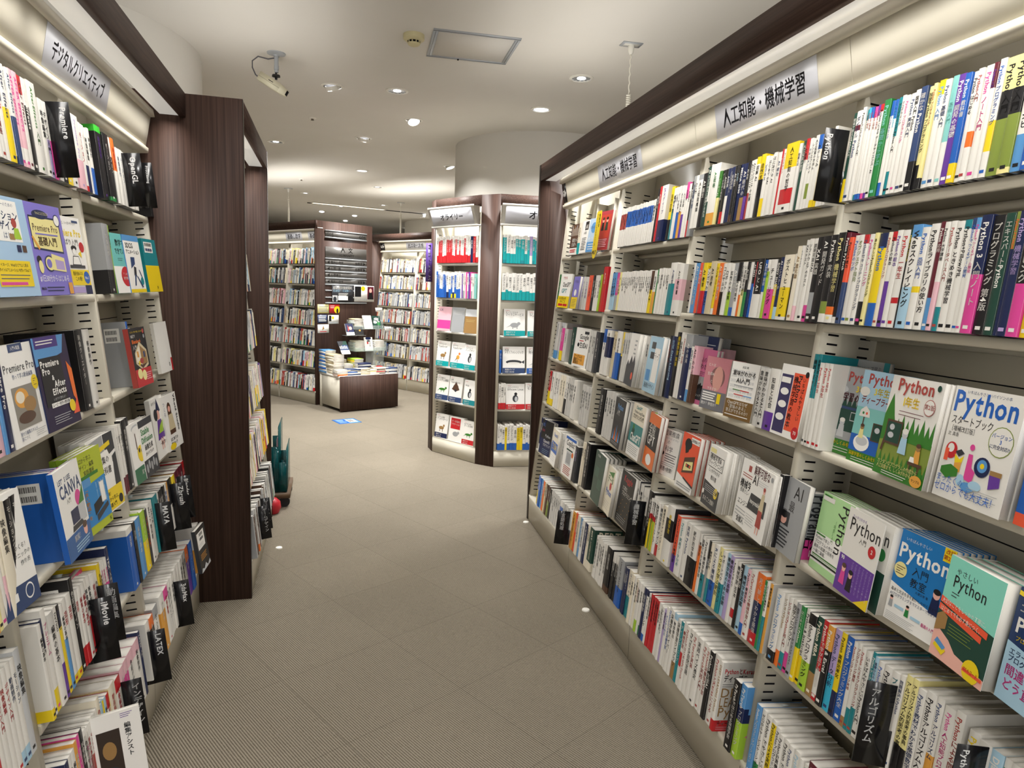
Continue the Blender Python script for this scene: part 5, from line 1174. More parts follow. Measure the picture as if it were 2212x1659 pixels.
 imi=('I', 'W', [*[T(.04, .1 + .09 * i, .1, '2025 3.856 317 1010', 's', 'l', False, .92) for i in range(9)], Rr(0, 0, 1, .33, 'A:7d5f35'), T(.5, .9, .07, '次田 瞬', 'K', 'c', False), T(.5, .77, .14, '意味がわかる', 'K', 'c', True, .86), T(.5, .64, .16, 'AI入門', 'K', 'c', True), *lines(.2, .9, .58, 1, .03, 'S', .015), Rr(.18, .5, .45, .515, 'J'), Rr(.45, .5, .78, .515, 'R'), Rr(.25, .42, .6, .435, 'R'), Rr(.6, .42, .9, .435, 'b'), T(.07, .25, .11, 'ChatGPTはなぜ', 'W', 'l', False, .75), T(.07, .175, .11, '「意味のある」', 'W', 'l', True, .8), T(.07, .1, .11, '答えができるのか？', 'W', 'l', True, .86), *lines(.05, .9, .05, 1, .03, 'W', .015)]),
 kyohon=('I', 'I', [Rr(.05, .04, .46, .86, 'N:3a3560'), Rr(.48, .1, .98, .9, 'F'), Vt(.86, .86, .11, 'いちばんやさしい', 'K', True, .6), Vt(.72, .88, .17, 'Python', 'K', True, .4), Vt(.58, .86, .15, '機械学習の教本', 'K', True, .72), Cc(.88, .1, .12, 'R'), T(.88, .08, .09, '70', 'W', 'c'), *[El(.25, .62 - .18 * i, .15, .05, 'I') for i in range(3)], Rr(.07, .74, .4, .82, 'I'), Cc(.92, .9, .06, 'K')]),
 inga=('I', 'W', [T(.14, .86, .19, '因果推論', 'k', 'l', False, .78), T(.2, .78, .1, 'The Book of Why', 's', 'l', False, .7), T(.36, .68, .16, 'の', 'k', 'l', False), T(.3, .52, .2, '科学', 'k', 'l', False), Cc(.24, .46, .06, 'K'), *lines(.36, .92, .46, 4, .05, 'k', .014), *lines(.2, .9, .26, 2, .04, 'S', .012), T(.08, .1, .16, '松尾豊=絶賛！', 'K', 'l', False, .86)]),
 cassette=('F', 'K', [Pg('I', (0, 0), (1, 0), (1, .13), (0, .26)), Rr(.5, .86, .98, .96, 'I'), T(.52, .885, .085, '因果推論入門', 'K', 'l', True, .44), El(.38, .82, .2, .1, 'K'), Pg('K', (.2, .8), (.5, .9), (.45, .68), (.3, .64)), Pg('E', (.26, .28), (.88, .38), (.86, .66), (.3, .56)), Pg('y', (.32, .33), (.82, .41), (.8, .56), (.35, .49)), Rr(.44, .42, .72, .48, 'K'), Cc(.49, .45, .035, 'F'), Cc(.66, .45, .035, 'F'), Pg('k', (.4, .2), (1, .11), (1, .15), (.4, .23)), *lines(.1, .95, .08, 2, .04, 'S', .02)]),
 kikai=('I', 'W', [Pg('k', (0, 0), (1, 0), (1, .34), (0, .4)), Rr(.04, .88, .4, .95, 'y'), Rr(.06, .64, .94, .86, 'K'), Rr(.08, .65, .92, .85, 'I'), T(.1, .77, .15, '機械学習&', 'K', 'l', True, .78), T(.1, .68, .13, 'ディープラーニング', 'K', 'l', True, .8), T(.14, .56, .11, 'しっかりわかる', 'K', 'l', False, .7), T(.34, .45, .12, '教科書', 'K', 'l', False, .4), Cc(.8, .28, .12, 'Y'), T(.8, .26, .1, '全書', 'K', 'c'), *lines(.1, .9, .33, 4, .03, 's', .008), T(.1, .08, .12, 'まるごと理解！', 'W', 'l', True, .8), El(.06, .2, .06, .06, 'I')]),
 kikai2=('I', 'W', [Rr(.35, .84, .5, .93, 'r'), *lines(.1, .8, .78, 2, .035, 'r', .012), T(.06, .58, .2, '機械学習', 'K', 'l', True, .9), T(.12, .5, .11, '技術としくみ', 'K', 'l', False, .7), T(.1, .32, .14, 'エンジニア', 'K', 'l', False, .7), Cc(.84, .24, .12, 'R'), *lines(.08, .7, .24, 3, .05, 'S', .012), T(.2, .06, .13, '全部入り', 'K', 'l', True, .6)]),
 kaishaku=('I', 'W', [T(.04, .86, .22, '解釈可能な', 'M', 'l', True, .78), T(.06, .72, .26, 'AI', 'K', 'l', True), *lines(.3, .8, .8, 3, .03, 's'), Pg('k', (0, .34), (.86, .34), (.86, .58), (.1, .58)), T(.1, .44, .13, 'Interpretable AI', 'W', 'l', True, .6), Pg('a', (.56, .4), (.78, .4), (.74, .66), (.62, .66)), El(.68, .7, .05, .04, 'H'), El(.68, .73, .055, .03, 'r'), Pg('r', (.56, .18), (.8, .18), (.76, .42), (.58, .42)), Rr(.6, .08, .64, .18, 'H'), Rr(.7, .08, .74, .18, 'H'), *lines(.06, .5, .26, 5, .035, 'S'), Cc(.92, .92, .05, 'S')]),
 greyai=('S', 'K', [T(.5, .76, .34, 'AI', 'K', 'l', False), T(.4, .58, .22, '最', 'K', 'l', False), T(.12, .5, .12, '岡野', 'k', 'l', False), Rr(.06, .36, .5, .55, 'k'), El(.28, .44, .13, .07, 'H'), El(.28, .5, .14, .05, 'K'), *lines(.1, .6, .3, 6, .045, 'k', .02)]),
 chain=('C', 'W', [Rr(0, .26, 1, .62, 'T:3f8a88'), Rr(0, 0, 1, .26, 'I'), T(.25, .9, .11, 'ChatGPT', 'T', 'l', True, .6), T(.15, .82, .1, 'Python LangChain', 'K', 'l', False, .8), T(.1, .72, .12, 'プログラミング入門', 'K', 'l', True, .82), Pg('D', (.2, .36), (.34, .34), (.42, .5), (.3, .58), (.2, .5)), El(.3, .56, .06, .05, 'J'), T(.15, .3, .26, 'ChatGPT', 'I', 'l', True, .8), *lines(.1, .9, .2, 5, .035, 'k')]),
 lang=('K', 'K', [T(.2, .78, .2, 'Python', 'b', 'l', True, .6), T(.2, .66, .15, '入門', 'W', 'l', False), *[Pg('O' if i % 2 else 'b', (.1 + .16 * i, .12), (.24 + .16 * i, .12), (.17 + .16 * i, .34 + .06 * (i % 3))) for i in range(5)], *lines(.1, .8, .08, 2, .03, 's')]),
 zenpan=('O', 'K', [Rr(0, .35, 1, .8, 'K'), T(.1, .62, .3, '全般', 'W', 'l', True, .8), T(.1, .42, .34, 'GPT', 'W', 'l', False, .8), El(.5, .15, .25, .1, 'I')]),
 darkg=('D', 'K', [Rr(.1, .5, .5, .7, 'D:2f5a4a'), Rr(.5, .3, .9, .5, 'D:2f5a4a'), T(.1, .9, .08, '人工知能', 'W', 'l', False)]),
 creamc=('C', 'C', [Pg('J', (.2, .85), (.9, .95), (.8, .8)), T(.2, .66, .26, 'データ', 'J', 'l', True, .7), Cc(.65, .6, .12, 'R'), T(.2, .4, .25, 'Python', 'B', 'l', True, .7), *lines(.1, .8, .25, 4, .05, 'S')]),
 kaggle=('K', 'K', [T(.2, .82, .22, 'Kaggle', 'R', 'l', False, .7), T(.2, .66, .12, 'に挑む', 'W', 'l', False), T(.2, .56, .13, 'プログラミング', 'W', 'l', False, .75), *[Cc(.1 + .08 * i, .3 + .09 * ((i * 5) % 4) - .1, .012, 'o') for i in range(11)], *lines(.1, .8, .15, 3, .04, 's')]),
 mount=('I', 'W', [Pg('k', (0, 0), (1, 0), (1, .45), (.82, .6), (.7, .45), (.5, .58), (.3, .4), (.14, .48), (0, .36)), Cc(.8, .2, .1, 'F'), *lines(.6, .85, .85, 4, .08, 'S', .03)]),
 palebl=('L', 'W', [Rr(.2, .78, .5, .9, 'k'), Rr(.2, .6, .5, .72, 'k'), Rr(.1, .2, .4, .4, 'b'), Rr(.5, .2, .9, .8, 'I'), T(.52, .6, .2, 'ディープ', 'K', 'l', False, .36), T(.1, .08, .14, '最適化デザイン', 'k', 'l', False, .8)]),
 openai=('N', 'N', [Rr(0, .45, 1, 1, 'K'), T(.4, .52, .16, 'Python', 's', 'l', False, .5), T(.3, .36, .17, 'OpenAI', 'W', 'l', False, .6), T(.3, .25, .13, 'プログラミング', 'W', 'l', False, .66), Rr(.05, .8, .3, .9, 'n'), Rr(.05, .65, .3, .72, 'M'), *lines(.3, .9, .15, 3, .05, 'L')]),
 bluew=('C', 'W', [Rr(0, .35, 1, .65, 'B'), T(.1, .45, .3, '生成AI', 'Y', 'l', True, .8), T(.1, .8, .2, 'OpenAI', 'B', 'l', True, .8), Rr(0, 0, 1, .33, 'I'), *lines(.1, .8, .25, 3, .06, 'S')]),
 copilot=('I', 'W', [Rr(0, .93, 1, 1, 'B'), T(.1, .78, .26, 'Copilot', 'K', 'l', True, .8), Rr(.2, .66, .8, .7, 'D'), Rr(.25, .3, .75, .64, 's'), Rr(.3, .34, .7, .6, 'S'), Cc(.82, .6, .09, 'O'), *lines(.15, .85, .24, 5, .045, 'r', .02)]),
 dekiru=('I', 'J', [T(.2, .84, .14, 'できる', 'R', 'l', True, .4), T(.24, .62, .26, 'ChatGPT', 'K', 'l', True, .72), T(.22, .44, .24, 'GPT', 'T', 'l', True, .5), Rr(0, 0, 1, .34, 'Y'), T(.1, .24, .13, '大人気AIを', 'K', 'l', True, .8), T(.2, .15, .13, 'まるごと', 'K', 'l', True, .6), Rr(.1, .05, .5, .12, 'R'), Rr(.54, .05, .9, .12, 'R')]),
 lilac=('U', 'U', [Rr(0, 0, 1, .36, 'Y'), T(.2, .8, .16, 'デジタル', 'K', 'l', False, .6), El(.5, .5, .2, .1, 'I'), *lines(.15, .8, .28, 5, .05, 'E', .012)]),
 seisei=('I', 'W', [T(.3, .72, .22, 'Google', 'K', 'l', True, .62), T(.36, .5, .22, '生成AI', 'K', 'l', True, .55), Cc(.27, .56, .07, 'K'), Rr(.3, .66, .6, .68, 'R'), Rr(.6, .85, .9, .92, 'k'), Rr(.06, .06, .86, .32, 'o'), T(.1, .23, .12, 'グーグルの', 'K', 'l', True, .7), T(.1, .15, .12, '最新ツール', 'K', 'l', True, .7), T(.1, .075, .12, '爆速化', 'K', 'l', True, .5)]),
 diffu=('s', 'W', [T(.2, .85, .14, 'Diffusion', 'k', 'l', False, .6), T(.2, .74, .14, 'Models', 'k', 'l', False, .5), Rr(0, 0, 1, .2, 'b:9db7c4')]),
 brown=('E', 'W', [Rr(0, .0, 1, .22, 'W'), *[Rr(.03 + .09 * i, .62, .08 + .09 * i, .95 - .05 * (i % 3), 'A' if i % 2 else 's') for i in range(10)], T(.2, .42, .2, '検索から', 'W', 'l', True, .7), T(.2, .28, .2, '生成へ', 'W', 'l', True, .6), *lines(.1, .8, .14, 2, .06, 'R', .03)]),
 whiteA=('I', 'W', [Rr(.42, .7, .9, .96, 'K'), T(.66, .74, .26, 'AI', 'W', 'c', True), T(.3, .58, .14, 'の知能', 'K', 'l', False, .5), *lines(.2, .8, .45, 8, .05, 'k', .018)]),
 chat=('L:b9d0e8', 'W', [El(.5, .72, .28, .16, 'b'), T(.5, .7, .16, 'ChatGPT', 'n', 'c', False, .8), T(.5, .36, .14, '使ってみた！', 'I', 'c', False, .8), Rr(0, 0, 1, .3, 'b'), *lines(.15, .8, .22, 3, .07, 'I', .02)]),
 redm=('r:b23b44', 'R', [Rr(.08, .3, .92, .9, 'F:c4483a'), *man(.35, .5, .22, 'H', 'K', 'E'), *man(.66, .5, .22, 'H', 'D', 'K'), *lines(.1, .85, .26, 5, .045, 'p', .02)]),
 blackbk=('K', 'K', [El(.6, .3, .35, .12, 'R'), El(.6, .1, .3, .09, 'Y')]),
 motion=('L:a9c9e6', 'L', [Rr(.06, .55, .8, .96, 'I'), T(.72, .9, .06, 'デザイナーのための', 'n', 'r', False, .6), T(.78, .77, .13, 'モーション', 'n', 'r', True, .7), T(.7, .67, .13, 'デザイン', 'n', 'r', True, .6), T(.66, .58, .1, 'はじめ', 'n', 'r', False), El(.66, .74, .06, .05, 'r'), Pg('g', (.6, .58), (.78, .58), (.74, .69), (.64, .69)), Pg('A', (.5, .57), (.62, .57), (.6, .63), (.5, .63)), Rr(.62, .45, .72, .52, 'N'), Rr(.75, .45, .85, .52, 'E'), Rr(.06, .1, .86, .36, 'Y'), T(.1, .3, .05, 'サイネージ、Webなどでよく見る', 'K', 'l', True, .7), T(.1, .25, .05, 'タイトルアニメーションを作ってみよう', 'K', 'l', True, .74), *lines(.1, .8, .21, 2, .035, 'n', .008), Rr(.08, .115, .7, .145, 'P')]),
 prem=('U:8378cf', 'U', [Pg('N', (.07, .5), (.9, .47), (.9, .86), (.07, .86)), Pg('y', (.09, .52), (.88, .49), (.88, .84), (.09, .84)), El(.4, .88, .22, .05, 'N'), T(.46, .88, .05, 'ちゃんとしたプロになる', 'y', 'c', False, .36), Cc(.85, .84, .09, 'N'), Cc(.85, .84, .075, 'I'), T(.48, .7, .14, 'Premiere Pro', 'E', 'c', False, .7), Rr(.18, .66, .8, .675, 'U'), T(.48, .55, .14, '基礎入門', 'E', 'c', True, .52), Pg('o', (.06, .63), (.1, .64), (.24, .51), (.2, .49)), El(.42, .35, .14, .09, 'N'), El(.42, .35, .12, .075, 'y'), El(.4, .35, .07, .05, 'U'), Pg('y', (.48, .28), (.86, .26), (.86, .42), (.5, .46)), Pg('v', (.58, .29), (.83, .28), (.83, .38), (.58, .4)), El(.14, .39, .06, .04, 'K'), El(.16, .31, .06, .07, 'y'), T(.06, .155, .11, '#1日30分からはじめる', 'I', 'l', False, .84), T(.05, .06, .06, 'MdN', 'K', 'l', True), *lines(.2, .7, .08, 2, .035, 'N', .012), Rr(.84, .01, .96, .14, 'o')]),
 yokubari=('I', 'I', [T(.05, .9, .06, 'はじめてだけど、いっぱいやりたい！', 'k', 'l', False, .8), Rr(.7, .93, .92, .96, 'n'), T(.95, .75, .17, 'Premiere Pro', 'Y', 'r', True, .95), T(.8, .64, .12, 'よくばり入門', 'K', 'r', False, .75), Cc(.9, .62, .09, 'R'), El(.6, .6, .1, .035, 'K'), El(.6, .56, .07, .045, 'K'), El(.6, .555, .064, .04, 'I'), Pg('K', (.46, .38), (.78, .38), (.72, .5), (.52, .5)), Pg('I', (.48, .39), (.76, .39), (.71, .49), (.53, .49)), Pg('Y', (.72, .53), (.84, .57), (.84, .48)), Rr(.35, .34, .9, .38, 'k'), Rr(0, .12, 1, .32, 'Y'), T(.4, .25, .075, '動画を始めるなら', 'K', 'l', True, .36), T(.45, .18, .085, 'この1冊！', 'K', 'l', True, .3), Cc(.88, .22, .11, 'B'), T(.88, .2, .07, 'No.1', 'W', 'c'), Rr(.3, .02, .75, .1, 'v'), Rr(.76, .0, 1, .12, 'N')]),
 sugaku=('t:6fc0bb', 'T', [Rr(0, 0, 1, .45, 'I'), T(.3, .8, .17, '数学で', 'K', 'l', True, .6), T(.2, .66, .16, 'できている', 'K', 'l', True, .7), *lines(.3, .6, .58, 2, .03, 'k'), El(.65, .28, .3, .17, 'R'), T(.45, .3, .08, 'アニメCGの', 'W', 'l', True, .4), T(.45, .23, .08, '制作現場', 'W', 'l', True, .4)]),
 dcg=('I', 'b', [Rr(0, .9, 1, 1, 'b'), Rr(0, 0, 1, .06, 'Y'), T(.1, .78, .17, '3DCG', 'K', 'l', True, .6), T(.08, .68, .12, 'アニメーション', 'K', 'l', True, .85), Pg('n', (.25, .42), (.52, .5), (.55, .62), (.3, .62)), Pg('k', (.36, .3), (.5, .28), (.56, .44), (.42, .46)), Pg('n', (.3, .12), (.38, .12), (.48, .3), (.4, .32)), Pg('n', (.5, .3), (.58, .28), (.84, .1), (.76, .08)), Pg('n', (.7, .4), (.75, .4), (.9, .24), (.86, .22)), Cc(.82, .2, .1, 'T')]),
 tealy=('T', 'T', [Rr(0, 0, 1, .5, 'Y'), Rr(.12, .74, .72, .94, 'I'), *[Rr(.16 + .05 * i, .86, .18 + .05 * i + .02 * (i % 2), .92, 'K') for i in range(10)], *[Rr(.16 + .05 * i, .77, .18 + .05 * i + .02 * (i % 3), .82, 'n') for i in range(10)], T(.6, .06, .1, 'B', 'K')]),
 premw=('I', 'I', [Pg('n', (.3, .92), (.7, .92), (.7, 1), (.3, 1)), T(.5, .94, .06, '入門×実践', 'I', 'c', False, .34), T(.06, .73, .15, 'Premiere Pro', 'k', 'l', False, .9), T(.26, .66, .07, '作って学ぶ動画編集', 'n', 'l', False, .6), Rr(.16, .16, .84, .58, 'S:8f8a80'), El(.4, .46, .2, .1, 'o'), El(.36, .47, .12, .06, 'C'), El(.6, .38, .18, .08, 'A'), El(.45, .26, .25, .06, 'E'), Cc(.86, .58, .1, 'Y'), *lines(.81, .9, .61, 4, .02, 'E', .006), T(.16, .1, .06, '魅せる編集スキルが', 'n', 'l', False, .5), T(.16, .05, .06, '身につく', 'n', 'l', False, .3), *lines(.6, .9, .1, 4, .02, 'S', .005)]),
 premk=('N:26183f', 'N', [Pg('b', (0, .7), (.8, .8), (.92, 1), (0, 1)), Rr(.05, .88, .72, 1, 'V:45307e'), *lines(.1, .6, .95, 2, .03, 'W', .012), Pg('O', (.9, .3), (1, .2), (1, .6), (.86, .7)), Pg('F', (.8, .1), (1, .1), (1, .3)), Rr(.08, .26, .72, .78, 'K'), T(.1, .68, .13, 'Premiere', 'I', 'l', True, .58), T(.12, .6, .13, 'Pro', 'I', 'l', True), T(.36, .53, .1, '&', 'I', 'l'), T(.4, .45, .13, 'After', 'I', 'l', True), T(.3, .37, .13, 'Effects', 'I', 'l', True), T(.28, .31, .05, 'いますぐ作れる！', 's', 'l', False, .5), Rr(.2, .24, .76, .29, 'I'), T(.22, .25, .055, 'ムービー制作の教科書', 'K', 'l', True, .52), Cc(.8, .2, .09, 'Y'), *lines(.2, .7, .14, 4, .025, 's', .006)]),
 blend=('K', 'r', [T(.08, .92, .05, 'ミニチュア作りで楽しくはじめる', 'Y', 'l', True, .8), T(.08, .84, .09, '10日で', 'I', 'l', True), T(.1, .74, .13, 'Blender4', 'O', 'l', True, .6), T(.1, .64, .12, '入門', 'I', 'l', True), Pg('a', (.14, .4), (.16, .58), (.52, .76), (.9, .6), (.9, .34), (.5, .26)), Pg('C', (.2, .42), (.2, .56), (.5, .7), (.5, .36)), Pg('A', (.5, .36), (.5, .7), (.85, .57), (.85, .38)), Pg('E', (.2, .42), (.5, .36), (.85, .38), (.5, .3)), Rr(.28, .5, .38, .6, 'o'), Rr(.66, .48, .76, .58, 'n'), El(.5, .43, .12, .05, 'r'), El(.34, .4, .05, .04, 'Y'), Rr(0, 0, 1, .3, 'R'), El(.26, .22, .14, .09, 'y'), El(.52, .18, .13, .09, 'y'), *lines(.62, .96, .2, 4, .035, 'p', .012), Cc(.86, .93, .06, 'r'), Cc(.86, .84, .05, 'S')]),
 whitered=('I', 'W', [Rr(.88, 0, 1, .26, 'R'), T(.7, .1, .16, '0', 'K')]),
 whiteblue=('I', 'W', [Pg('n', (0, 0), (1, 0), (1, .2), (0, .25)), *lines(.1, .6, .9, 1, .04, 'S', .02), Pg('k', (.4, .7), (.85, .85), (.9, .95), (.6, .8)), El(.8, .12, .09, .07, 'I'), El(.8, .12, .075, .055, 'n'), T(.95, .5, .07, 'つくる！', 'k', 'r', False), T(.98, .43, .07, 'テクニックの', 'k', 'r', False), T(.95, .36, .07, '作り方', 'k', 'r', False), Rr(.4, .1, .56, .17, 'I')]),
 canva=('I', 'B', [T(.1, .84, .1, 'LET’S USE', 'n', 'l', True, .5), T(.1, .68, .26, 'CANVA', 'n', 'l', True, .85), T(.3, .6, .08, '入門', 'k', 'l', False), Cc(.74, .58, .12, 'P'), Pg('J', (.7, .5), (.98, .7), (.95, .5), (.8, .36)), Rr(.5, .3, .95, .5, 's'), Pg('N', (.36, .34), (.66, .34), (.66, .5), (.36, .5)), Pg('k', (.3, .27), (.8, .27), (.72, .33), (.34, .33)), Rr(0, 0, 1, .26, 'B:2a5f9e'), T(.3, .16, .1, '解説！', 'W', 'l'), El(.78, .2, .08, .07, 'H'), El(.78, .25, .09, .04, 'E'), *lines(.3, .9, .1, 3, .03, 'L', .012)]),
 zero=('g:b5c22e', 'g', [T(.66, .88, .09, 'ゼロから学ぶ', 'K', 'r', False, .5), T(.72, .8, .09, '動画デザイン・編集', 'K', 'r', False, .72), T(.7, .72, .09, '実践講座', 'K', 'r', False, .36), Rr(.16, .68, .8, .72, 'J'), Pg('I', (0, .2), (.2, .2), (.2, .8), (0, .8)), Pg('B:2b86c8', (.12, .1), (1, .1), (1, .62), (.12, .58)), Rr(.12, .58, .5, .68, 'b'), *[Vt(.92 - .09 * i, .58, .045, '動画制作の基本をおさえて編集する', 'L', False, .3) for i in range(4)], Vt(.3, .58, .12, '「良い動画」を', 'o', True, .4), Vt(.16, .58, .12, '作るための', 'I', True, .42), Pg('K', (.46, .2), (.78, .28), (.78, .4), (.46, .34)), Pg('k', (.5, .12), (.94, .22), (.94, .28), (.5, .2)), Rr(.74, .3, .9, .56, 's'), Rr(.755, .31, .885, .55, 'I'), T(.9, .03, .08, 'K', 'K')]),
 henshu=('I', 'W', [Pg('S', (.0, .62), (.6, .7), (.6, 1), (0, .96)), Pg('k', (.62, .7), (1, .76), (1, 1), (.62, 1)), Pg('k', (.78, .2), (1, .24), (1, .72), (.84, .68)), Pg('Y', (.2, .78), (.84, .84), (.84, .9), (.2, .84)), Pg('I', (.1, .32), (.78, .36), (.84, .6), (.7, .8), (.1, .76)), T(.3, .64, .14, '編集の', 'K', 'l', True, .42), T(.34, .5, .14, '教科書', 'K', 'l', True, .4), Rr(.0, .02, 1, .3, 'Y'), T(.3, .22, .07, '初心者！', 'K', 'l', True), T(.3, .14, .08, 'ゼロから学ぶ、', 'K', 'l', True, .55), T(.3, .06, .08, 'の基礎入門', 'K', 'l', True, .5), Cc(.88, .1, .08, 'K')]),
 er3=('I', 'W', [T(.5, .84, .2, 'er3', 'K', 'l', False), El(.5, .9, .3, .06, 's'), El(.5, .88, .26, .05, 'I'), Pg('E', (.35, .55), (.4, .55), (.4, .82), (.36, .82)), Pg('E', (.7, .55), (.75, .55), (.7, .82), (.66, .82)), El(.55, .46, .2, .14, 'Y'), El(.48, .52, .05, .04, 'K'), El(.63, .5, .05, .04, 'K'), Rr(0, 0, 1, .26, 'J:2f6f4e'), Cc(.78, .26, .12, 'N'), T(.4, .12, .12, '見です。', 'W', 'l', True, .5)]),
 stable=('I', 'W', [Rr(0, .88, 1, 1, 'k'), Rr(0, 0, 1, .3, 'k'), *[El(.15 + .17 * i, .15 + .05 * (i % 2), .07, .08, 'S') for i in range(5)], T(.1, .74, .22, 'Stable', 'G', 'l', True, .8), T(.06, .6, .2, 'Diffusion', 'G', 'l', True, .9), T(.2, .47, .15, '画像生成', 'K', 'l', True, .7), T(.2, .37, .1, 'ガイドブック', 'K', 'l', True, .7)]),
 witch=('I', 'W', [Pg('N', (.3, .7), (.7, .76), (.52, .98)), El(.5, .7, .12, .08, 'H'), Pg('V', (.2, .3), (.8, .3), (.66, .62), (.36, .62)), Pg('g', (.3, .4), (.7, .4), (.76, .6), (.5, .52)), El(.3, .72, .14, .1, 'k'), Rr(.4, .12, .46, .32, 'H'), Rr(.54, .12, .6, .32, 'H'), T(.3, .2, .1, '一緒に作って', 'M', 'l', True, .6), T(.1, .9, .08, '3Dモデル', 'K', 'l', False, .5)]),
 vroid=('I', 'W', [El(.42, .76, .12, .1, 'E'), El(.42, .74, .08, .06, 'H'), Pg('E', (.3, .5), (.54, .5), (.54, .8), (.3, .8)), El(.42, .74, .08, .055, 'H'), Pg('a', (.24, .34), (.66, .34), (.58, .64), (.32, .64)), Rr(.26, .28, .64, .36, 'E'), Vt(.86, .97, .15, 'VRoid Studio', 'K', True, .8), T(.2, .16, .1, 'はじめての', 'K', 'l', True, .55), T(.2, .08, .1, '3Dキャラ', 'K', 'l', True, .55), El(.3, .06, .2, .06, 'Y'), Vt(.12, .9, .12, 'つくる', 'n', False, .4)]),
 bagged=('K', 'k', [Rr(.08, .52, .8, .9, 'I'), *[Rr(.3 + .06 * i, .8, .33 + .06 * i + .012 * (i % 2), .87, 'K') for i in range(6)], *[Rr(.3 + .06 * i, .7, .33 + .06 * i + .01 * (i % 3), .76, 'k') for i in range(6)], *lines(.14, .6, .62, 2, .04, 'S'), *lines(.15, .75, .38, 4, .04, 'o', .012), Pg('s', (0, 0), (1, .02), (.95, .12), (.7, .04), (.5, .14), (.3, .05), (.1, .1))]),
 assist=('I', 'W', [*lines(.6, .85, .96, 3, .02, 'V', .006), Rr(.08, .0, .55, .82, 'E:3a2f28'), El(.3, .6, .14, .1, 'A'), El(.3, .3, .2, .12, 'k'), Vt(.72, .86, .14, '編集アシスト', 'k', True, .8)]),
 pinkclk=('P:d23f74', 'P', [El(.5, .6, .22, .16, 'I'), El(.5, .6, .18, .13, 'P:d23f74'), El(.5, .6, .17, .12, 'I'), Rr(.49, .6, .51, .7, 'k'), Rr(.49, .59, .6, .61, 'k'), El(.34, .76, .07, .05, 'I'), El(.66, .76, .07, .05, 'I')]),
)
SIDE_ART = {'DEEP LEARNING Python': [T(.06, .84, .13, 'PythonとKerasによる', 'R', 'l', True, .9), T(.06, .73, .15, 'ディープラーニング', 'K', 'l', True, .9), *lines(.06, .6, .68, 2, .03, 'k'), T(.04, .5, .26, 'DEEP', 'A', 'l', False, .8), T(.04, .36, .26, 'LEARNING', 'A', 'l', False, .9), T(.04, .22, .26, 'Python', 'A', 'l', False, .8), Rr(0, 0, 1, .16, 'R'), T(.06, .09, .1, 'ディープラーニング', 'W', 'l', True, .8), *lines(.06, .8, .06, 2, .03, 'p')],
 '独学プログラマー': [Vt(.4, .98, .5, 'Programmer', 'k', True, .95), Rr(0, 0, 1, .3, 'P'), T(.0, .17, .34, 'プログラマー', 'K', 'l', True, .95), T(.3, .05, .2, '10', 'W', 'l', False)],
 '実践 Python': [T(.1, .82, .18, '実践', 'k', 'l', False), T(.1, .6, .4, 'Python', 'n', 'l', True, .8), *lines(.1, .8, .45, 3, .05, 'S')],
 'JAXディープ': [T(.25, .78, .26, 'JAX', 'V', 'l', False), T(.25, .66, .16, 'ディープ', 'V', 'l', False), *lines(.2, .8, .5, 4, .04, 'k'), Rr(0, 0, 1, .38, 'N'), T(.2, .2, .16, 'Google', 'W', 'l', True, .7)],
 'BERT に自然言語': [T(.15, .78, .36, 'BERT', 'C', 'l', True, .8), T(.15, .6, .18, 'による', 'C', 'l', False), T(.15, .44, .24, '自然言語処理', 'C', 'l', True, .8), T(.1, .08, .2, '知る', 'k', 'l', True)],
 'はじめてのディープ': [T(.2, .6, .22, 'はじめて', 'n', 'l', False, .7), T(.2, .47, .22, 'わかる', 'n', 'l', False), T(.1, .3, .26, 'ディープ', 'n', 'l', True, .8), *lines(.1, .8, .9, 2, .05, 'k')],
 'PyTorch プログラミング': [Rr(.1, .62, .95, .95, 'b'), T(.15, .7, .4, 'PyTorch', 'W', 'l', True, .8), Pg('P', (.1, .3), (.5, .6), (.6, .4)), Pg('n', (.4, .1), (.9, .5), (1, .2)), El(.7, .2, .3, .12, 'Y')],
 '機械学習': [Rr(0, .75, 1, 1, 'k'), T(.1, .84, .13, 'MACHINE LEARNING', 'o', 'l', True, .85)]}
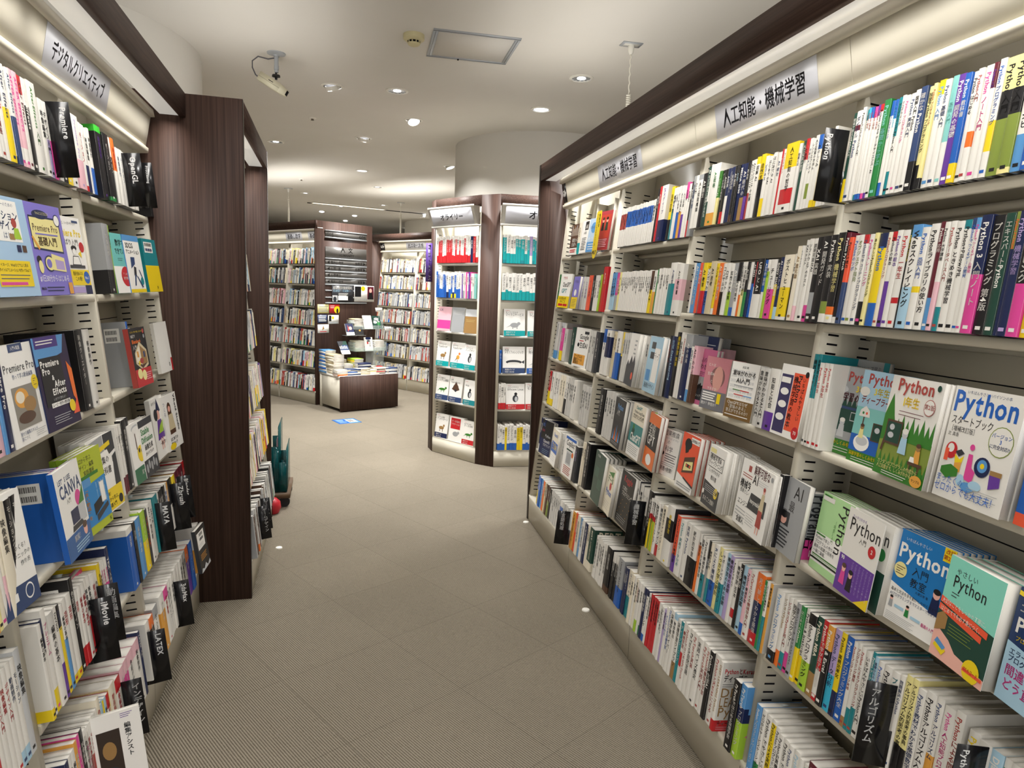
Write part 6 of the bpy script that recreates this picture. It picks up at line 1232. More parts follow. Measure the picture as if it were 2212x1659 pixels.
# ------------------------------------------------------------------ cover printing
def cut(c):
    c = c.split(':')[-1]
    return c
def cmat(c): return mat(cut(c), 0.38)
def paint(mb, art, o, ex, ey, w, h, n):
    """printed cover elements on the plane o + x*ex + y*ey, each layer a hair further out along n"""
    o = np.array(o, float); ex = np.array(ex, float); ey = np.array(ey, float); n = np.array(n, float)
    for k, e in enumerate(art):
        oo = o + n * (0.00025 + 0.00006 * k)
        if e[0] == 'r':
            x0, y0, x1, y1 = [max(0.0, min(1.0, v)) for v in e[1:5]]
            if x1 - x0 < 1e-4 or y1 - y0 < 1e-4: continue
            mb.add([oo + ex * x0 * w + ey * y0 * h, oo + ex * x1 * w + ey * y0 * h, oo + ex * x1 * w + ey * y1 * h, oo + ex * x0 * w + ey * y1 * h], [(0, 1, 2, 3)], cmat(e[5]))
        elif e[0] == 'e':
            cx, cy, rx, ry = e[1:5]
            if rx == ry: ry = rx * w / h
            P = []
            for i in range(18):
                t = 2 * math.pi * i / 18
                P.append(oo + ex * w * min(1, max(0, cx + rx * math.cos(t))) + ey * h * min(1, max(0, cy + ry * math.sin(t))))
            mb.add(P, [list(range(18))], cmat(e[5]))
        elif e[0] == 'p':
            P = [(min(1, max(0, x)), min(1, max(0, y))) for x, y in e[1]]
            ar = sum(P[i][0] * P[(i + 1) % len(P)][1] - P[(i + 1) % len(P)][0] * P[i][1] for i in range(len(P)))
            if ar < 0: P = P[::-1]
            mb.add([oo + ex * w * x + ey * h * y for x, y in P], [list(range(len(P)))], cmat(e[2]))
        elif e[0] == 't':
            _, x, y, s, t, c, al, b, mw = e
            mb.text(t, cmat(c), oo + ex * x * w + ey * y * h, ex, ey, s * w, al, b, mw * w if mw else None)
        elif e[0] == 'v':
            _, x, y, s, t, c, b, ml = e
            mb.column(t, cmat(c), oo + ex * x * w + ey * y * h, ex, ey, s * w, b, ml * h if ml else None)
def segs(cols):
    """'W.tR12.bT10.mK30-60' -> list of (z0, z1, colour) in fractions of the height"""
    body = cols.replace('!', '').split('@')[0].split('.')
    z = [(0.0, 1.0, body[0])]
    for o in body[1:]:
        k, c, v = o[0], o[1], o[2:]
        if k == 't': r = (1 - float(v) / 100, 1.0)
        elif k == 'b': r = (0.0, float(v) / 100)
        else: r = tuple(float(x) / 100 for x in v.split('-'))
        nz = []
        for a, b, q in z:
            if a < r[0]: nz.append((a, min(b, r[0]), q))
            if b > r[1]: nz.append((max(a, r[1]), b, q))
        z = [t for t in nz if t[1] - t[0] > 1e-4] + [(r[0], r[1], c)]
    return sorted(z)
def barcode(mb, o, ex, ey, n, s=1.0):
    o = np.array(o, float) + np.array(n) * 0.0003; ex = np.array(ex, float) * s; ey = np.array(ey, float) * s; n = np.array(n, float) * 0.0001
    q = lambda x0, y0, x1, y1, m, k: mb.add([o + n * k + ex * x0 + ey * y0, o + n * k + ex * x1 + ey * y0, o + n * k + ex * x1 + ey * y1, o + n * k + ex * x0 + ey * y1], [(0, 1, 2, 3)], m)
    q(0, 0, .05, .052, mat('I'), 0)
    for r in range(2):
        x = .004
        for i in range(15):
            wd = (.0008, .0016, .001, .0021)[(i * 7 + r * 3) % 4]; q(x, .006 + .024 * r, x + wd, .021 + .024 * r, mat('K'), 1); x += wd + .0011
def page_block(mb, x0, x1, y0, y1, z0, z1, m): mb.box(x0, x1, y0, y1, z0, z1, m)
def spine_book(cv, pg, b, slip=None, detail=True, pm=None):
    """spine-out book at local origin: x thickness, y depth (0 = spine), z height"""
    th, h, dep = b['th'], b['h'], b['dep']
    board = b['cols'].split('@')[1][0] if '@' in b['cols'] else None
    e = min(0.0016, th * .2); c = 0.0005
    for z0, z1, col in segs(b['cols']):
        m = cmat(col); mbo = cmat(board) if board else m
        A, Bz = z0 * h, z1 * h
        P = [(0, dep), (0, e), (e, 0), (th - e, 0), (th, e), (th, dep)]
        V = [(x, y, A) for x, y in P] + [(x, y, Bz) for x, y in P]
        cv.add(V, [(1, 2, 8, 7), (2, 3, 9, 8), (3, 4, 10, 9)], m)
        cv.add(V, [(0, 1, 7, 6), (4, 5, 11, 10)], mbo)
    P = [(0, dep), (0, 0.0005), (th, 0.0005), (th, dep), (th - c, dep), (th - c, c + .0005), (c, c + .0005), (c, dep)]
    top = cmat(segs(b['cols'])[-1][2]); V = [(x, y, h) for x, y in P] + [(x, y, 0) for x, y in P]
    cv.add(V, [(0, 1, 6, 7), (1, 2, 5, 6), (2, 3, 4, 5)], top)
    pg.box(c, th - c, 0.001, dep - .0015, .0008, h - .0012, pm or M_page, skip='b')
    if b.get('text'):
        avail = h * 0.78; n = max(1, len(b['text']))
        size = min(th * 0.72, 0.019, avail / max(4, n) * 1.5 if any(ord(ch) < 0x2000 for ch in b['text']) else avail / n)
        size = max(size, 0.004)
        cv.column(b['text'], cmat(b['tc']), (th / 2, -0.0003, h * (0.94 if n > 6 else 0.86)), (1, 0, 0), (0, 0, 1), size, True, avail)
        if detail and th > .011:
            m = cmat(b['tc']); w = min(th * .34, .006)
            cv.add([(th / 2 - w, -.0003, .009), (th / 2 + w, -.0003, .009), (th / 2 + w, -.0003, .009 + w * 1.2), (th / 2 - w, -.0003, .009 + w * 1.2)], [(0, 1, 2, 3)], m)
    if b.get('text') in SIDE_ART: paint(cv, SIDE_ART[b['text']], (th, 0, 0), (0, 1, 0), (0, 0, 1), dep, h, (1, 0, 0))
    if '!' in b['cols']:
        barcode(cv, (0, .075, h - .075), (0, -1, 0), (0, 0, 1), (-1, 0, 0))
def face_book(cv, pg, w, h, th, cover, first=True, spine_text=None):
    base, sp, art = cover
    mb_, ms = cmat(base), cmat(sp); c = .0006
    V = [(x, y, z) for z in (0, h) for x, y in ((w, 0), (0, 0), (0, th), (w, th), (w, c), (c, c), (c, th - c), (w, th - c))]
    q = lambda a, b: (a, b, b + 8, a + 8)
    cv.add(V, [(1, 0, 8, 9)], mb_); cv.add(V, [(2, 1, 9, 10)], ms); cv.add(V, [(3, 2, 10, 11)], mb_)
    cv.add(V, [(8, 12, 13, 9), (9, 13, 14, 10), (10, 14, 15, 11), (0, 4, 12, 8), (7, 3, 11, 15)], ms)
    pg.box(c, w - .002, c, th - c, .0008, h - .0015, M_pagey, skip='')
    if first: paint(cv, art, (0, 0, 0), (1, 0, 0), (0, 0, 1), w, h, (0, -1, 0))
    if spine_text:
        cv.column(spine_text, mat('k'), (-.0003, th / 2, h * .9), (0, -1, 0), (0, 0, 1), min(th * .6, .012), True, h * .7)
def slip_strip(mb, x, z, dep, s, k):
    """order slip sticking up between the pages, curled forward"""
    P = [(0, 0), (.004 * s, .004), (.007 * s, .009), (.008 * s, .015)]
    V = []
    y0 = dep * (.35 + .1 * k)
    for dz, dy in P:
        for xx in (0, .026): V.append((x + .0004 * k, y0 + xx, z - .001 + dz)) if False else V.append((x + dy, y0 + xx, z - .001 + dz))
    V2 = [(a + .0006, b_, c_) for a, b_, c_ in V]
    n = len(V); F = [(2 * i, 2 * i + 1, 2 * i + 3, 2 * i + 2) for i in range(3)]
    mb.add(V + V2, F + [(b_ + n, a + n, d + n, c_ + n) for a, b_, c_, d in F] + [(0, 2, n + 2, n), (2, 4, n + 4, n + 2), (4, 6, n + 6, n + 4), (1, n + 1, n + 3, 3), (3, n + 3, n + 5, 5), (5, n + 5, n + 7, 7), (6, 7, n + 7, n + 6)], mat('dbe7ea', .5))

# ------------------------------------------------------------------ room
def room():
    b = MB(); b.box(-9, 9, -3, 19, -0.05, 0, M_carpet); struct(b.build('floor'), 'grey beige ribbed carpet tile floor of the bookshop')
    b = MB(); b.box(-9, 9, -3, 19, CEIL, CEIL + .05, M_ceil); struct(b.build('ceiling'), 'plain off white ceiling with downlights')
    for nm, box in (('wall_back', (-9, 9, 19, 19.1)), ('wall_left', (-9.1, -9, -3, 19)), ('wall_right', (9, 9.1, -3, 19))):
        b = MB(); b.box(*box, 0, CEIL, M_colm); struct(b.build(nm), 'pale painted shop wall')
    for nm, x, y, r in (('column', 1.806, 7.07, .894), ('column', -2.12, 4.92, 1.083), ('column', 2.15, 15.6, 1.25), ('column', -3.1, 13.2, 1.2)):
        b = MB(); b.lathe([(r, 0), (r, CEIL)], 72, M_colm, (x, y, 0), cap=False); struct(smooth(b.build(nm)), 'fat round pale grey column')
room()

# ------------------------------------------------------------------ bookcases
def loc2(x, z): return (x * CA - z * SA, x * SA + z * CA)
def upright(fr, a, parent, d=.19, t0=.17, t1=2.29, slots=True, w=.03):
    b = MB(fr); b.box(a - w / 2, a + w / 2, 0, d, t0, t1, M_cream)
    if slots:
        for sgn in (-1, 1):
            x = a + sgn * (w / 2 + .0004)
            for dd in (.018, .122):
                z = .22
                while z < 2.1:
                    q = [(x, dd, z), (x, dd + .034, z), (x, dd + .034, z + .0055), (x, dd, z + .0055)]
                    b.poly(q if sgn > 0 else q[::-1], M_slot); z += .026
    return b.build('upright', parent)
def bay(fr, a0, a1, ts, label, group, base=True, depth=.19, last=False, slots=True, lean=True, run=None, cat='bookcase'):
    """one bookcase bay: upright(s), back panel, shelves, base"""
    r = empty('bookcase'); tag(r, label, cat, group)
    upright(fr, a0, r, depth, slots=slots)
    if last: upright(fr, a1, r, depth, slots=slots)
    b = MB(fr); b.box(a0 + .016, a1 - .016, depth - .012, depth, .17, 2.29, M_cream)
    for zz in ts[:-1]: b.box(a0 + .017, a1 - .017, depth - .0135, depth - .0125, zz - .10, zz - .097, M_slot)
    b.build('back_panel', r)
    for t in ts[:-1]:
        b = MB(fr); x0, x1 = a0 + .0165, a1 - .0165
        prof = [(-.004, t - .022), (.0, t - .024), (.012, t - .024), (.012, t - .012), (depth - .014, t - .012), (depth - .014, t), (0, t), (-.004, t - .003)]
        n = len(prof); V = [(x0, y, z) for y, z in prof] + [(x1, y, z) for y, z in prof]
        b.add(V, [(i, (i + 1) % n, n + (i + 1) % n, n + i) for i in range(n)], M_cream)
        b.add(V, [(0, 7, 6, 3), (0, 3, 2, 1), (3, 6, 5, 4)], M_cream); b.add([V[n + i] for i in range(n)], [(0, 3, 6, 7), (0, 1, 2, 3), (3, 4, 5, 6)], M_cream)
        b.box(x0, x1, depth - .05, depth - .016, t - .03, t - .0125, M_cream)
        b.build('shelf', r)
    if base:
        b = MB(fr); k = .158
        if lean: prof = [loc2(.014, .004), loc2(.46, .004), loc2(.46, k), (depth, ts[-1]), (-.006, ts[-1]), loc2(.014, k)]
        else: prof = [(0, .004), (.26, .004), (.26, k), (depth, ts[-1]), (-.004, ts[-1]), (0, k)]
        V = [(a0, y, z) for y, z in prof] + [(a1, y, z) for y, z in prof]; n = len(prof)
        b.add(V, [(i, (i + 1) % n, n + (i + 1) % n, n + i) for i in range(n)], M_cream); b.add(V, [list(range(n))[::-1], list(range(n, 2 * n))], M_cream)
        p0, p1 = (loc2(.0135, .006), loc2(.0135, .156)) if lean else ((-.0005, .006), (-.0005, .156))
        b.add([(a1 - .002, p0[0], p0[1]), (a1, p0[0], p0[1]), (a1, p1[0], p1[1]), (a1 - .002, p1[0], p1[1])], [(0, 1, 2, 3)], M_slot)
        b.build('base', r)
    return r
def header(fr, a0, a1, joints, label, name='header_fascia'):
    """sloping title strip above the shelves: lower rail, panels, upper rail"""
    r = empty(name); tag(r, label, 'fascia')
    b = MB(fr)
    for prof in ([(-.04, 2.106), (.0, 2.106), (.0, 2.138), (-.034, 2.138), (-.036, 2.128), (-.044, 2.126)],):
        n = len(prof); V = [(a0, y, z) for y, z in prof] + [(a1, y, z) for y, z in prof]
        b.add(V, [(i, (i + 1) % n, n + (i + 1) % n, n + i) for i in range(n)], M_cream); b.add(V, [list(range(n))[::-1], list(range(n, 2 * n))], M_cream)
    b.build('lower_rail', r)
    b = MB(fr)
    for prof in ([(-.086, 2.256), (-.05, 2.256), (-.04, 2.30), (-.072, 2.30), (-.074, 2.288), (-.084, 2.286)],):
        n = len(prof); V = [(a0, y, z) for y, z in prof] + [(a1, y, z) for y, z in prof]
        b.add(V, [(i, (i + 1) % n, n + (i + 1) % n, n + i) for i in range(n)], M_cream); b.add(V, [list(range(n))[::-1], list(range(n, 2 * n))], M_cream)
    b.build('upper_rail', r)
    xs = [a0, *joints, a1]
    for x0, x1 in zip(xs[:-1], xs[1:]):
        b = MB(fr); g = .0012
        prof = [(-.035, 2.137), (-.029, 2.137), (-.064, 2.258), (-.070, 2.258)]
        V = [(x0 + g, y, z) for y, z in prof] + [(x1 - g, y, z) for y, z in prof]
        b.add(V, [(i, (i + 1) % 4, 4 + (i + 1) % 4, 4 + i) for i in range(4)], M_cream); b.add(V, [(3, 2, 1, 0), (4, 5, 6, 7)], M_cream)
        b.build('title_panel', r)
    return r
HE = np.array([0, -.035, .121]) / math.hypot(.035, .121)       # up the slope of a title panel
HN = np.array([0, -.121, -.035]) / math.hypot(.035, .121)
def title_sign(fr, a0, a1, text, label, name='category_sign', size=.068, dark=False, z0=2.140, z1=2.254):
    b = MB(fr); L = (z1 - z0) / HE[2]
    o = np.array([a0, -.035 - .035 * (z0 - 2.137) / .121, z0]) + HN * .0012
    ex = np.array([1, 0, 0]); w = a1 - a0; m = mat('K', .3) if dark else M_sheet
    P = [o, o + ex * w, o + ex * w + HE * L, o + HE * L]; Q = [p - HN * .0009 for p in P]
    b.add(P + Q, [(0, 1, 2, 3), (7, 6, 5, 4), (0, 4, 5, 1), (1, 5, 6, 2), (2, 6, 7, 3), (3, 7, 4, 0)], m)
    b.text(text, mat('I') if dark else mat('2b2b30'), o + HN * .0004 + ex * w / 2 + HE * (L / 2 - size * .36), ex, HE, size, 'c', True, w * .82)
    o_ = b.build(name); return tag(o_, label, 'sign', 'category signs on the header strips')

TSA, TSB, TSC, TSD = [1.795, 1.467, 1.14, .838, .512, .178], [1.80, 1.482, 1.147, .847, .527, .178], [1.826, 1.498, 1.162, .842, .528, .178], [1.827, 1.50, 1.157, .844, .531, .178]
TSL = [1.832, 1.503, 1.16, .832, .524, .178]
GR = 'cream steel bookcase bays of the right run'
bay(RC, -4.385, -3.444, TSA, 'cream bookcase bay with sparse books against the right dark end panel', GR)
bay(RC, -3.444, -2.56, TSB, 'cream bookcase bay on the right, second from its end panel', GR)
bay(RC, -2.56, -1.683, TSC, 'cream bookcase bay on the right, third from its end panel', GR)
bay(RC, -1.683, -.80, TSD, 'cream bookcase bay on the right, nearest and cut by the frame', GR, last=True)
GLf = 'cream steel bookcase bays of the left run'
bay(LC, .775, 1.655, TSL, 'cream bookcase bay at the lower left corner of the frame', GLf)
bay(LC, 1.655, 2.535, TSL, 'cream bookcase bay on the left with the violet and pale blue covers', GLf)
bay(LC, 2.535, 3.405, TSL, 'cream bookcase bay on the left ending at the dark side panel', GLf, last=True)
bay(L3, 3.455, 4.645, TSL, 'cream bookcase bay mostly hidden behind the dark side panel', GLf, last=True)
header(RC, -4.385, .6, [-3.444, -2.56, -1.683, -.80], 'cream sloping header strip along the right bookcases')
header(LC, -.4, 3.405, [.775, 1.655, 2.535], 'cream sloping header strip along the left bookcases')
header(L3, 3.46, 4.64, [4.05], 'cream sloping header strip behind the left dark side panel')
title_sign(RC, -3.69, -3.09, '人工知能・機械学習', 'white sign with black writing on the far part of the right header')
title_sign(RC, -2.40, -1.82, '人工知能・機械学習', 'white sign with black writing on the near part of the right header')
title_sign(LC, 2.27, 2.84, 'デジタルクリエイティブ', 'white sign with black writing on the left header', size=.062)
title_sign(RC, -4.382, -4.305, 'G1▶', 'black and white section tag at the far end of the right header', 'section_tag', .05, True)

LV = frame(_P - _S * (_P @ _S), _S, _N, (0, 0, 1)); RV = frame((1.119, 0, 0), (0, -1, 0), (1, 0, 0), (0, 0, 1))
def canopy(fr, a0, a1, n0, label, power=True, up_fill=None):
    """dark beam with a glossy white light strip behind it"""
    r = empty('lighted_canopy'); tag(r, label, 'canopy')
    b = MB(fr); b.box(a0, a1, n0, n0 + .024, 2.266, 2.368, M_woodh); b.build('beam', r)
    b = MB(fr); b.box(a0, a1, n0 + .026, n0 + .105, 2.272, 2.28, M_gloss_glow); b.build('light_cover', r)
    if power:
        n = max(1, round((a1 - a0) / 1.25))
        for i in range(n):
            x = a0 + (a1 - a0) * (i + .5) / n; ld = bpy.data.lights.new('strip_light', 'AREA'); ld.shape = 'RECTANGLE'
            ld.size = (a1 - a0) / n * .96; ld.size_y = .075; ld.energy = STRIP * (a1 - a0) / n; ld.spread = math.radians(112); ld.color = (1.0, .97, .92)
            o = bpy.data.objects.new('strip_light', ld); COL.objects.link(o)
            P = W(fr, (x, n0 + .056, 2.268)); ax = fr[0][:, 0]; dn = fr[0] @ np.array([0, .1, -1.0]); dn /= np.linalg.norm(dn)
            zc = -dn; xc = ax; yc = np.cross(zc, xc); m = Matrix.Identity(4)
            for k in range(3): m[k][0], m[k][1], m[k][2], m[k][3] = xc[k], yc[k], zc[k], P[k]
            o.matrix_world = m
            lu = bpy.data.lights.new('ceiling_fill_light', 'AREA'); lu.shape = 'RECTANGLE'; lu.size = ld.size; lu.size_y = .05; lu.energy = (up_fill or UP_FILL) * (a1 - a0) / n; lu.color = (1.0, .97, .92)  # added upward fill to brighten the ceiling, not a fitting of the canopy
            o = bpy.data.objects.new('ceiling_fill_light', lu); COL.objects.link(o)
            P = W(fr, (x, n0 + .09, 2.30)); m = Matrix.Identity(4); zc = np.array([0, 0, -1.0]); yc = np.cross(zc, xc)
            for k in range(3): m[k][0], m[k][1], m[k][2], m[k][3] = xc[k], yc[k], zc[k], P[k]
            o.matrix_world = m
    return r
canopy(RV, -4.40, .6, 0, 'dark wood canopy beam with white light strip above the right bookcases')
canopy(LV, -.4, 3.413, 0, 'dark wood canopy beam with white light strip above the left bookcases')
canopy(LV, 3.447, 4.655, -.236, 'short dark canopy beam behind the left side panel')
def panel(fr, a0, a1, n0, n1, label, h=2.368, name='end_panel'):
    b = MB(fr); b.box(a0, a1, n0, n1, 0, h, M_wood); e = MB(fr); e.box(a0 - .0008, a1 + .0008, n0 - .0015, n0, 0, h, mat('2a211d', .35))
    o = b.build(name); tag(o, label, 'panel'); p = e.build('edge_strip', o); p['label'] = 'dark edge strip'; return o
panel(RV, -4.43, -4.40, 0, .42, 'tall dark wood end panel closing the right bookcases')
panel(LV, 3.414, 3.446, -.236, .5, 'wide dark wood side panel at the end of the left bookcases')
panel(LV, 4.656, 4.686, -.236, .2, 'second dark wood panel farther along on the left')
b = MB(RV); b.box(-4.39, .6, .255, .275, 2.27, 2.40, M_cream); tag(b.build('top_board'), 'cream lit board standing behind the right header strip', 'board')

# kiosk round the column
KP = [(.634, 6.61), (.656, 6.44), (.994, 5.925), (1.137, 5.795), (1.99, 5.765), (2.15, 5.86)]
def seg_frame(p, q):
    ex = np.array([q[0] - p[0], q[1] - p[1], 0.0]); L = np.linalg.norm(ex); ex /= L; ey = np.array([-ex[1], ex[0], 0])
    return frame((p[0], p[1], 0), ex, ey, (0, 0, 1)), L
KT = [1.793, 1.478, 1.17, .842, .522, .155]
k = empty('column_kiosk'); tag(k, 'dark wood and cream kiosk wrapped around the round column', 'kiosk')
KF = []
for i in range(5):
    fr, L = seg_frame(KP[i], KP[i + 1])
    if i in (1, 3):
        b = MB(fr); b.box(0, L, 0, .02, 2.27, 2.368, M_woodh); b.build('top_board', k); KF.append((fr, L))
    else:
        b = MB(fr); b.box(0, L, 0, .02, 0, 2.368, M_wood); b.build('corner_panel', k)
KFACE = []
for (fr, L), lab in zip(KF, ('narrow cream kiosk shelves with red and blue spines, angled left', 'cream kiosk shelves with turquoise spines facing forward')):
    r = empty('kiosk_shelves'); tag(r, lab, 'bookcase', 'shelf sets of the column kiosk'); KFACE.append((fr, L))
    for x in (.012, L - .012):
        b = MB(fr); b.box(x - .012, x + .012, .0, .22, .15, 2.27, M_cream)
        for sg in (-1, 1):
            for dd in (.02, .13):
                z = .2
                while z < 2.05:
                    q = [(x + sg * .0124, dd, z), (x + sg * .0124, dd + .03, z), (x + sg * .0124, dd + .03, z + .005), (x + sg * .0124, dd, z + .005)]; b.poly(q if sg > 0 else q[::-1], M_slot); z += .026
        b.build('upright', r)
    b = MB(fr); b.box(.024, L - .024, .21, .22, .15, 2.27, M_cream); b.build('back_panel', r)
    for t in KT[:5]:
        b = MB(fr); b.box(.0245, L - .0245, .008, .209, t - .02, t, M_white); b.build('shelf', r)
    b = MB(fr); b.box(.001, L - .001, .002, .22, 0.004, .149, M_cream); b.box(.0245, L - .0245, .0, .209, .15, KT[5], M_white); b.build('base', r)
    b = MB(fr); V = [(0, -.10, 2.272), (L, -.10, 2.272), (L, -.02, 2.272), (0, -.02, 2.272), (0, -.045, 2.115), (L, -.045, 2.115), (L, -.02, 2.115), (0, -.02, 2.115)]
    b.add(V, [(3, 2, 1, 0), (4, 5, 1, 0)[::1], (5, 6, 2, 1), (6, 7, 3, 2), (7, 4, 0, 3), (4, 7, 6, 5)], M_white); b.box(0, L, -.102, -.09, 2.262, 2.28, M_white); b.box(0, L, -.05, .0, 2.105, 2.118, M_white); b.build('header_box', r)
    ey = np.array([0, -.055, .157]) / math.hypot(.055, .157); n_ = np.array([0, -.157, -.055]) / math.hypot(.055, .157)
    b = MB(fr); o = np.array([.03, -.047, 2.122]) + n_ * .003; w = L - .06; hh = .145
    P = [o, o + np.array([w, 0, 0]), o + np.array([w, 0, 0]) + ey * hh, o + ey * hh]; Q = [p - n_ * .001 for p in P]
    b.add(P + Q, [(0, 1, 2, 3), (7, 6, 5, 4), (0, 4, 5, 1), (1, 5, 6, 2), (2, 6, 7, 3), (3, 7, 4, 0)], M_sheet)
    b.text('オライリー', mat('2b2b30'), o + n_ * .0006 + np.array([w / 2, 0, 0]) + ey * .05, (1, 0, 0), ey, .062 if L < .7 else .08, 'c', True)
    tag(b.build('category_sign'), 'white header sign on the angled kiosk face' if L < .7 else 'white header sign on the forward kiosk face', 'sign', 'category signs on the header strips')
b = MB(frame((.62, 6.6, 0), (.85, -.52, 0), (.52, .85, 0), (0, 0, 1))); b.box(-.06, -.052, -.01, .05, 1.60, 1.98, mat('V', .3))
b.column('情報・統計・データサイエンス', mat('W'), (-.056, -.0104, 1.96), (1, 0, 0), (0, 0, 1), .03, True, .36)
b2 = MB(frame((.60, 6.56, 0), (1, 0, 0), (0, 1, 0), (0, 0, 1))); b2.box(-.02, .05, 0, .004, 1.62, 1.98, mat('563c86', .35)); b2.column('情報・統計・データサイエンス', mat('W'), (.015, -.0004, 1.965), (1, 0, 0), (0, 0, 1), .028, True, .33)
tag(b2.build('hanging_sign'), 'narrow purple sign with white writing on the kiosk left edge', 'sign')

# psychology unit and its end panel
GC = (-.585, 9.115, 0); GX = (.618, -.786, 0); GY = (.786, .618, 0)
GF = frame((GC[0] - .014 * GY[0], GC[1] - .014 * GY[1], 0), GX, (GY[0] * CA, GY[1] * CA, -SA), (GY[0] * SA, GY[1] * SA, CA)); GV = frame(GC, GX, GY, (0, 0, 1))
TSG = [1.84, 1.575, 1.29, 1.03, .765, .485, .178]
def bay_far(fr, a0, a1, ts, label, group):
    return bay(fr, a0, a1, ts, label, group, slots=False, last=True)
GG = 'cream bookcase bays in the back of the shop'
for a0, a1, l in ((-.87, -.02, 'cream bookcase bay beside the dark directory panel'), (-1.74, -.89, 'cream bookcase bay just right of the second dark left panel')): bay_far(GF, a0, a1, TSG, l, GG)
header(GF, -1.74, -.02, [-.88], 'cream header strip of the back bookcases beside the directory panel'); canopy(GV, -1.76, -.0, 0, 'dark canopy beam above the back bookcases', True, 6)
for a, l in ((-.72, 'white sign on the back header, farther from the directory panel'), (-.2, 'white sign on the back header, nearest the directory panel')): title_sign(GF, a - .19, a + .19, '基礎心理学', l, size=.07)
GE = frame(GC, (.786, .618, 0), (-.618, .786, 0), (0, 0, 1))
b = MB(GE); b.box(-.0, .90, .002, .035, 0, 2.368, M_wood); dp = tag(b.build('end_panel'), 'dark wood end panel with shop directory between the back bookcases', 'panel')
r = empty('directory_board'); tag(r, 'grey directory board with pale bars and section writing on the end panel', 'directory')
D0, D1 = .135, .80
zs = [2.253, 2.165, 1.90, 1.815, 1.735, 1.65, 1.567, 1.49, 1.40, 1.33]
for z in zs:
    b = MB(GE); b.box(D0, D1, -.014, .0015, z - .008, z + .008, M_alu); b.build('bar', r)
M_plate = noise_col('brushed_grey_plate', '5d5a57', '6d6a66', 2.0, .28, .5)
def plate(z0, z1, items):
    b = MB(GE); b.box(D0 + .005, D1 - .005, -.008, .0015, z0, z1, M_plate)
    for x, z, s, t, al in items: b.text(t, mat('2a2826'), (x, -.0085, z), (1, 0, 0), (0, 0, 1), s, al, True)
    b.build('plate', r)
plate(2.174, 2.244, [(D0 + .02, 2.185, .06, 'G05', 'l'), (D1 - .02, 2.185, .06, 'G06', 'r')])
plate(1.91, 2.05, [(.47, 1.99, .075, '人  文', 'c'), (.47, 1.935, .045, 'HUMANITY', 'c')])
for z, ll, rr in ((1.824, '臨床心理学', '社会学'), (1.744, '心理一般', '社会学'), (1.66, '心理療法', ''), (1.576, '臨床心理学', '哲学')): plate(z, z + .062, [(D0 + .03, z + .014, .04, '◀ ' + ll, 'l')] + ([(D1 - .02, z + .014, .04, rr + ' ▶', 'r')] if rr else []))
def poster(x0, x1, z0, z1, art, label, bg, name='poster', y=-.016):
    b = MB(GE); b.box(x0, x1, y - .002, y, z0, z1, cmat(bg)); paint(b, art, (x0, y - .002, z0), (1, 0, 0), (0, 0, 1), x1 - x0, z1 - z0, (0, -1, 0))
    return tag(b.build(name), label, 'poster', 'posters on the directory panel')
poster(.23, .57, 1.345, 1.555, [T(.05, .8, .12, '新版 縄文聖地巡礼', 'W', 'l', True, .9), T(.05, .62, .1, '坂本龍一 中沢新一', 'L', 'l', True, .9), *lines(.3, .75, .5, 3, .07, 'W', .03), Rr(.02, .02, .25, .4, 's'), El(.13, .16, .08, .16, 'k'), Rr(.28, .1, .74, .36, 'I'), El(.86, .2, .1, .16, 'K')], 'black poster with white title on the directory panel', 'k')
poster(.585, .92, 1.35, 1.565, [Rr(.03, .3, .34, .95, 'K'), Cc(.44, .82, .1, 'Y'), *[Vt(.62 - .07 * i, .9, .05, '知の現在', 'K', False, .5) for i in range(2)], Rr(.66, .15, .98, .95, 'M'), El(.82, .7, .07, .14, 'H'), Pg('K', (.68, .15), (.96, .15), (.9, .58), (.74, .58)), T(.05, .08, .1, 'マルクス解体', 'S', 'l', False, .6)], 'white poster with a person in a black jacket on the directory panel', 'I')
for x0, x1, z0, z1, bg, art, l in ((.02, .19, 1.195, 1.31, 'y', lines(.1, .9, .7, 4, .17, 'S', .08), 'cream leaflet at the upper left of the end panel cards'), (.2, .36, 1.195, 1.31, 'R', [Cc(.75, .4, .3, 'Y'), El(.78, .25, .1, .3, 'K'), *lines(.1, .5, .8, 2, .2, 'W', .06)], 'red leaflet with yellow disc on the end panel'),
                               (.02, .165, 1.07, 1.175, 'n', lines(.1, .9, .8, 4, .2, 'W', .1), 'blue and white leaflet on the end panel'), (.18, .345, 1.055, 1.17, 'I', [Rr(.08, .3, .3, .95, 'K'), Cc(.45, .7, .12, 'Y'), Rr(.1, .05, .9, .22, 'S')], 'white leaflet with a phone picture on the end panel'), (.02, .19, .94, 1.05, 'I', [Pg('A', (.4, .3), (.6, .5), (.5, .9), (.45, .7)), Rr(.2, .12, .8, .2, 'R')], 'white leaflet with tan drawing and red line on the end panel')):
    poster(x0, x1, z0, z1, art, l, bg, 'leaflet', -.0005)

# philosophy bookcases at the back
WX = (.588, -.81, 0); WY = (.81, .588, 0); WO = (.947, 10.03, 0)
WF = frame((WO[0] - .014 * WY[0], WO[1] - .014 * WY[1], 0), WX, (WY[0] * CA, WY[1] * CA, -SA), (WY[0] * SA, WY[1] * SA, CA)); WV = frame(WO, WX, WY, (0, 0, 1))
TSW = [1.80, 1.54, 1.275, 1.015, .745, .487, .178]
for a0, a1, l in ((-1.36, -.5, 'cream bookcase bay of pale spines behind the display table'), (-.48, .4, 'cream bookcase bay of pale spines beside the kiosk')): bay_far(WF, a0, a1, TSW, l, GG)
header(WF, -1.36, .4, [-.49], 'cream header strip above the pale spines at the back'); canopy(WV, -1.38, .4, 0, 'dark canopy beam above the pale spines at the back', True, 6)
title_sign(WF, -.72, -.28, '西洋現代思想', 'white sign on the header above the pale spines', size=.07)
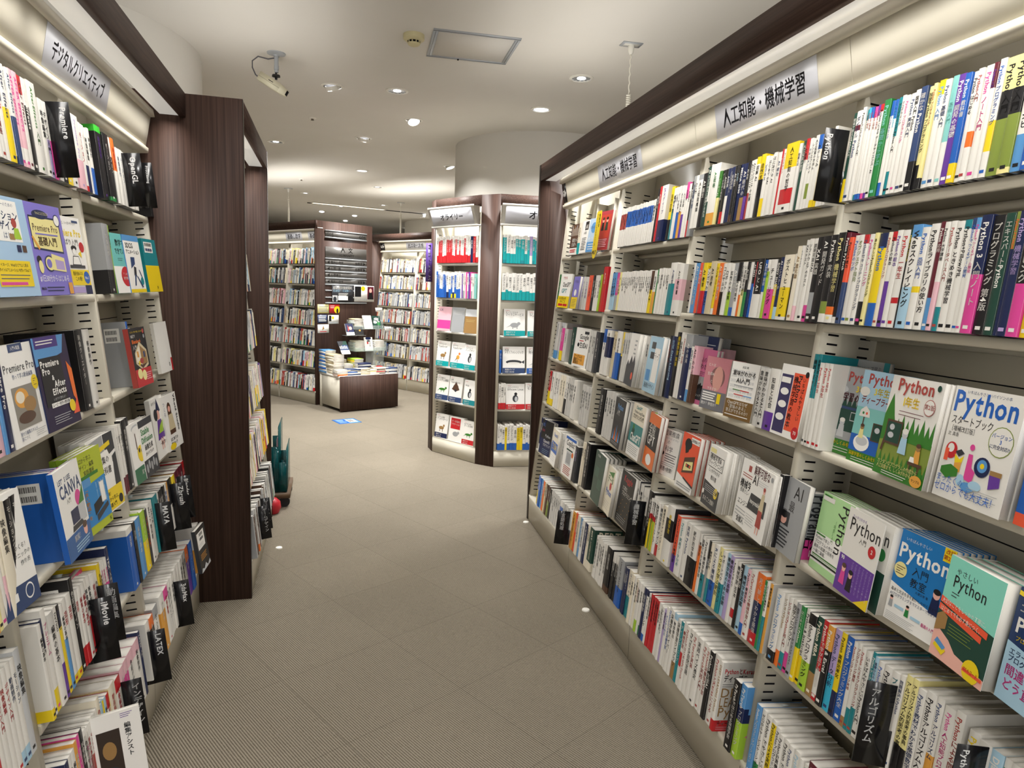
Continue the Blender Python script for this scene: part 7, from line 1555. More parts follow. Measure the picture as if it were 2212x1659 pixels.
title_sign(WF, -1.355, -1.25, 'G7▶', 'black section tag above the pale spines at the back', 'section_tag', .05, True)
panel(WV, -1.41, -1.38, 0, .4, 'dark wood end panel beside the directory unit', 2.368)

# ------------------------------------------------------------------ ceiling fittings
def downlight(x, y, style, power, label, aim=(0, 0), group='ceiling downlights'):
    r = empty('downlight', loc=(x, y, CEIL)); tag(r, label, 'downlight', group)
    b = MB(); b.lathe([(.083, 0), (.083, -.004), (.066, -.008), (.064, -.001)], 32, M_white, cap=False); smooth(b.build('trim_ring', r))
    if style == 'tilt':
        b = MB(); b.lathe([(.066, -.0005), (.0001, -.0005)], 32, mat('4a4845', .6), cap=False); b.build('recess', r)
        fr = sub(frame((0, 0, -.003), (1, 0, 0), (0, 1, 0), (0, 0, 1)), (0, 0, 0), aim[0], aim[1])
        b = MB(fr); b.lathe([(.052, .012), (.054, -.018), (.050, -.02)], 32, M_white, cap=False); smooth(b.build('gimbal', r))
        b = MB(fr); b.lathe([(.0001, -.016), (.05, -.016)], 32, M_lamp, cap=False); b.build('lamp', r)
    else:
        b = MB()
        for i in range(24):
            t0, t1 = 2 * math.pi * i / 24, 2 * math.pi * (i + 1) / 24
            b.add([(.064 * math.cos(t0), .064 * math.sin(t0), -.002), (.064 * math.cos(t1), .064 * math.sin(t1), -.002), (.03 * math.cos(t1), .03 * math.sin(t1), -.0008), (.03 * math.cos(t0), .03 * math.sin(t0), -.0008)], [(0, 1, 2, 3)], M_chrome if i % 2 else mat('8f98a4', .2, .6))
        b.build('reflector', r)
        b = MB(); b.lathe([(.0001, -.003), (.03 if style == 'fix' else .058, -.003)], 24, M_lamp, cap=False); b.build('lamp', r)
    if power:
        ld = bpy.data.lights.new('downlight_lamp', 'AREA'); ld.shape = 'DISK'; ld.size = .11; ld.energy = power; ld.spread = math.radians(130); ld.color = (1.0, .985, .96)
        o = bpy.data.objects.new('downlight_lamp', ld); COL.objects.link(o); o.location = (x, y, CEIL - .045)
DL = [(-.225, 5.405, 'tilt', (150, 32), 'tilted downlight nearest the security camera'), (.242, 5.365, 'fix', 0, 'round chrome downlight beside the tilted downlight near the camera'), (1.44, 4.647, 'fix', 0, 'round chrome downlight near the right coiled cord'), (1.381, 5.50, 'ring', 0, 'downlight with bright crescent close to the round column'),
      (.422, 6.21, 'tilt', (20, 30), 'tilted downlight with a grey flap in mid ceiling'), (-.002, 7.113, 'tilt', (200, 32), 'tilted downlight above the carpet sticker'), (-.881, 7.632, 'fix', 0, 'round chrome downlight beside the second left panel'), (1.0, 8.305, 'tilt', (60, 20), 'bright downlight at the edge of the round column'),
      (-.017, 9.06, 'ring', 0, 'dim round downlight above the directory unit'), (-.793, 14.128, 'tilt', (0, 15), 'far downlight under the light rail'), (-.172, 14.574, 'tilt', (0, 15), 'far downlight right of the light rail'), (-.385, 15.788, 'tilt', (0, 15), 'farthest downlight above the directory unit'), (.347, 12.601, 'fix', 0, 'far downlight beyond the light rail')]
for x, y, st, aim, l in DL: downlight(x, y, st, DOWN * (1.0 if y < 5.6 else 1.8 if y < 9.5 else 3.0), l, aim or (0, 0))
for i, (x, y) in enumerate(((.1, 3.0), (-.1, 1.2), (.5, .2), (-.3, -1.3))): downlight(x, y, 'fix', DOWN * .4, ('round downlight over the aisle between the two runs', 'round downlight over the near aisle', 'round downlight above the camera position', 'round downlight behind the camera position')[i])
for x, y in ((-3.4, 1.5), (3.4, 2.5), (3.6, 5.0), (3.6, 9.0), (-3.2, 9.5), (-3.4, 6.5), (2.6, 12.0), (-.9, 11.6), (.2, 10.4), (1.6, 10.6), (-.4, 13.2), (1.2, 14.2), (-2.4, 15.5), (1.0, 17.0)): downlight(x, y, 'fix', DOWN * 1.8, 'added round fill downlight in a neighbouring aisle beyond the bookcases', group='added fill downlights of the neighbouring aisles')  # added lamps whose floor bounce brightens the ceiling
# access hatch
r = empty('ceiling_hatch'); tag(r, 'square ceiling access hatch with silver metal frame', 'hatch')
hx0, hx1, hy0, hy1 = .382, .888, 4.055, 4.525
for x0, x1, y0, y1 in ((hx0, hx1, hy0, hy0 + .03), (hx0, hx1, hy1 - .03, hy1), (hx0, hx0 + .03, hy0 + .03, hy1 - .03), (hx1 - .03, hx1, hy0 + .03, hy1 - .03)):
    b = MB(); b.box(x0, x1, y0, y1, CEIL - .006, CEIL, M_alu); g = .014; b.box(x0 + (g if x1 - x0 < .1 else 0), x1 - (g if x1 - x0 < .1 else 0), y0 + (g if y1 - y0 < .1 else 0), y1 - (g if y1 - y0 < .1 else 0), CEIL - .0075, CEIL - .006, mat('5d6064', .5)); b.build('frame_side', r)
b = MB(); b.box(hx0 + .03, hx1 - .03, hy0 + .03, hy1 - .03, CEIL - .003, CEIL, M_ceil); b.build('hatch_panel', r)
b = MB(); b.lathe([(.004, -.008), (.006, 0)], 10, M_slot, (.58, 4.51, CEIL - .006)); b.build('latch', r)
# smoke detector
r = empty('smoke_detector', loc=(.281, 4.194, CEIL)); tag(r, 'yellowed round smoke detector next to the ceiling hatch', 'smoke detector')
M_old = noise_col('aged_cream_plastic', 'c9bf92', 'd6cda4', 4, .5)
b = MB(); b.lathe([(.001, 0), (.06, 0), (.061, -.026), (.05, -.034), (.036, -.036)], 36, M_old, cap=False); smooth(b.build('base', r))
b = MB(); b.lathe([(.036, -.036), (.034, -.047)], 24, M_slot, cap=False); [b.box(*(lambda c, s: (c - .003, c + .003, s - .003, s + .003))(.0355 * math.cos(t), .0355 * math.sin(t)), -.048, -.035, M_old) for t in np.linspace(0, 6.283, 11)[:-1]]; b.build('vent_ring', r)
b = MB(); b.lathe([(.036, -.047), (.033, -.056), (.02, -.062), (.0001, -.063)], 28, M_old, cap=False); smooth(b.build('cap', r))
# security camera
r = empty('security_camera'); tag(r, 'beige box security camera hanging from the ceiling on a grey arm', 'camera')
cx, cy = -.543, 4.784
b = MB(); b.lathe([(.001, 0), (.058, 0), (.056, -.006), (.022, -.012), (.017, -.02)], 32, M_alu, (cx, cy, CEIL), cap=False); smooth(b.build('mount_plate', r))
b = MB(); b.lathe([(.0135, -.01), (.0135, -.075), (.0155, -.076), (.0155, -.1), (.012, -.102), (.012, -.118)], 20, M_alu, (cx, cy, CEIL)); smooth(b.build('arm', r))
b = MB(); b.lathe([(.006, -.115), (.006, -.13), (.024, -.132), (.026, -.143), (.008, -.146), (.008, -.16)], 20, mat('K', .5), (cx - .003, cy, CEIL)); smooth(b.build('swivel', r))
ax = np.array([.86, -.12, -.5]); ax /= np.linalg.norm(ax); sd = np.cross((0, 0, 1), ax); sd /= np.linalg.norm(sd); up = np.cross(ax, sd)
cf = frame(np.array([cx - .028, cy, CEIL - .188]), ax, sd, up)
M_cam = noise_col('beige_camera_housing', 'cfc9ae', 'd8d3bc', 5, .45)
b = MB(cf); b.box(-.085, .06, -.032, .032, -.027, .027, M_cam); b.box(-.0845, .06, -.0325, .0325, -.003, -.001, mat('8f8a76')); b.box(-.02, .012, -.0328, -.032, .006, .010, M_slot)
b.add([(.06, -.032, -.027), (.06, .032, -.027), (.06, .032, .027), (.06, -.032, .027), (.105, -.026, -.022), (.105, .026, -.022), (.105, .026, .018), (.105, -.026, .018)], [(0, 1, 5, 4), (1, 2, 6, 5), (2, 3, 7, 6), (3, 0, 4, 7), (4, 5, 6, 7)], M_cam); b.build('housing', r)
b = MB(cf); b.box(.1052, .1075, -.02, .02, -.016, .014, M_slot); b.build('lens_window', r)
b = MB(); p0 = W(cf, (-.088, 0, -.01)); b.tube([(cx - .012, cy, CEIL - .03), (cx - .05, cy, CEIL - .04), (cx - .11, cy, CEIL - .03), (cx - .145, cy, CEIL - .06), (cx - .145, cy, CEIL - .1), tuple(p0 + np.array([-.02, 0, .015])), tuple(p0)], .0042, 8, mat('555459', .5)); smooth(b.build('cable', r))
# coiled cords, sprinklers, light rail
def coil_cord(x, y, label, zend, coil0=.28):
    r = empty('coiled_cord', loc=(x, y, CEIL)); tag(r, label, 'cord', 'coiled power cords hanging from ceiling plates')
    b = MB(); b.box(-.06, .06, -.035, .035, -.006, 0, M_alu); b.box(-.045, .045, -.022, .022, -.0075, -.006, mat('d8d6cf')); b.build('ceiling_plate', r)
    b = MB(); b.lathe([(.017, -.007), (.018, -.03), (.014, -.05), (.008, -.058)], 16, mat('e5e2d8', .5), cap=True); smooth(b.build('plug', r))
    P = [(.003 * math.sin(i * 2.1), .003 * math.cos(i * 2.1), -.058 - (coil0 - .058) * i / 14) for i in range(15)]
    n = int((zend - coil0) / .012) * 8
    P += [(.011 * math.cos(i * math.pi / 4), .011 * math.sin(i * math.pi / 4), -coil0 - .012 * i / 8) for i in range(n)]
    b = MB(); b.tube(P, .0044, 6, mat('e3dfd2', .5)); smooth(b.build('cable', r), 60)
coil_cord(1.517, 3.95, 'coiled white cord dropping behind the right canopy', .64)
coil_cord(-1.117, 11.178, 'coiled white cord above the psychology bookcases', .66, .16)
coil_cord(.629, 12.113, 'coiled white cord above the far philosophy bookcases', .70, .2)
for x, y, l in ((-.438, 6.458, 'small sprinkler head in the ceiling beyond the security camera'), (-.839, 10.132, 'small far sprinkler head above the psychology bookcases')):
    r = empty('sprinkler', loc=(x, y, CEIL)); tag(r, l, 'sprinkler', 'ceiling sprinkler heads')
    b = MB(); b.lathe([(.001, 0), (.036, 0), (.03, -.006), (.012, -.008)], 24, M_white, cap=False); smooth(b.build('flange', r))
    b = MB(); b.lathe([(.012, -.004), (.01, -.016), (.014, -.017), (.014, -.02), (.0001, -.021)], 16, mat('6a5f52', .35, .7), cap=False); smooth(b.build('head', r))
r = empty('light_rail'); tag(r, 'bright slanting light slot in the far ceiling', 'light')
rf, rl = seg_frame((-.922, 12.9), (1.19, 13.63))
b = MB(rf); b.box(-.05, rl, -.012, .012, CEIL - .012, CEIL, mat('2a2a2c', .5)); b.build('track', r)
b = MB(rf); b.box(0, rl * .62, -.16, -.03, CEIL - .012, CEIL, M_white); b.box(.02, rl * .6, -.14, -.1, CEIL - .014, CEIL - .012, M_tube); b.box(.02, rl * .6, -.08, -.05, CEIL - .014, CEIL - .012, M_tube); b.build('lamp_tray', r)
b = MB(rf); b.lathe([(.02, -.05), (.03, -.012)], 14, M_lamp, (rl - .03, 0, CEIL)); b.build('spot_lamp', r)

# ------------------------------------------------------------------ display table
TO = (-.265, 8.546, 0); TX = (.883, .469, 0); TY = (-.469, .883, 0); TF = frame(TO, TX, TY, (0, 0, 1)); TH = .45
r = empty('display_table'); tag(r, 'low dark fronted display table heaped with books before the directory panel', 'table')
b = MB(TF); b.box(0, .814, 0, .02, .012, TH - .004, M_wood); b.build('front_panel', r)
b = MB(TF); b.box(.004, .016, .022, .545, .04, TH - .035, M_cream); b.build('side_panel', r)
b = MB(TF); b.box(.798, .81, .022, .545, .04, TH - .035, M_cream); b.build('side_panel', r)
b = MB(TF); b.box(0, .814, .021, .60, TH - .03, TH, M_white); b.build('table_top', r)
for x in (.0, .774):
    b = MB(TF); b.box(x, x + .04, .55, .59, 0, TH - .031, M_cream); b.build('leg', r)
for x in (.06, .70):
    b = MB(TF); b.box(x, x + .05, .03, .05, 0.0, .04, mat('K')); b.build('foot', r)
M_cover = []
def lying_book(b, pgm, fr, x, y, z, w, l, th, rot, col, c2=None):
    f = sub(fr, (x, y, z), rot); b.xf = f
    b.box(-w / 2, w / 2, -l / 2, l / 2, 0, .0006, cmat(col)); b.box(-w / 2, w / 2, -l / 2, l / 2, th - .0007, th, cmat(c2 or col)); b.box(-w / 2, -w / 2 + .0006, -l / 2, l / 2, .0006, th - .0007, cmat(col))
    b.box(-w / 2 + .0007, w / 2 - .001, -l / 2 + .001, l / 2 - .001, .0007, th - .0008, pgm, skip='bt'); b.xf = None
rnd = random.Random(5)
STUFF = MB()          # the smaller books of the shop, one mesh
def stack(x, y, z, n, th, cols, w=.13, l=.188, rot=90, jit=3):
    for i in range(n):
        lying_book(STUFF, M_pagez, TF, x + rnd.uniform(-.003, .003), y + rnd.uniform(-.003, .003), z, w, l, th, rot + rnd.uniform(-jit, jit), cols[i % len(cols)]); z += th + .0003
    return z
for x, n, th, cols in ((.07, 4, .017, ['O', 'C', 'W', 'C']), (.21, 5, .015, ['n', 'W', 'B', 'W']), (.345, 6, .013, ['a', 'C', 'C']), (.475, 4, .014, ['C', 'W', 'y']), (.61, 6, .012, ['E', 'C', 'R', 'C']), (.74, 5, .014, ['s', 'n', 'W'])): stack(x, .11, TH, n, th, cols, .128, .18, 90)
za = stack(.07, .30, TH, 6, .016, ['C'], .13, .19, 0); zb = stack(.22, .31, TH, 8, .015, ['W', 'C'], .13, .19, 0)
stack(.07, .30, za, 5, .03, ['C', 'a', 'C'], .15, .2, 4); stack(.37, .33, TH, 9, .02, ['y', 'Y', 'g'], .13, .19, 0); stack(.06, .49, TH, 13, .022, ['b', 'W', 'B', 'W'], .14, .2, 0); stack(.22, .50, TH, 9, .018, ['W', 'R'], .13, .19, 0); stack(.40, .2, TH + .08, 3, .018, ['N', 's'], .13, .19, 90)
stack(.52, .28, TH, 6, .014, ['Y', 'C'], .13, .19, 20); stack(.68, .3, TH, 5, .013, ['C', 'R', 'L'], .13, .19, -15); stack(.5, .46, TH, 6, .015, ['y'], .13, .19, 0)
# acrylic display stand behind the table
SX, SY = .60, .50
r = empty('acrylic_stand'); tag(r, 'clear acrylic stand with dark post holding books above the display table', 'display stand')
b = MB(TF); b.box(SX - .07, SX + .09, SY + .06, SY + .09, TH, 1.13, M_wood); b.build('post', r)
for z, x0, x1 in ((.71, SX - .22, SX + .25), (1.0, SX - .24, SX + .2)):
    b = MB(TF); b.box(x0, x1, SY - .13, SY + .055, z, z + .004, M_clear); b.box(x0, x1, SY - .134, SY - .13, z, z + .05, M_clear); b.box(x0, x0 + .004, SY - .13, SY + .055, z + .004, z + .12, M_clear); b.box(x1 - .004, x1, SY - .13, SY + .055, z + .004, z + .12, M_clear); b.build('tray', r)
b = MB(TF); b.box(SX - .02, SX + .25, SY - .06, SY - .056, TH + .001, .705, M_clear); b.build('clear_panel', r)
stack(SX - .13, SY - .02, .715, 6, .022, ['W', 'C'], .13, .17, 0); stack(SX + .165, SY - .02, .715, 5, .026, ['W', 'I'], .13, .17, 0); stack(SX - .15, SY - .03, 1.005, 6, .022, ['W', 'C', 'a'], .13, .16, 0)
def prop_book(fr, w, h, th, cover, label, lean=-18):
    o = empty('book', fr)
    cv = MB(); pg = MB(); face_book(cv, pg, w, h, th, cover); o2 = cv.build('cover', o); pg.build('page_block', o); tag(o, label, 'book', 'books on the display table and stand'); return o
P1 = lambda x, y, z, yaw=0, lean=20: sub(TF, (x, y, z), yaw, lean)
prop_book(P1(.0 + .12, .20, TH + .252, 8, 35), .13, .19, .012, ('k', 'k', [Pg('W', (0, 0), (1, 0), (1, .3), (0, .3)), Pg('n', (0, .3), (1, .3), (1, .7), (.4, .7)), Pg('D', (.4, .7), (1, .7), (1, 1), (.7, 1)), *[Rr(.05 + .18 * i, .4, .15 + .18 * i, .6 + .04 * (i % 2), 'W') for i in range(5)]]), 'dark blue and white book propped on the table heap')
prop_book(P1(SX - .05, SY - .10, .716, 0, 12), .12, .18, .012, ('I', 'W', [El(.5, .92, .35, .12, 'N'), El(.5, .72, .22, .05, 'K'), Rr(.3, .5, .48, .66, 'R'), Vt(.66, .68, .14, '大塚久雄', 'K', True, .5)]), 'white book with blue half disc on the lower acrylic tray')
prop_book(P1(SX - .06, SY - .10, 1.006, 0, 22), .125, .185, .014, ('I', 'W', [Vt(.5, .9, .08, '暇と退屈', 'k', False, .5), *lines(.2, .8, .2, 3, .05, 's')]), 'plain white book on the upper acrylic tray')
prop_book(P1(SX + .075, SY - .10, 1.006, 0, 22), .12, .18, .014, ('D', 'k', [El(.5, .75, .3, .12, 's'), El(.3, .5, .2, .1, 'I'), El(.7, .4, .2, .15, 'G'), *[El(.2 + .15 * i, .6 - .05 * (i % 3), .05, .06, 'W') for i in range(5)]]), 'green and white patterned book on the upper acrylic tray')
prop_book(P1(SX - .34, SY - .16, .93, 0, 25), .11, .16, .014, ('N', 'W', [Rr(0, 0, 1, .26, 'I'), Pg('r', (.2, .3), (.5, .5), (.3, .9)), El(.6, .6, .2, .15, 'H')]), 'navy and white book on the left wing of the stand')
prop_book(P1(SX - .22, SY - .16, .93, 0, 25), .12, .16, .014, ('K', 'K', [El(.6, .4, .12, .08, 'o'), *lines(.2, .7, .8, 3, .06, 's')]), 'black book on the left wing of the stand')
b = MB(TF); b.box(SX - .36, SX - .08, SY - .18, SY - .05, .922, .926, M_clear); b.box(SX - .12, SX - .09, SY - .06, SY + .06, .918, .922, M_clear); b.build('wing', r)
for x, z, l in ((SX + .13, 1.235, 'white price card above the acrylic stand'), (SX + .27, .985, 'white price card at the right of the acrylic stand')):
    b = MB(sub(TF, (x, SY - .14, z), 0, 15)); b.box(-.05, .05, 0, .002, 0, .05, mat('I')); paint(b, lines(.1, .9, .6, 2, .3, 'k', .1), (-.05, 0, 0), (1, 0, 0), (0, 0, 1), .1, .05, (0, -1, 0))
    o = b.build('price_card'); tag(o, l, 'card'); b = MB(TF); b.tube([(x, SY - .128, z + .004), (x, SY - .12, z - .1), (min(x, SX + .245), SY - .12, z - .22)], .002, 6, M_alu); b.build('holder', o)

# ------------------------------------------------------------------ floor things
b = MB(sub(frame((-.178, 7.99, 0), (1, 0, 0), (0, 1, 0), (0, 0, 1)), (0, 0, 0), 22)); s = .135
b.box(-s, s, -s, s, 0, .0015, mat('2f6fb2', .5)); paint(b, [Rr(.05, .05, .95, .95, 'b'), Rr(.05, .05, .5, .95, 'B'), Rr(.52, .2, .9, .8, 'W'), Rr(.58, .26, .64, .74, 'E'), Rr(.7, .26, .76, .74, 'E'), Rr(.58, .5, .76, .56, 'E'), *lines(.1, .45, .8, 5, .15, 'L', .05)], (-s, -s, .0015), (1, 0, 0), (0, 1, 0), 2 * s, 2 * s, (0, 0, 1))
tag(b.build('floor_sticker'), 'blue square floor sticker with white symbol in front of the display table', 'sticker')
for x, y, l in ((1.09, 4.33, 'small white floor cap at the foot of the right end panel'), (1.085, 3.03, 'small white floor cap beside the right bookcase base'), (-.48, 4.06, 'small white floor cap near the brochure trolley')):
    b = MB(); b.lathe([(.02, 0), (.018, .006), (.0001, .009)], 20, M_white, (x, y, 0), cap=False); tag(smooth(b.build('carpet_stud')), l, 'floor cap', 'small round floor caps')
VF_ = frame((-.66, 4.80, 0), _S, _N, (0, 0, 1))
r = empty('brochure_trolley'); tag(r, 'brown low trolley with teal acrylic brochure holder beside the second left panel', 'trolley')
b = MB(VF_); b.box(0, .42, -.17, .12, .075, .11, mat('5a4632', .5)); b.build('platform', r)
for x in (.05, .37):
    for y in (-.13, .08):
        b = MB(sub(VF_, (x, y, .0375))); b.tube([(-.012, 0, 0), (.012, 0, 0)], .0365, 18, M_rubber); b.box(-.016, .016, -.012, .012, .0372, .0375, M_alu); b.build('caster', r)
for i, (y, h, z) in enumerate(((-.15, .30, .115), (-.10, .46, .115), (-.02, .62, .115))):
    b = MB(VF_); b.box(.02, .40, y, y + .006, z, z + h, M_teal); b.box(.02, .026, y + .006, y + .07, z, z + h * .7, M_teal); b.box(.394, .40, y + .006, y + .07, z, z + h * .7, M_teal); b.box(.21, .216, y + .006, y + .07, z, z + h * .6, M_teal); b.build('acrylic_pocket', r)
b = MB(VF_); b.box(.02, .40, .06, .068, .115, .85, M_teal); b.build('acrylic_back', r)
for x, z, h, c, l in ((.06, .118, .36, 'p', 'pale pink leaflet in the teal brochure holder'), (.24, .118, .3, 'W', 'white leaflet in the teal brochure holder')):
    b = MB(VF_); b.box(x, x + .12, -.085, -.081, z, z + h, cmat(c)); tag(b.build('leaflet'), l, 'leaflet')
b = MB(frame((-.60, 4.72, .0), (1, 0, 0), (0, 1, 0), (0, 0, 1))); b.lathe([(.0001, .001), (.045, .004), (.06, .04), (.055, .08), (.03, .105), (.0001, .11)], 24, mat('b3202c', .4), cap=False); tag(smooth(b.build('red_bag')), 'small rounded red object behind the black game section signs', 'bag')

# ------------------------------------------------------------------ section dividers and hung cards
def divider(frn, a, d, t, w, h, text, label, yaw=0.0, lean=0.0, col='e2e2e2', size=None, gx=.72):
    fr = sub(FRS[frn], (a, d, t), yaw, lean)
    o = empty('section_divider', fr); tag(o, label, 'divider', 'black section dividers standing between books')
    b = MB(); b.box(0, w, 0, .0022, 0, h, M_black)
    b.column(text, mat(col, .5), (w * gx, -.0004, h * .93), (1, 0, 0), (0, 0, 1), size or min(w * .34, h * .8 / max(3, len(text))), True, h * .72)
    b.build('plate', o)
    x0, x1 = (-.03, -.0003) if frn != 'R' else (w + .0003, w + .03)
    b = MB(); b.box(x0, x1, 0, .0022, 0, h * .45, M_black); b.build('insert_wing', o)
    return o
FRS = {'R': RC, 'L': LC, 'L3': L3}
for D in DIVIDERS: divider(*D)
# yellow hanging series tag, bagged sample, book support
b = MB(RC); pts = [(-3.565, 1.79), (-3.497, 1.79), (-3.497, 2.005), (-3.52, 2.012), (-3.565, 2.005)]
z0, z1, a0, a1 = 1.745, 2.0, -3.60, -3.525
prof = [(a0, z0 + .035), (a0 + .02, z0 + .006), ((a0 + a1) / 2, z0), (a1 - .02, z0 + .006), (a1, z0 + .035), (a1, z1 - .008), (a1 - .008, z1), (a0 + .008, z1), (a0, z1 - .008)]
V = [(x, -.062, z) for x, z in prof] + [(x, -.060, z) for x, z in prof]; n = len(prof)
b.add(V, [list(range(n)), list(range(n, 2 * n))[::-1]] if False else [list(range(n))], mat('Y', .4)); b.add(V, [list(range(n, 2 * n))[::-1]], mat('Y', .4)); b.add(V, [(i, n + i, n + (i + 1) % n, (i + 1) % n) for i in range(n)], mat('Y', .4))
b.column('機械学習', mat('K'), (a1 - .02, -.0625, z1 - .015), (1, 0, 0), (0, 0, 1), .018, True); b.column('プロフェッショナルシリーズ', mat('K'), (a0 + .025, -.0625, z1 - .015), (1, 0, 0), (0, 0, 1), .016, True, .17); b.text('MLP', mat('K'), ((a0 + a1) / 2, -.0625, z0 + .025), (1, 0, 0), (0, 0, 1), .03, 'c', True)
tag(b.build('series_tag'), 'yellow rounded series tag with black writing hanging on the far top shelf', 'tag')
b = MB(sub(RC, (-4.53, -.09, 1.76), 10, 0, -8)); b.box(0, .10, 0, .012, 0, .12, clear_mat('thin_clear_bag', 'e8e6df', .25, .15)); b.build
o = tag(b.build('sample_bag'), 'clear bag with a brown card hanging at the far shelf end', 'bag'); b2 = MB(sub(RC, (-4.53, -.09, 1.76), 10, 0, -8)); b2.box(.008, .092, .003, .009, .004, .07, mat('A')); b2.box(.008, .092, .003, .009, .072, .112, mat('I')); b2.build('card', o)
b = MB(RC); b.box(-3.80, -3.52, .06, .064, 1.797, 2.075, M_cream); b.box(-3.80, -3.796, .0, .06, 1.797, 2.075, M_cream); b.box(-3.524, -3.52, .0, .06, 1.797, 2.075, M_cream); tag(b.build('book_support'), 'cream metal book support standing behind the red book on the far top shelf', 'book support')

# ------------------------------------------------------------------ books: the rows
KINDS = {'R': RC, 'L': LC, 'L3': L3}
nbook = 0
for (frn, t, d, dep, ents) in ROWS:
    fr = KINDS[frn]
    for (a, th, h, cols, text, tc, label) in ents:
        bk = dict(th=th / 1e4, h=h / 1e3, dep=dep / 1e3, cols=cols, text=text, tc=tc)
        f = sub(fr, (a / 1e4, d + .0012 * ((int(a) * 7) % 5), t + .0006))
        if label:
            cv, pg = MB(), MB(); spine_book(cv, pg, bk)
            o = cv.build('book', None, f); tag(o, label, 'book', 'books standing on the shelves'); pg.build('page_block', o); nbook += 1
            if (int(a) % 4 == 0) and t < .6:
                sl = MB(); slip_strip(sl, bk['th'] * .5, bk['h'], bk['dep'], 1.0, 1); sl.build('order_slip', o)
        else:
            STUFF.xf = f; spine_book(STUFF, STUFF, bk, detail=False); STUFF.xf = None
for (frn, t, a, w, h, d, yaw, nc, nci, th, cov, label, lean) in FACES:
    fr = KINDS[frn]
    for i in range(nc + 1):
        f = sub(fr, (a, d, t + .0006), yaw, lean); f = sub(f, (0, i * (th + .0008), 0))
        if i <= nci:
            cv, pg = MB(), MB(); face_book(cv, pg, w, h, th, COVERS[cov], i == 0, None)
            o = cv.build('book', None, f)
            tag(o, label if i == 0 else BEHIND[i].format(label), 'book', 'books standing on the shelves'); pg.build('page_block', o); nbook += 1
        else:
            STUFF.xf = f; face_book(STUFF, STUFF, w, h, th, COVERS[cov], False); STUFF.xf = None
# far shelves: kiosk, psychology, philosophy, the hidden left bay
def filler(fr, a0, a1, t, d, pal, hs, seed, dep=.13, ths=(.012, .026), text='SK', foot=None):
    r_ = random.Random(seed); a = a0
    while a < a1 - .012:
        th = min(r_.uniform(*ths), a1 - a); col = r_.choice(pal)
        if foot and r_.random() < foot[0]: col += '.b%s%d' % (r_.choice(foot[1]), r_.randint(15, 40))
        STUFF.xf = sub(fr, (a, d + r_.uniform(-.004, .004), t + .0006)); spine_book(STUFF, STUFF, dict(th=th - .0006, h=r_.uniform(*hs), dep=dep, cols=col, text=r_.choice(['哲学入門', '思想', '心理学', '社会と人間', '現代思想', '臨床心理', '']) if text else r_.choice(['プログラミング', '実践入門', 'システム設計', '詳解ガイド']), tc='K' if col[0] in 'WwCyaYsLpIo' else 'W'), detail=False); STUFF.xf = None
        a += th
kf1, kl1 = KFACE[0]; kf2, kl2 = KFACE[1]
filler(kf1, .03, kl1 - .12, KT[0], -.005, ['W.bR28', 'R.tW12', 'W.bR26', 'R.tW14', 'W.bR30'], (.225, .24), 1, .18, (.018, .032), '', None); filler(kf1, kl1 - .12, kl1 - .03, KT[0], -.005, ['N', 'W.bR20', 'R', 'W'], (.22, .24), 2, .18, (.018, .032), '')
filler(kf1, .03, kl1 - .25, KT[1], -.005, ['B.tW12', 'W.bB35', 'B.tW14.bY16', 'W.bN22', 'B'], (.22, .24), 3, .18, (.018, .032), ''); filler(kf1, kl1 - .25, kl1 - .03, KT[1], -.005, ['W', 'N', 'P', 'V', 'W.bS30', 't'], (.21, .235), 4, .18, (.016, .03), '')
filler(kf2, .03, kl2 - .03, KT[0], -.005, ['X.tW12', 'W.bX35', 'X.tW10.bT12', 'X.tW12', 'v.bW30'], (.225, .24), 5, .18, (.02, .036), ''); filler(kf2, .03, kl2 - .03, KT[1], -.005, ['W.bX30', 'X.tW12', 'W.bX34', 'W.bX38'], (.225, .24), 6, .18, (.02, .036), '')
filler(kf2, .03, kl2 - .03, KT[5], -.005, ['W.bB28', 'Y.tW10', 'W.bB30', 'W.bB26', 'W.bB30'], (.21, .235), 8, .18, (.018, .034), '')
def animal(kind):
    if kind == 'quad': return [El(.5, .42, .2, .07, 'A'), El(.68, .52, .07, .05, 'A'), Rr(.36, .26, .4, .4, 'E'), Rr(.58, .26, .62, .4, 'E'), Rr(.66, .44, .7, .54, 'A')]
    if kind == 'bird': return [El(.55, .42, .12, .12, 'o'), El(.64, .56, .07, .05, 'O'), Pg('E', (.3, .24), (.46, .34), (.5, .44)), Rr(.52, .22, .55, .32, 'E')]
    if kind == 'whale': return [El(.5, .42, .36, .08, 'k'), El(.5, .38, .28, .04, 'W'), Pg('k', (.84, .42), (.98, .5), (.96, .36))]
    if kind == 'liz': return [El(.5, .42, .26, .05, 'J'), Pg('J', (.1, .32), (.3, .4), (.3, .44)), El(.78, .48, .08, .045, 'J'), Rr(.4, .3, .44, .4, 'J'), Rr(.62, .3, .66, .4, 'J')]
    if kind == 'bat': return [El(.5, .6, .2, .1, 'E'), Pg('E', (.2, .5), (.5, .8), (.8, .5), (.5, .42)), El(.5, .46, .08, .08, 'k')]
    if kind == 'dark': return [El(.5, .42, .15, .14, 'k'), El(.52, .6, .08, .06, 'K'), El(.54, .4, .08, .1, 's')]
    return [El(.5, .4, .2, .09, 'S'), El(.7, .46, .08, .06, 'S'), Pg('S', (.1, .3), (.34, .38), (.34, .42)), Rr(.4, .26, .44, .36, 'S'), Rr(.6, .26, .64, .36, 'S')]
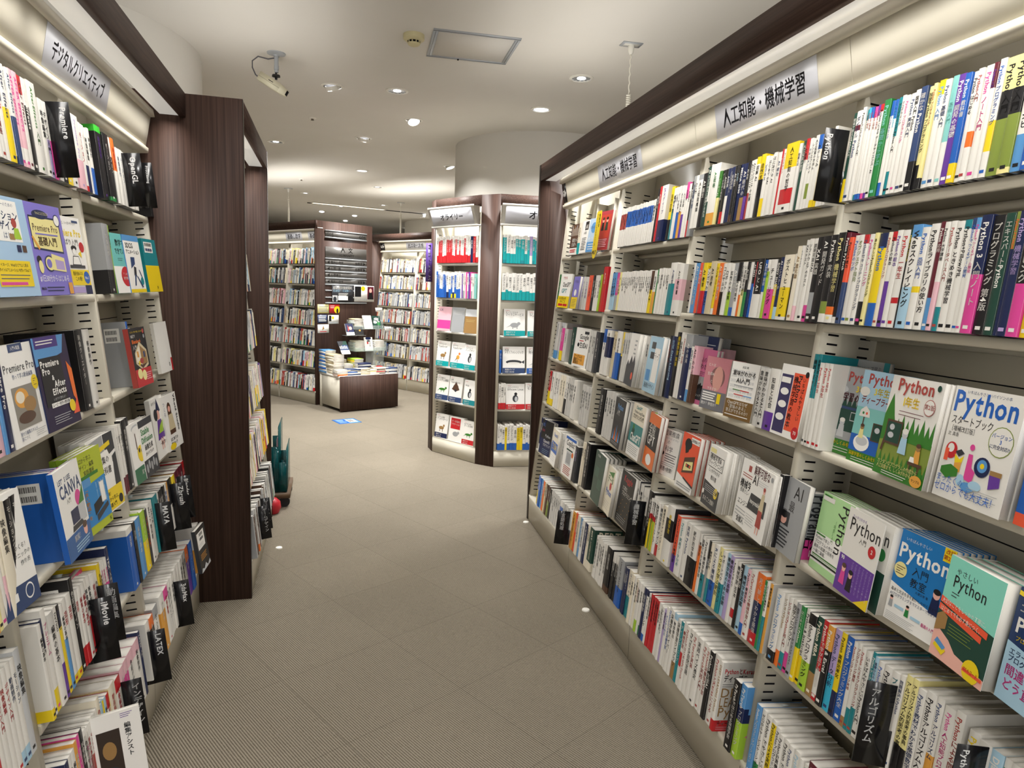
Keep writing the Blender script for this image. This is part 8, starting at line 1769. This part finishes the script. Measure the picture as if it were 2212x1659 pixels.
def orl(title, sub_, kind, band, bg='I', tc='K'): return (bg, 'W', [T(.08, .92, .05, "O'REILLY", 'R', 'l', False, .3), T(.08, .84, .1, sub_, tc, 'l', False, .6), T(.08, .74, .15, title, tc, 'l', False, .86), *animal(kind), *([Rr(0, 0, 1, .2, band), T(.1, .11, .09, '実践ガイド', 'W', 'l', True, .8), T(.1, .03, .07, '待望の改訂版', 'W', 'l', True, .7)] if band else [])])
KB = [(kf1, .04, KT[2], .175, .225, ('p', 'W', [T(.1, .82, .18, 'UX', 'N', 'l', False), *lines(.1, .7, .7, 2, .05, 'S'), Rr(0, .1, 1, .45, 'P'), *lines(.1, .9, .05, 2, .03, 'S')]), 'pink and white cover'), (kf1, .24, KT[2], .16, .225, ('S', 'W', lines(.1, .9, .85, 3, .06, 'W')), 'plain grey cover'), (kf1, .42, KT[2], .16, .215, ('A', 'W', [Rr(0, .7, 1, 1, 's'), *lines(.1, .8, .55, 2, .06, 'y')]), 'tan cover with grey top'),
      (kf1, .035, KT[3], .17, .235, orl('TypeScript', 'プログラミング', 'quad', 'X'), 'white cover with brown animal and turquoise band'), (kf1, .24, KT[3], .17, .235, orl('TypeScript', '初めての', 'bird', 'X'), 'white cover with orange bird and turquoise band'), (kf1, .42, KT[3], .15, .225, orl('ハンズオン', 'プログラミング', 'dark', 'X'), 'white cover with dark animal and turquoise band'),
      (kf1, .035, KT[4], .17, .235, orl('システム構築', 'セキュアで信頼性のある', 'liz', 'n'), 'white cover with green lizard and blue band'), (kf1, .225, KT[4], .17, .235, orl('Terraform', '詳解', 'bat', 'n'), 'white cover with dark winged animal and blue band'), (kf1, .43, KT[4], .15, .225, orl('Web', '', 'dark', 'T', 'I'), 'white cover with teal title block'),
      (kf1, .035, KT[5], .17, .225, orl('アンチパターン', 'システム運用', 'quad', 'N'), 'white cover with brown animal and navy band'), (kf1, .235, KT[5], .18, .225, ('I', 'W', [Rr(.1, .5, .8, .95, 'R'), T(.14, .78, .12, 'データ指向', 'W', 'l', True, .6), T(.14, .66, .12, 'アプリケーション', 'W', 'l', True, .62), *[('e', .5, .3, .2, .1, 'S'), ('e', .7, .36, .08, .06, 'S')]]), 'white and red cover with grey boar'), (kf1, .425, KT[5], .15, .215, orl('データ分析', 'SQLではじめる', 'liz', 'R'), 'white cover with green bird and red band'),
      (kf2, .06, KT[2], .19, .235, orl('マイクロサービス', 'モノリスから', 'boar', 'X'), 'white cover with pink sea creature and turquoise band'), (kf2, .27, KT[2], .19, .225, orl('アーキテクチャ', 'マイクロ', 'bird', 'X'), 'white cover with yellow bird and turquoise band'), (kf2, .06, KT[3], .20, .235, orl('メモリフォレンジック', '実践', 'whale', 'n'), 'white cover with black whale and blue band'), (kf2, .275, KT[3], .19, .235, orl('完全ガイド', 'データ分析', 'boar', 'B'), 'white cover with brown shell and blue band'),
      (kf2, .10, KT[4], .17, .225, orl('Efficient Linux', 'コマンドライン', 'dark', 'R'), 'white cover with grey falcon and red band'), (kf2, .275, KT[4], .18, .235, orl('モダンLinux', '入門', 'dark', 'R'), 'white cover with penguin and red band')]
for fr, a, t, w, h, cov, lab in KB:
    for i in range(3):
        f = sub(sub(fr, (a, .0, t + .0006), 3, 7), (0, i * .017, 0))
        if i == 0:
            cv, pg = MB(), MB(); face_book(cv, pg, w, h, .016, cov); o = cv.build('book', None, f); pg.build('page_block', o); tag(o, lab + ' on the ' + ('angled' if fr is kf1 else 'forward') + ' kiosk shelves', 'book', 'display covers on the column kiosk'); nbook += 1
        else:
            STUFF.xf = f; face_book(STUFF, STUFF, w, h, .016, cov, False); STUFF.xf = None
filler(kf2, .47, kl2 - .03, KT[2], .0, ['W', 'X'], (.22, .235), 12, .16, (.02, .03), ''); filler(kf2, .48, kl2 - .03, KT[3], .0, ['W.bB30'], (.22, .235), 13, .16, (.02, .03), ''); filler(kf2, .03, .095, KT[4], .0, ['W.bR25'], (.22, .23), 14, .16, (.02, .03), ''); filler(kf2, .47, kl2 - .03, KT[4], .0, ['W.bR25'], (.22, .23), 15, .16, (.02, .03), ''); filler(kf2, .03, .055, KT[3], 0, ['B'], (.2, .21), 16)
PB = ['W', 'w', 'W', 'C', 'K', 'w', 'k', 'W', 'p', 's', 'y', 'W', 'w', 'C', 'a', 'S', 'W', 's', 'K', 'K.tW30', 'W', 'n', 'r', 'L']
PW = ['s', 'w', 'a', 's', 's', 'S', 'C', 'a', 's', 'S', 'k', 's', 'w', 'C', 'r', 'n', 's', 'E', 'S', 'S']
for i, (a0, a1) in enumerate(((-.855, -.035), (-1.725, -.905))):
    for j, t in enumerate(TSG):
        filler(GF, a0, a1, t, -.02, PB, (.175, .215), 40 + i * 10 + j, .13, (.012, .028), 1, (.3, 'YORGNBKT'))
for i, (a0, a1) in enumerate(((-1.345, -.515), (-.465, .38))):
    for j, t in enumerate(TSW):
        filler(WF, a0, a1, t, -.02, PW, (.17, .215), 80 + i * 10 + j, .13, (.012, .03), 1, (.15, 'RONYKB'))
for j, (t, pal) in enumerate(((1.832, PB), (1.503, PB), (1.16, PB), (.832, ['W', 'w', 'K', 'p', 'C', 'V', 'Y.tW50']), (.524, ['W', 'p.bR40', 'N', 'W', 'Y', 'C']), (.178, ['w', 'S', 'K', 's', 'E', 'w']))):
    filler(L3, 3.48, 4.62, t, -.03, pal, (.2, .235), 120 + j, .17, (.012, .03), 1, (.2, 'YORGNBK'))
o = STUFF.build('shelved_books'); o['kind'] = 'stuff'; o['label'] = 'all the smaller books filling the remaining shelves and the display table'; o['category'] = 'books'
print('books built one by one:', nbook)
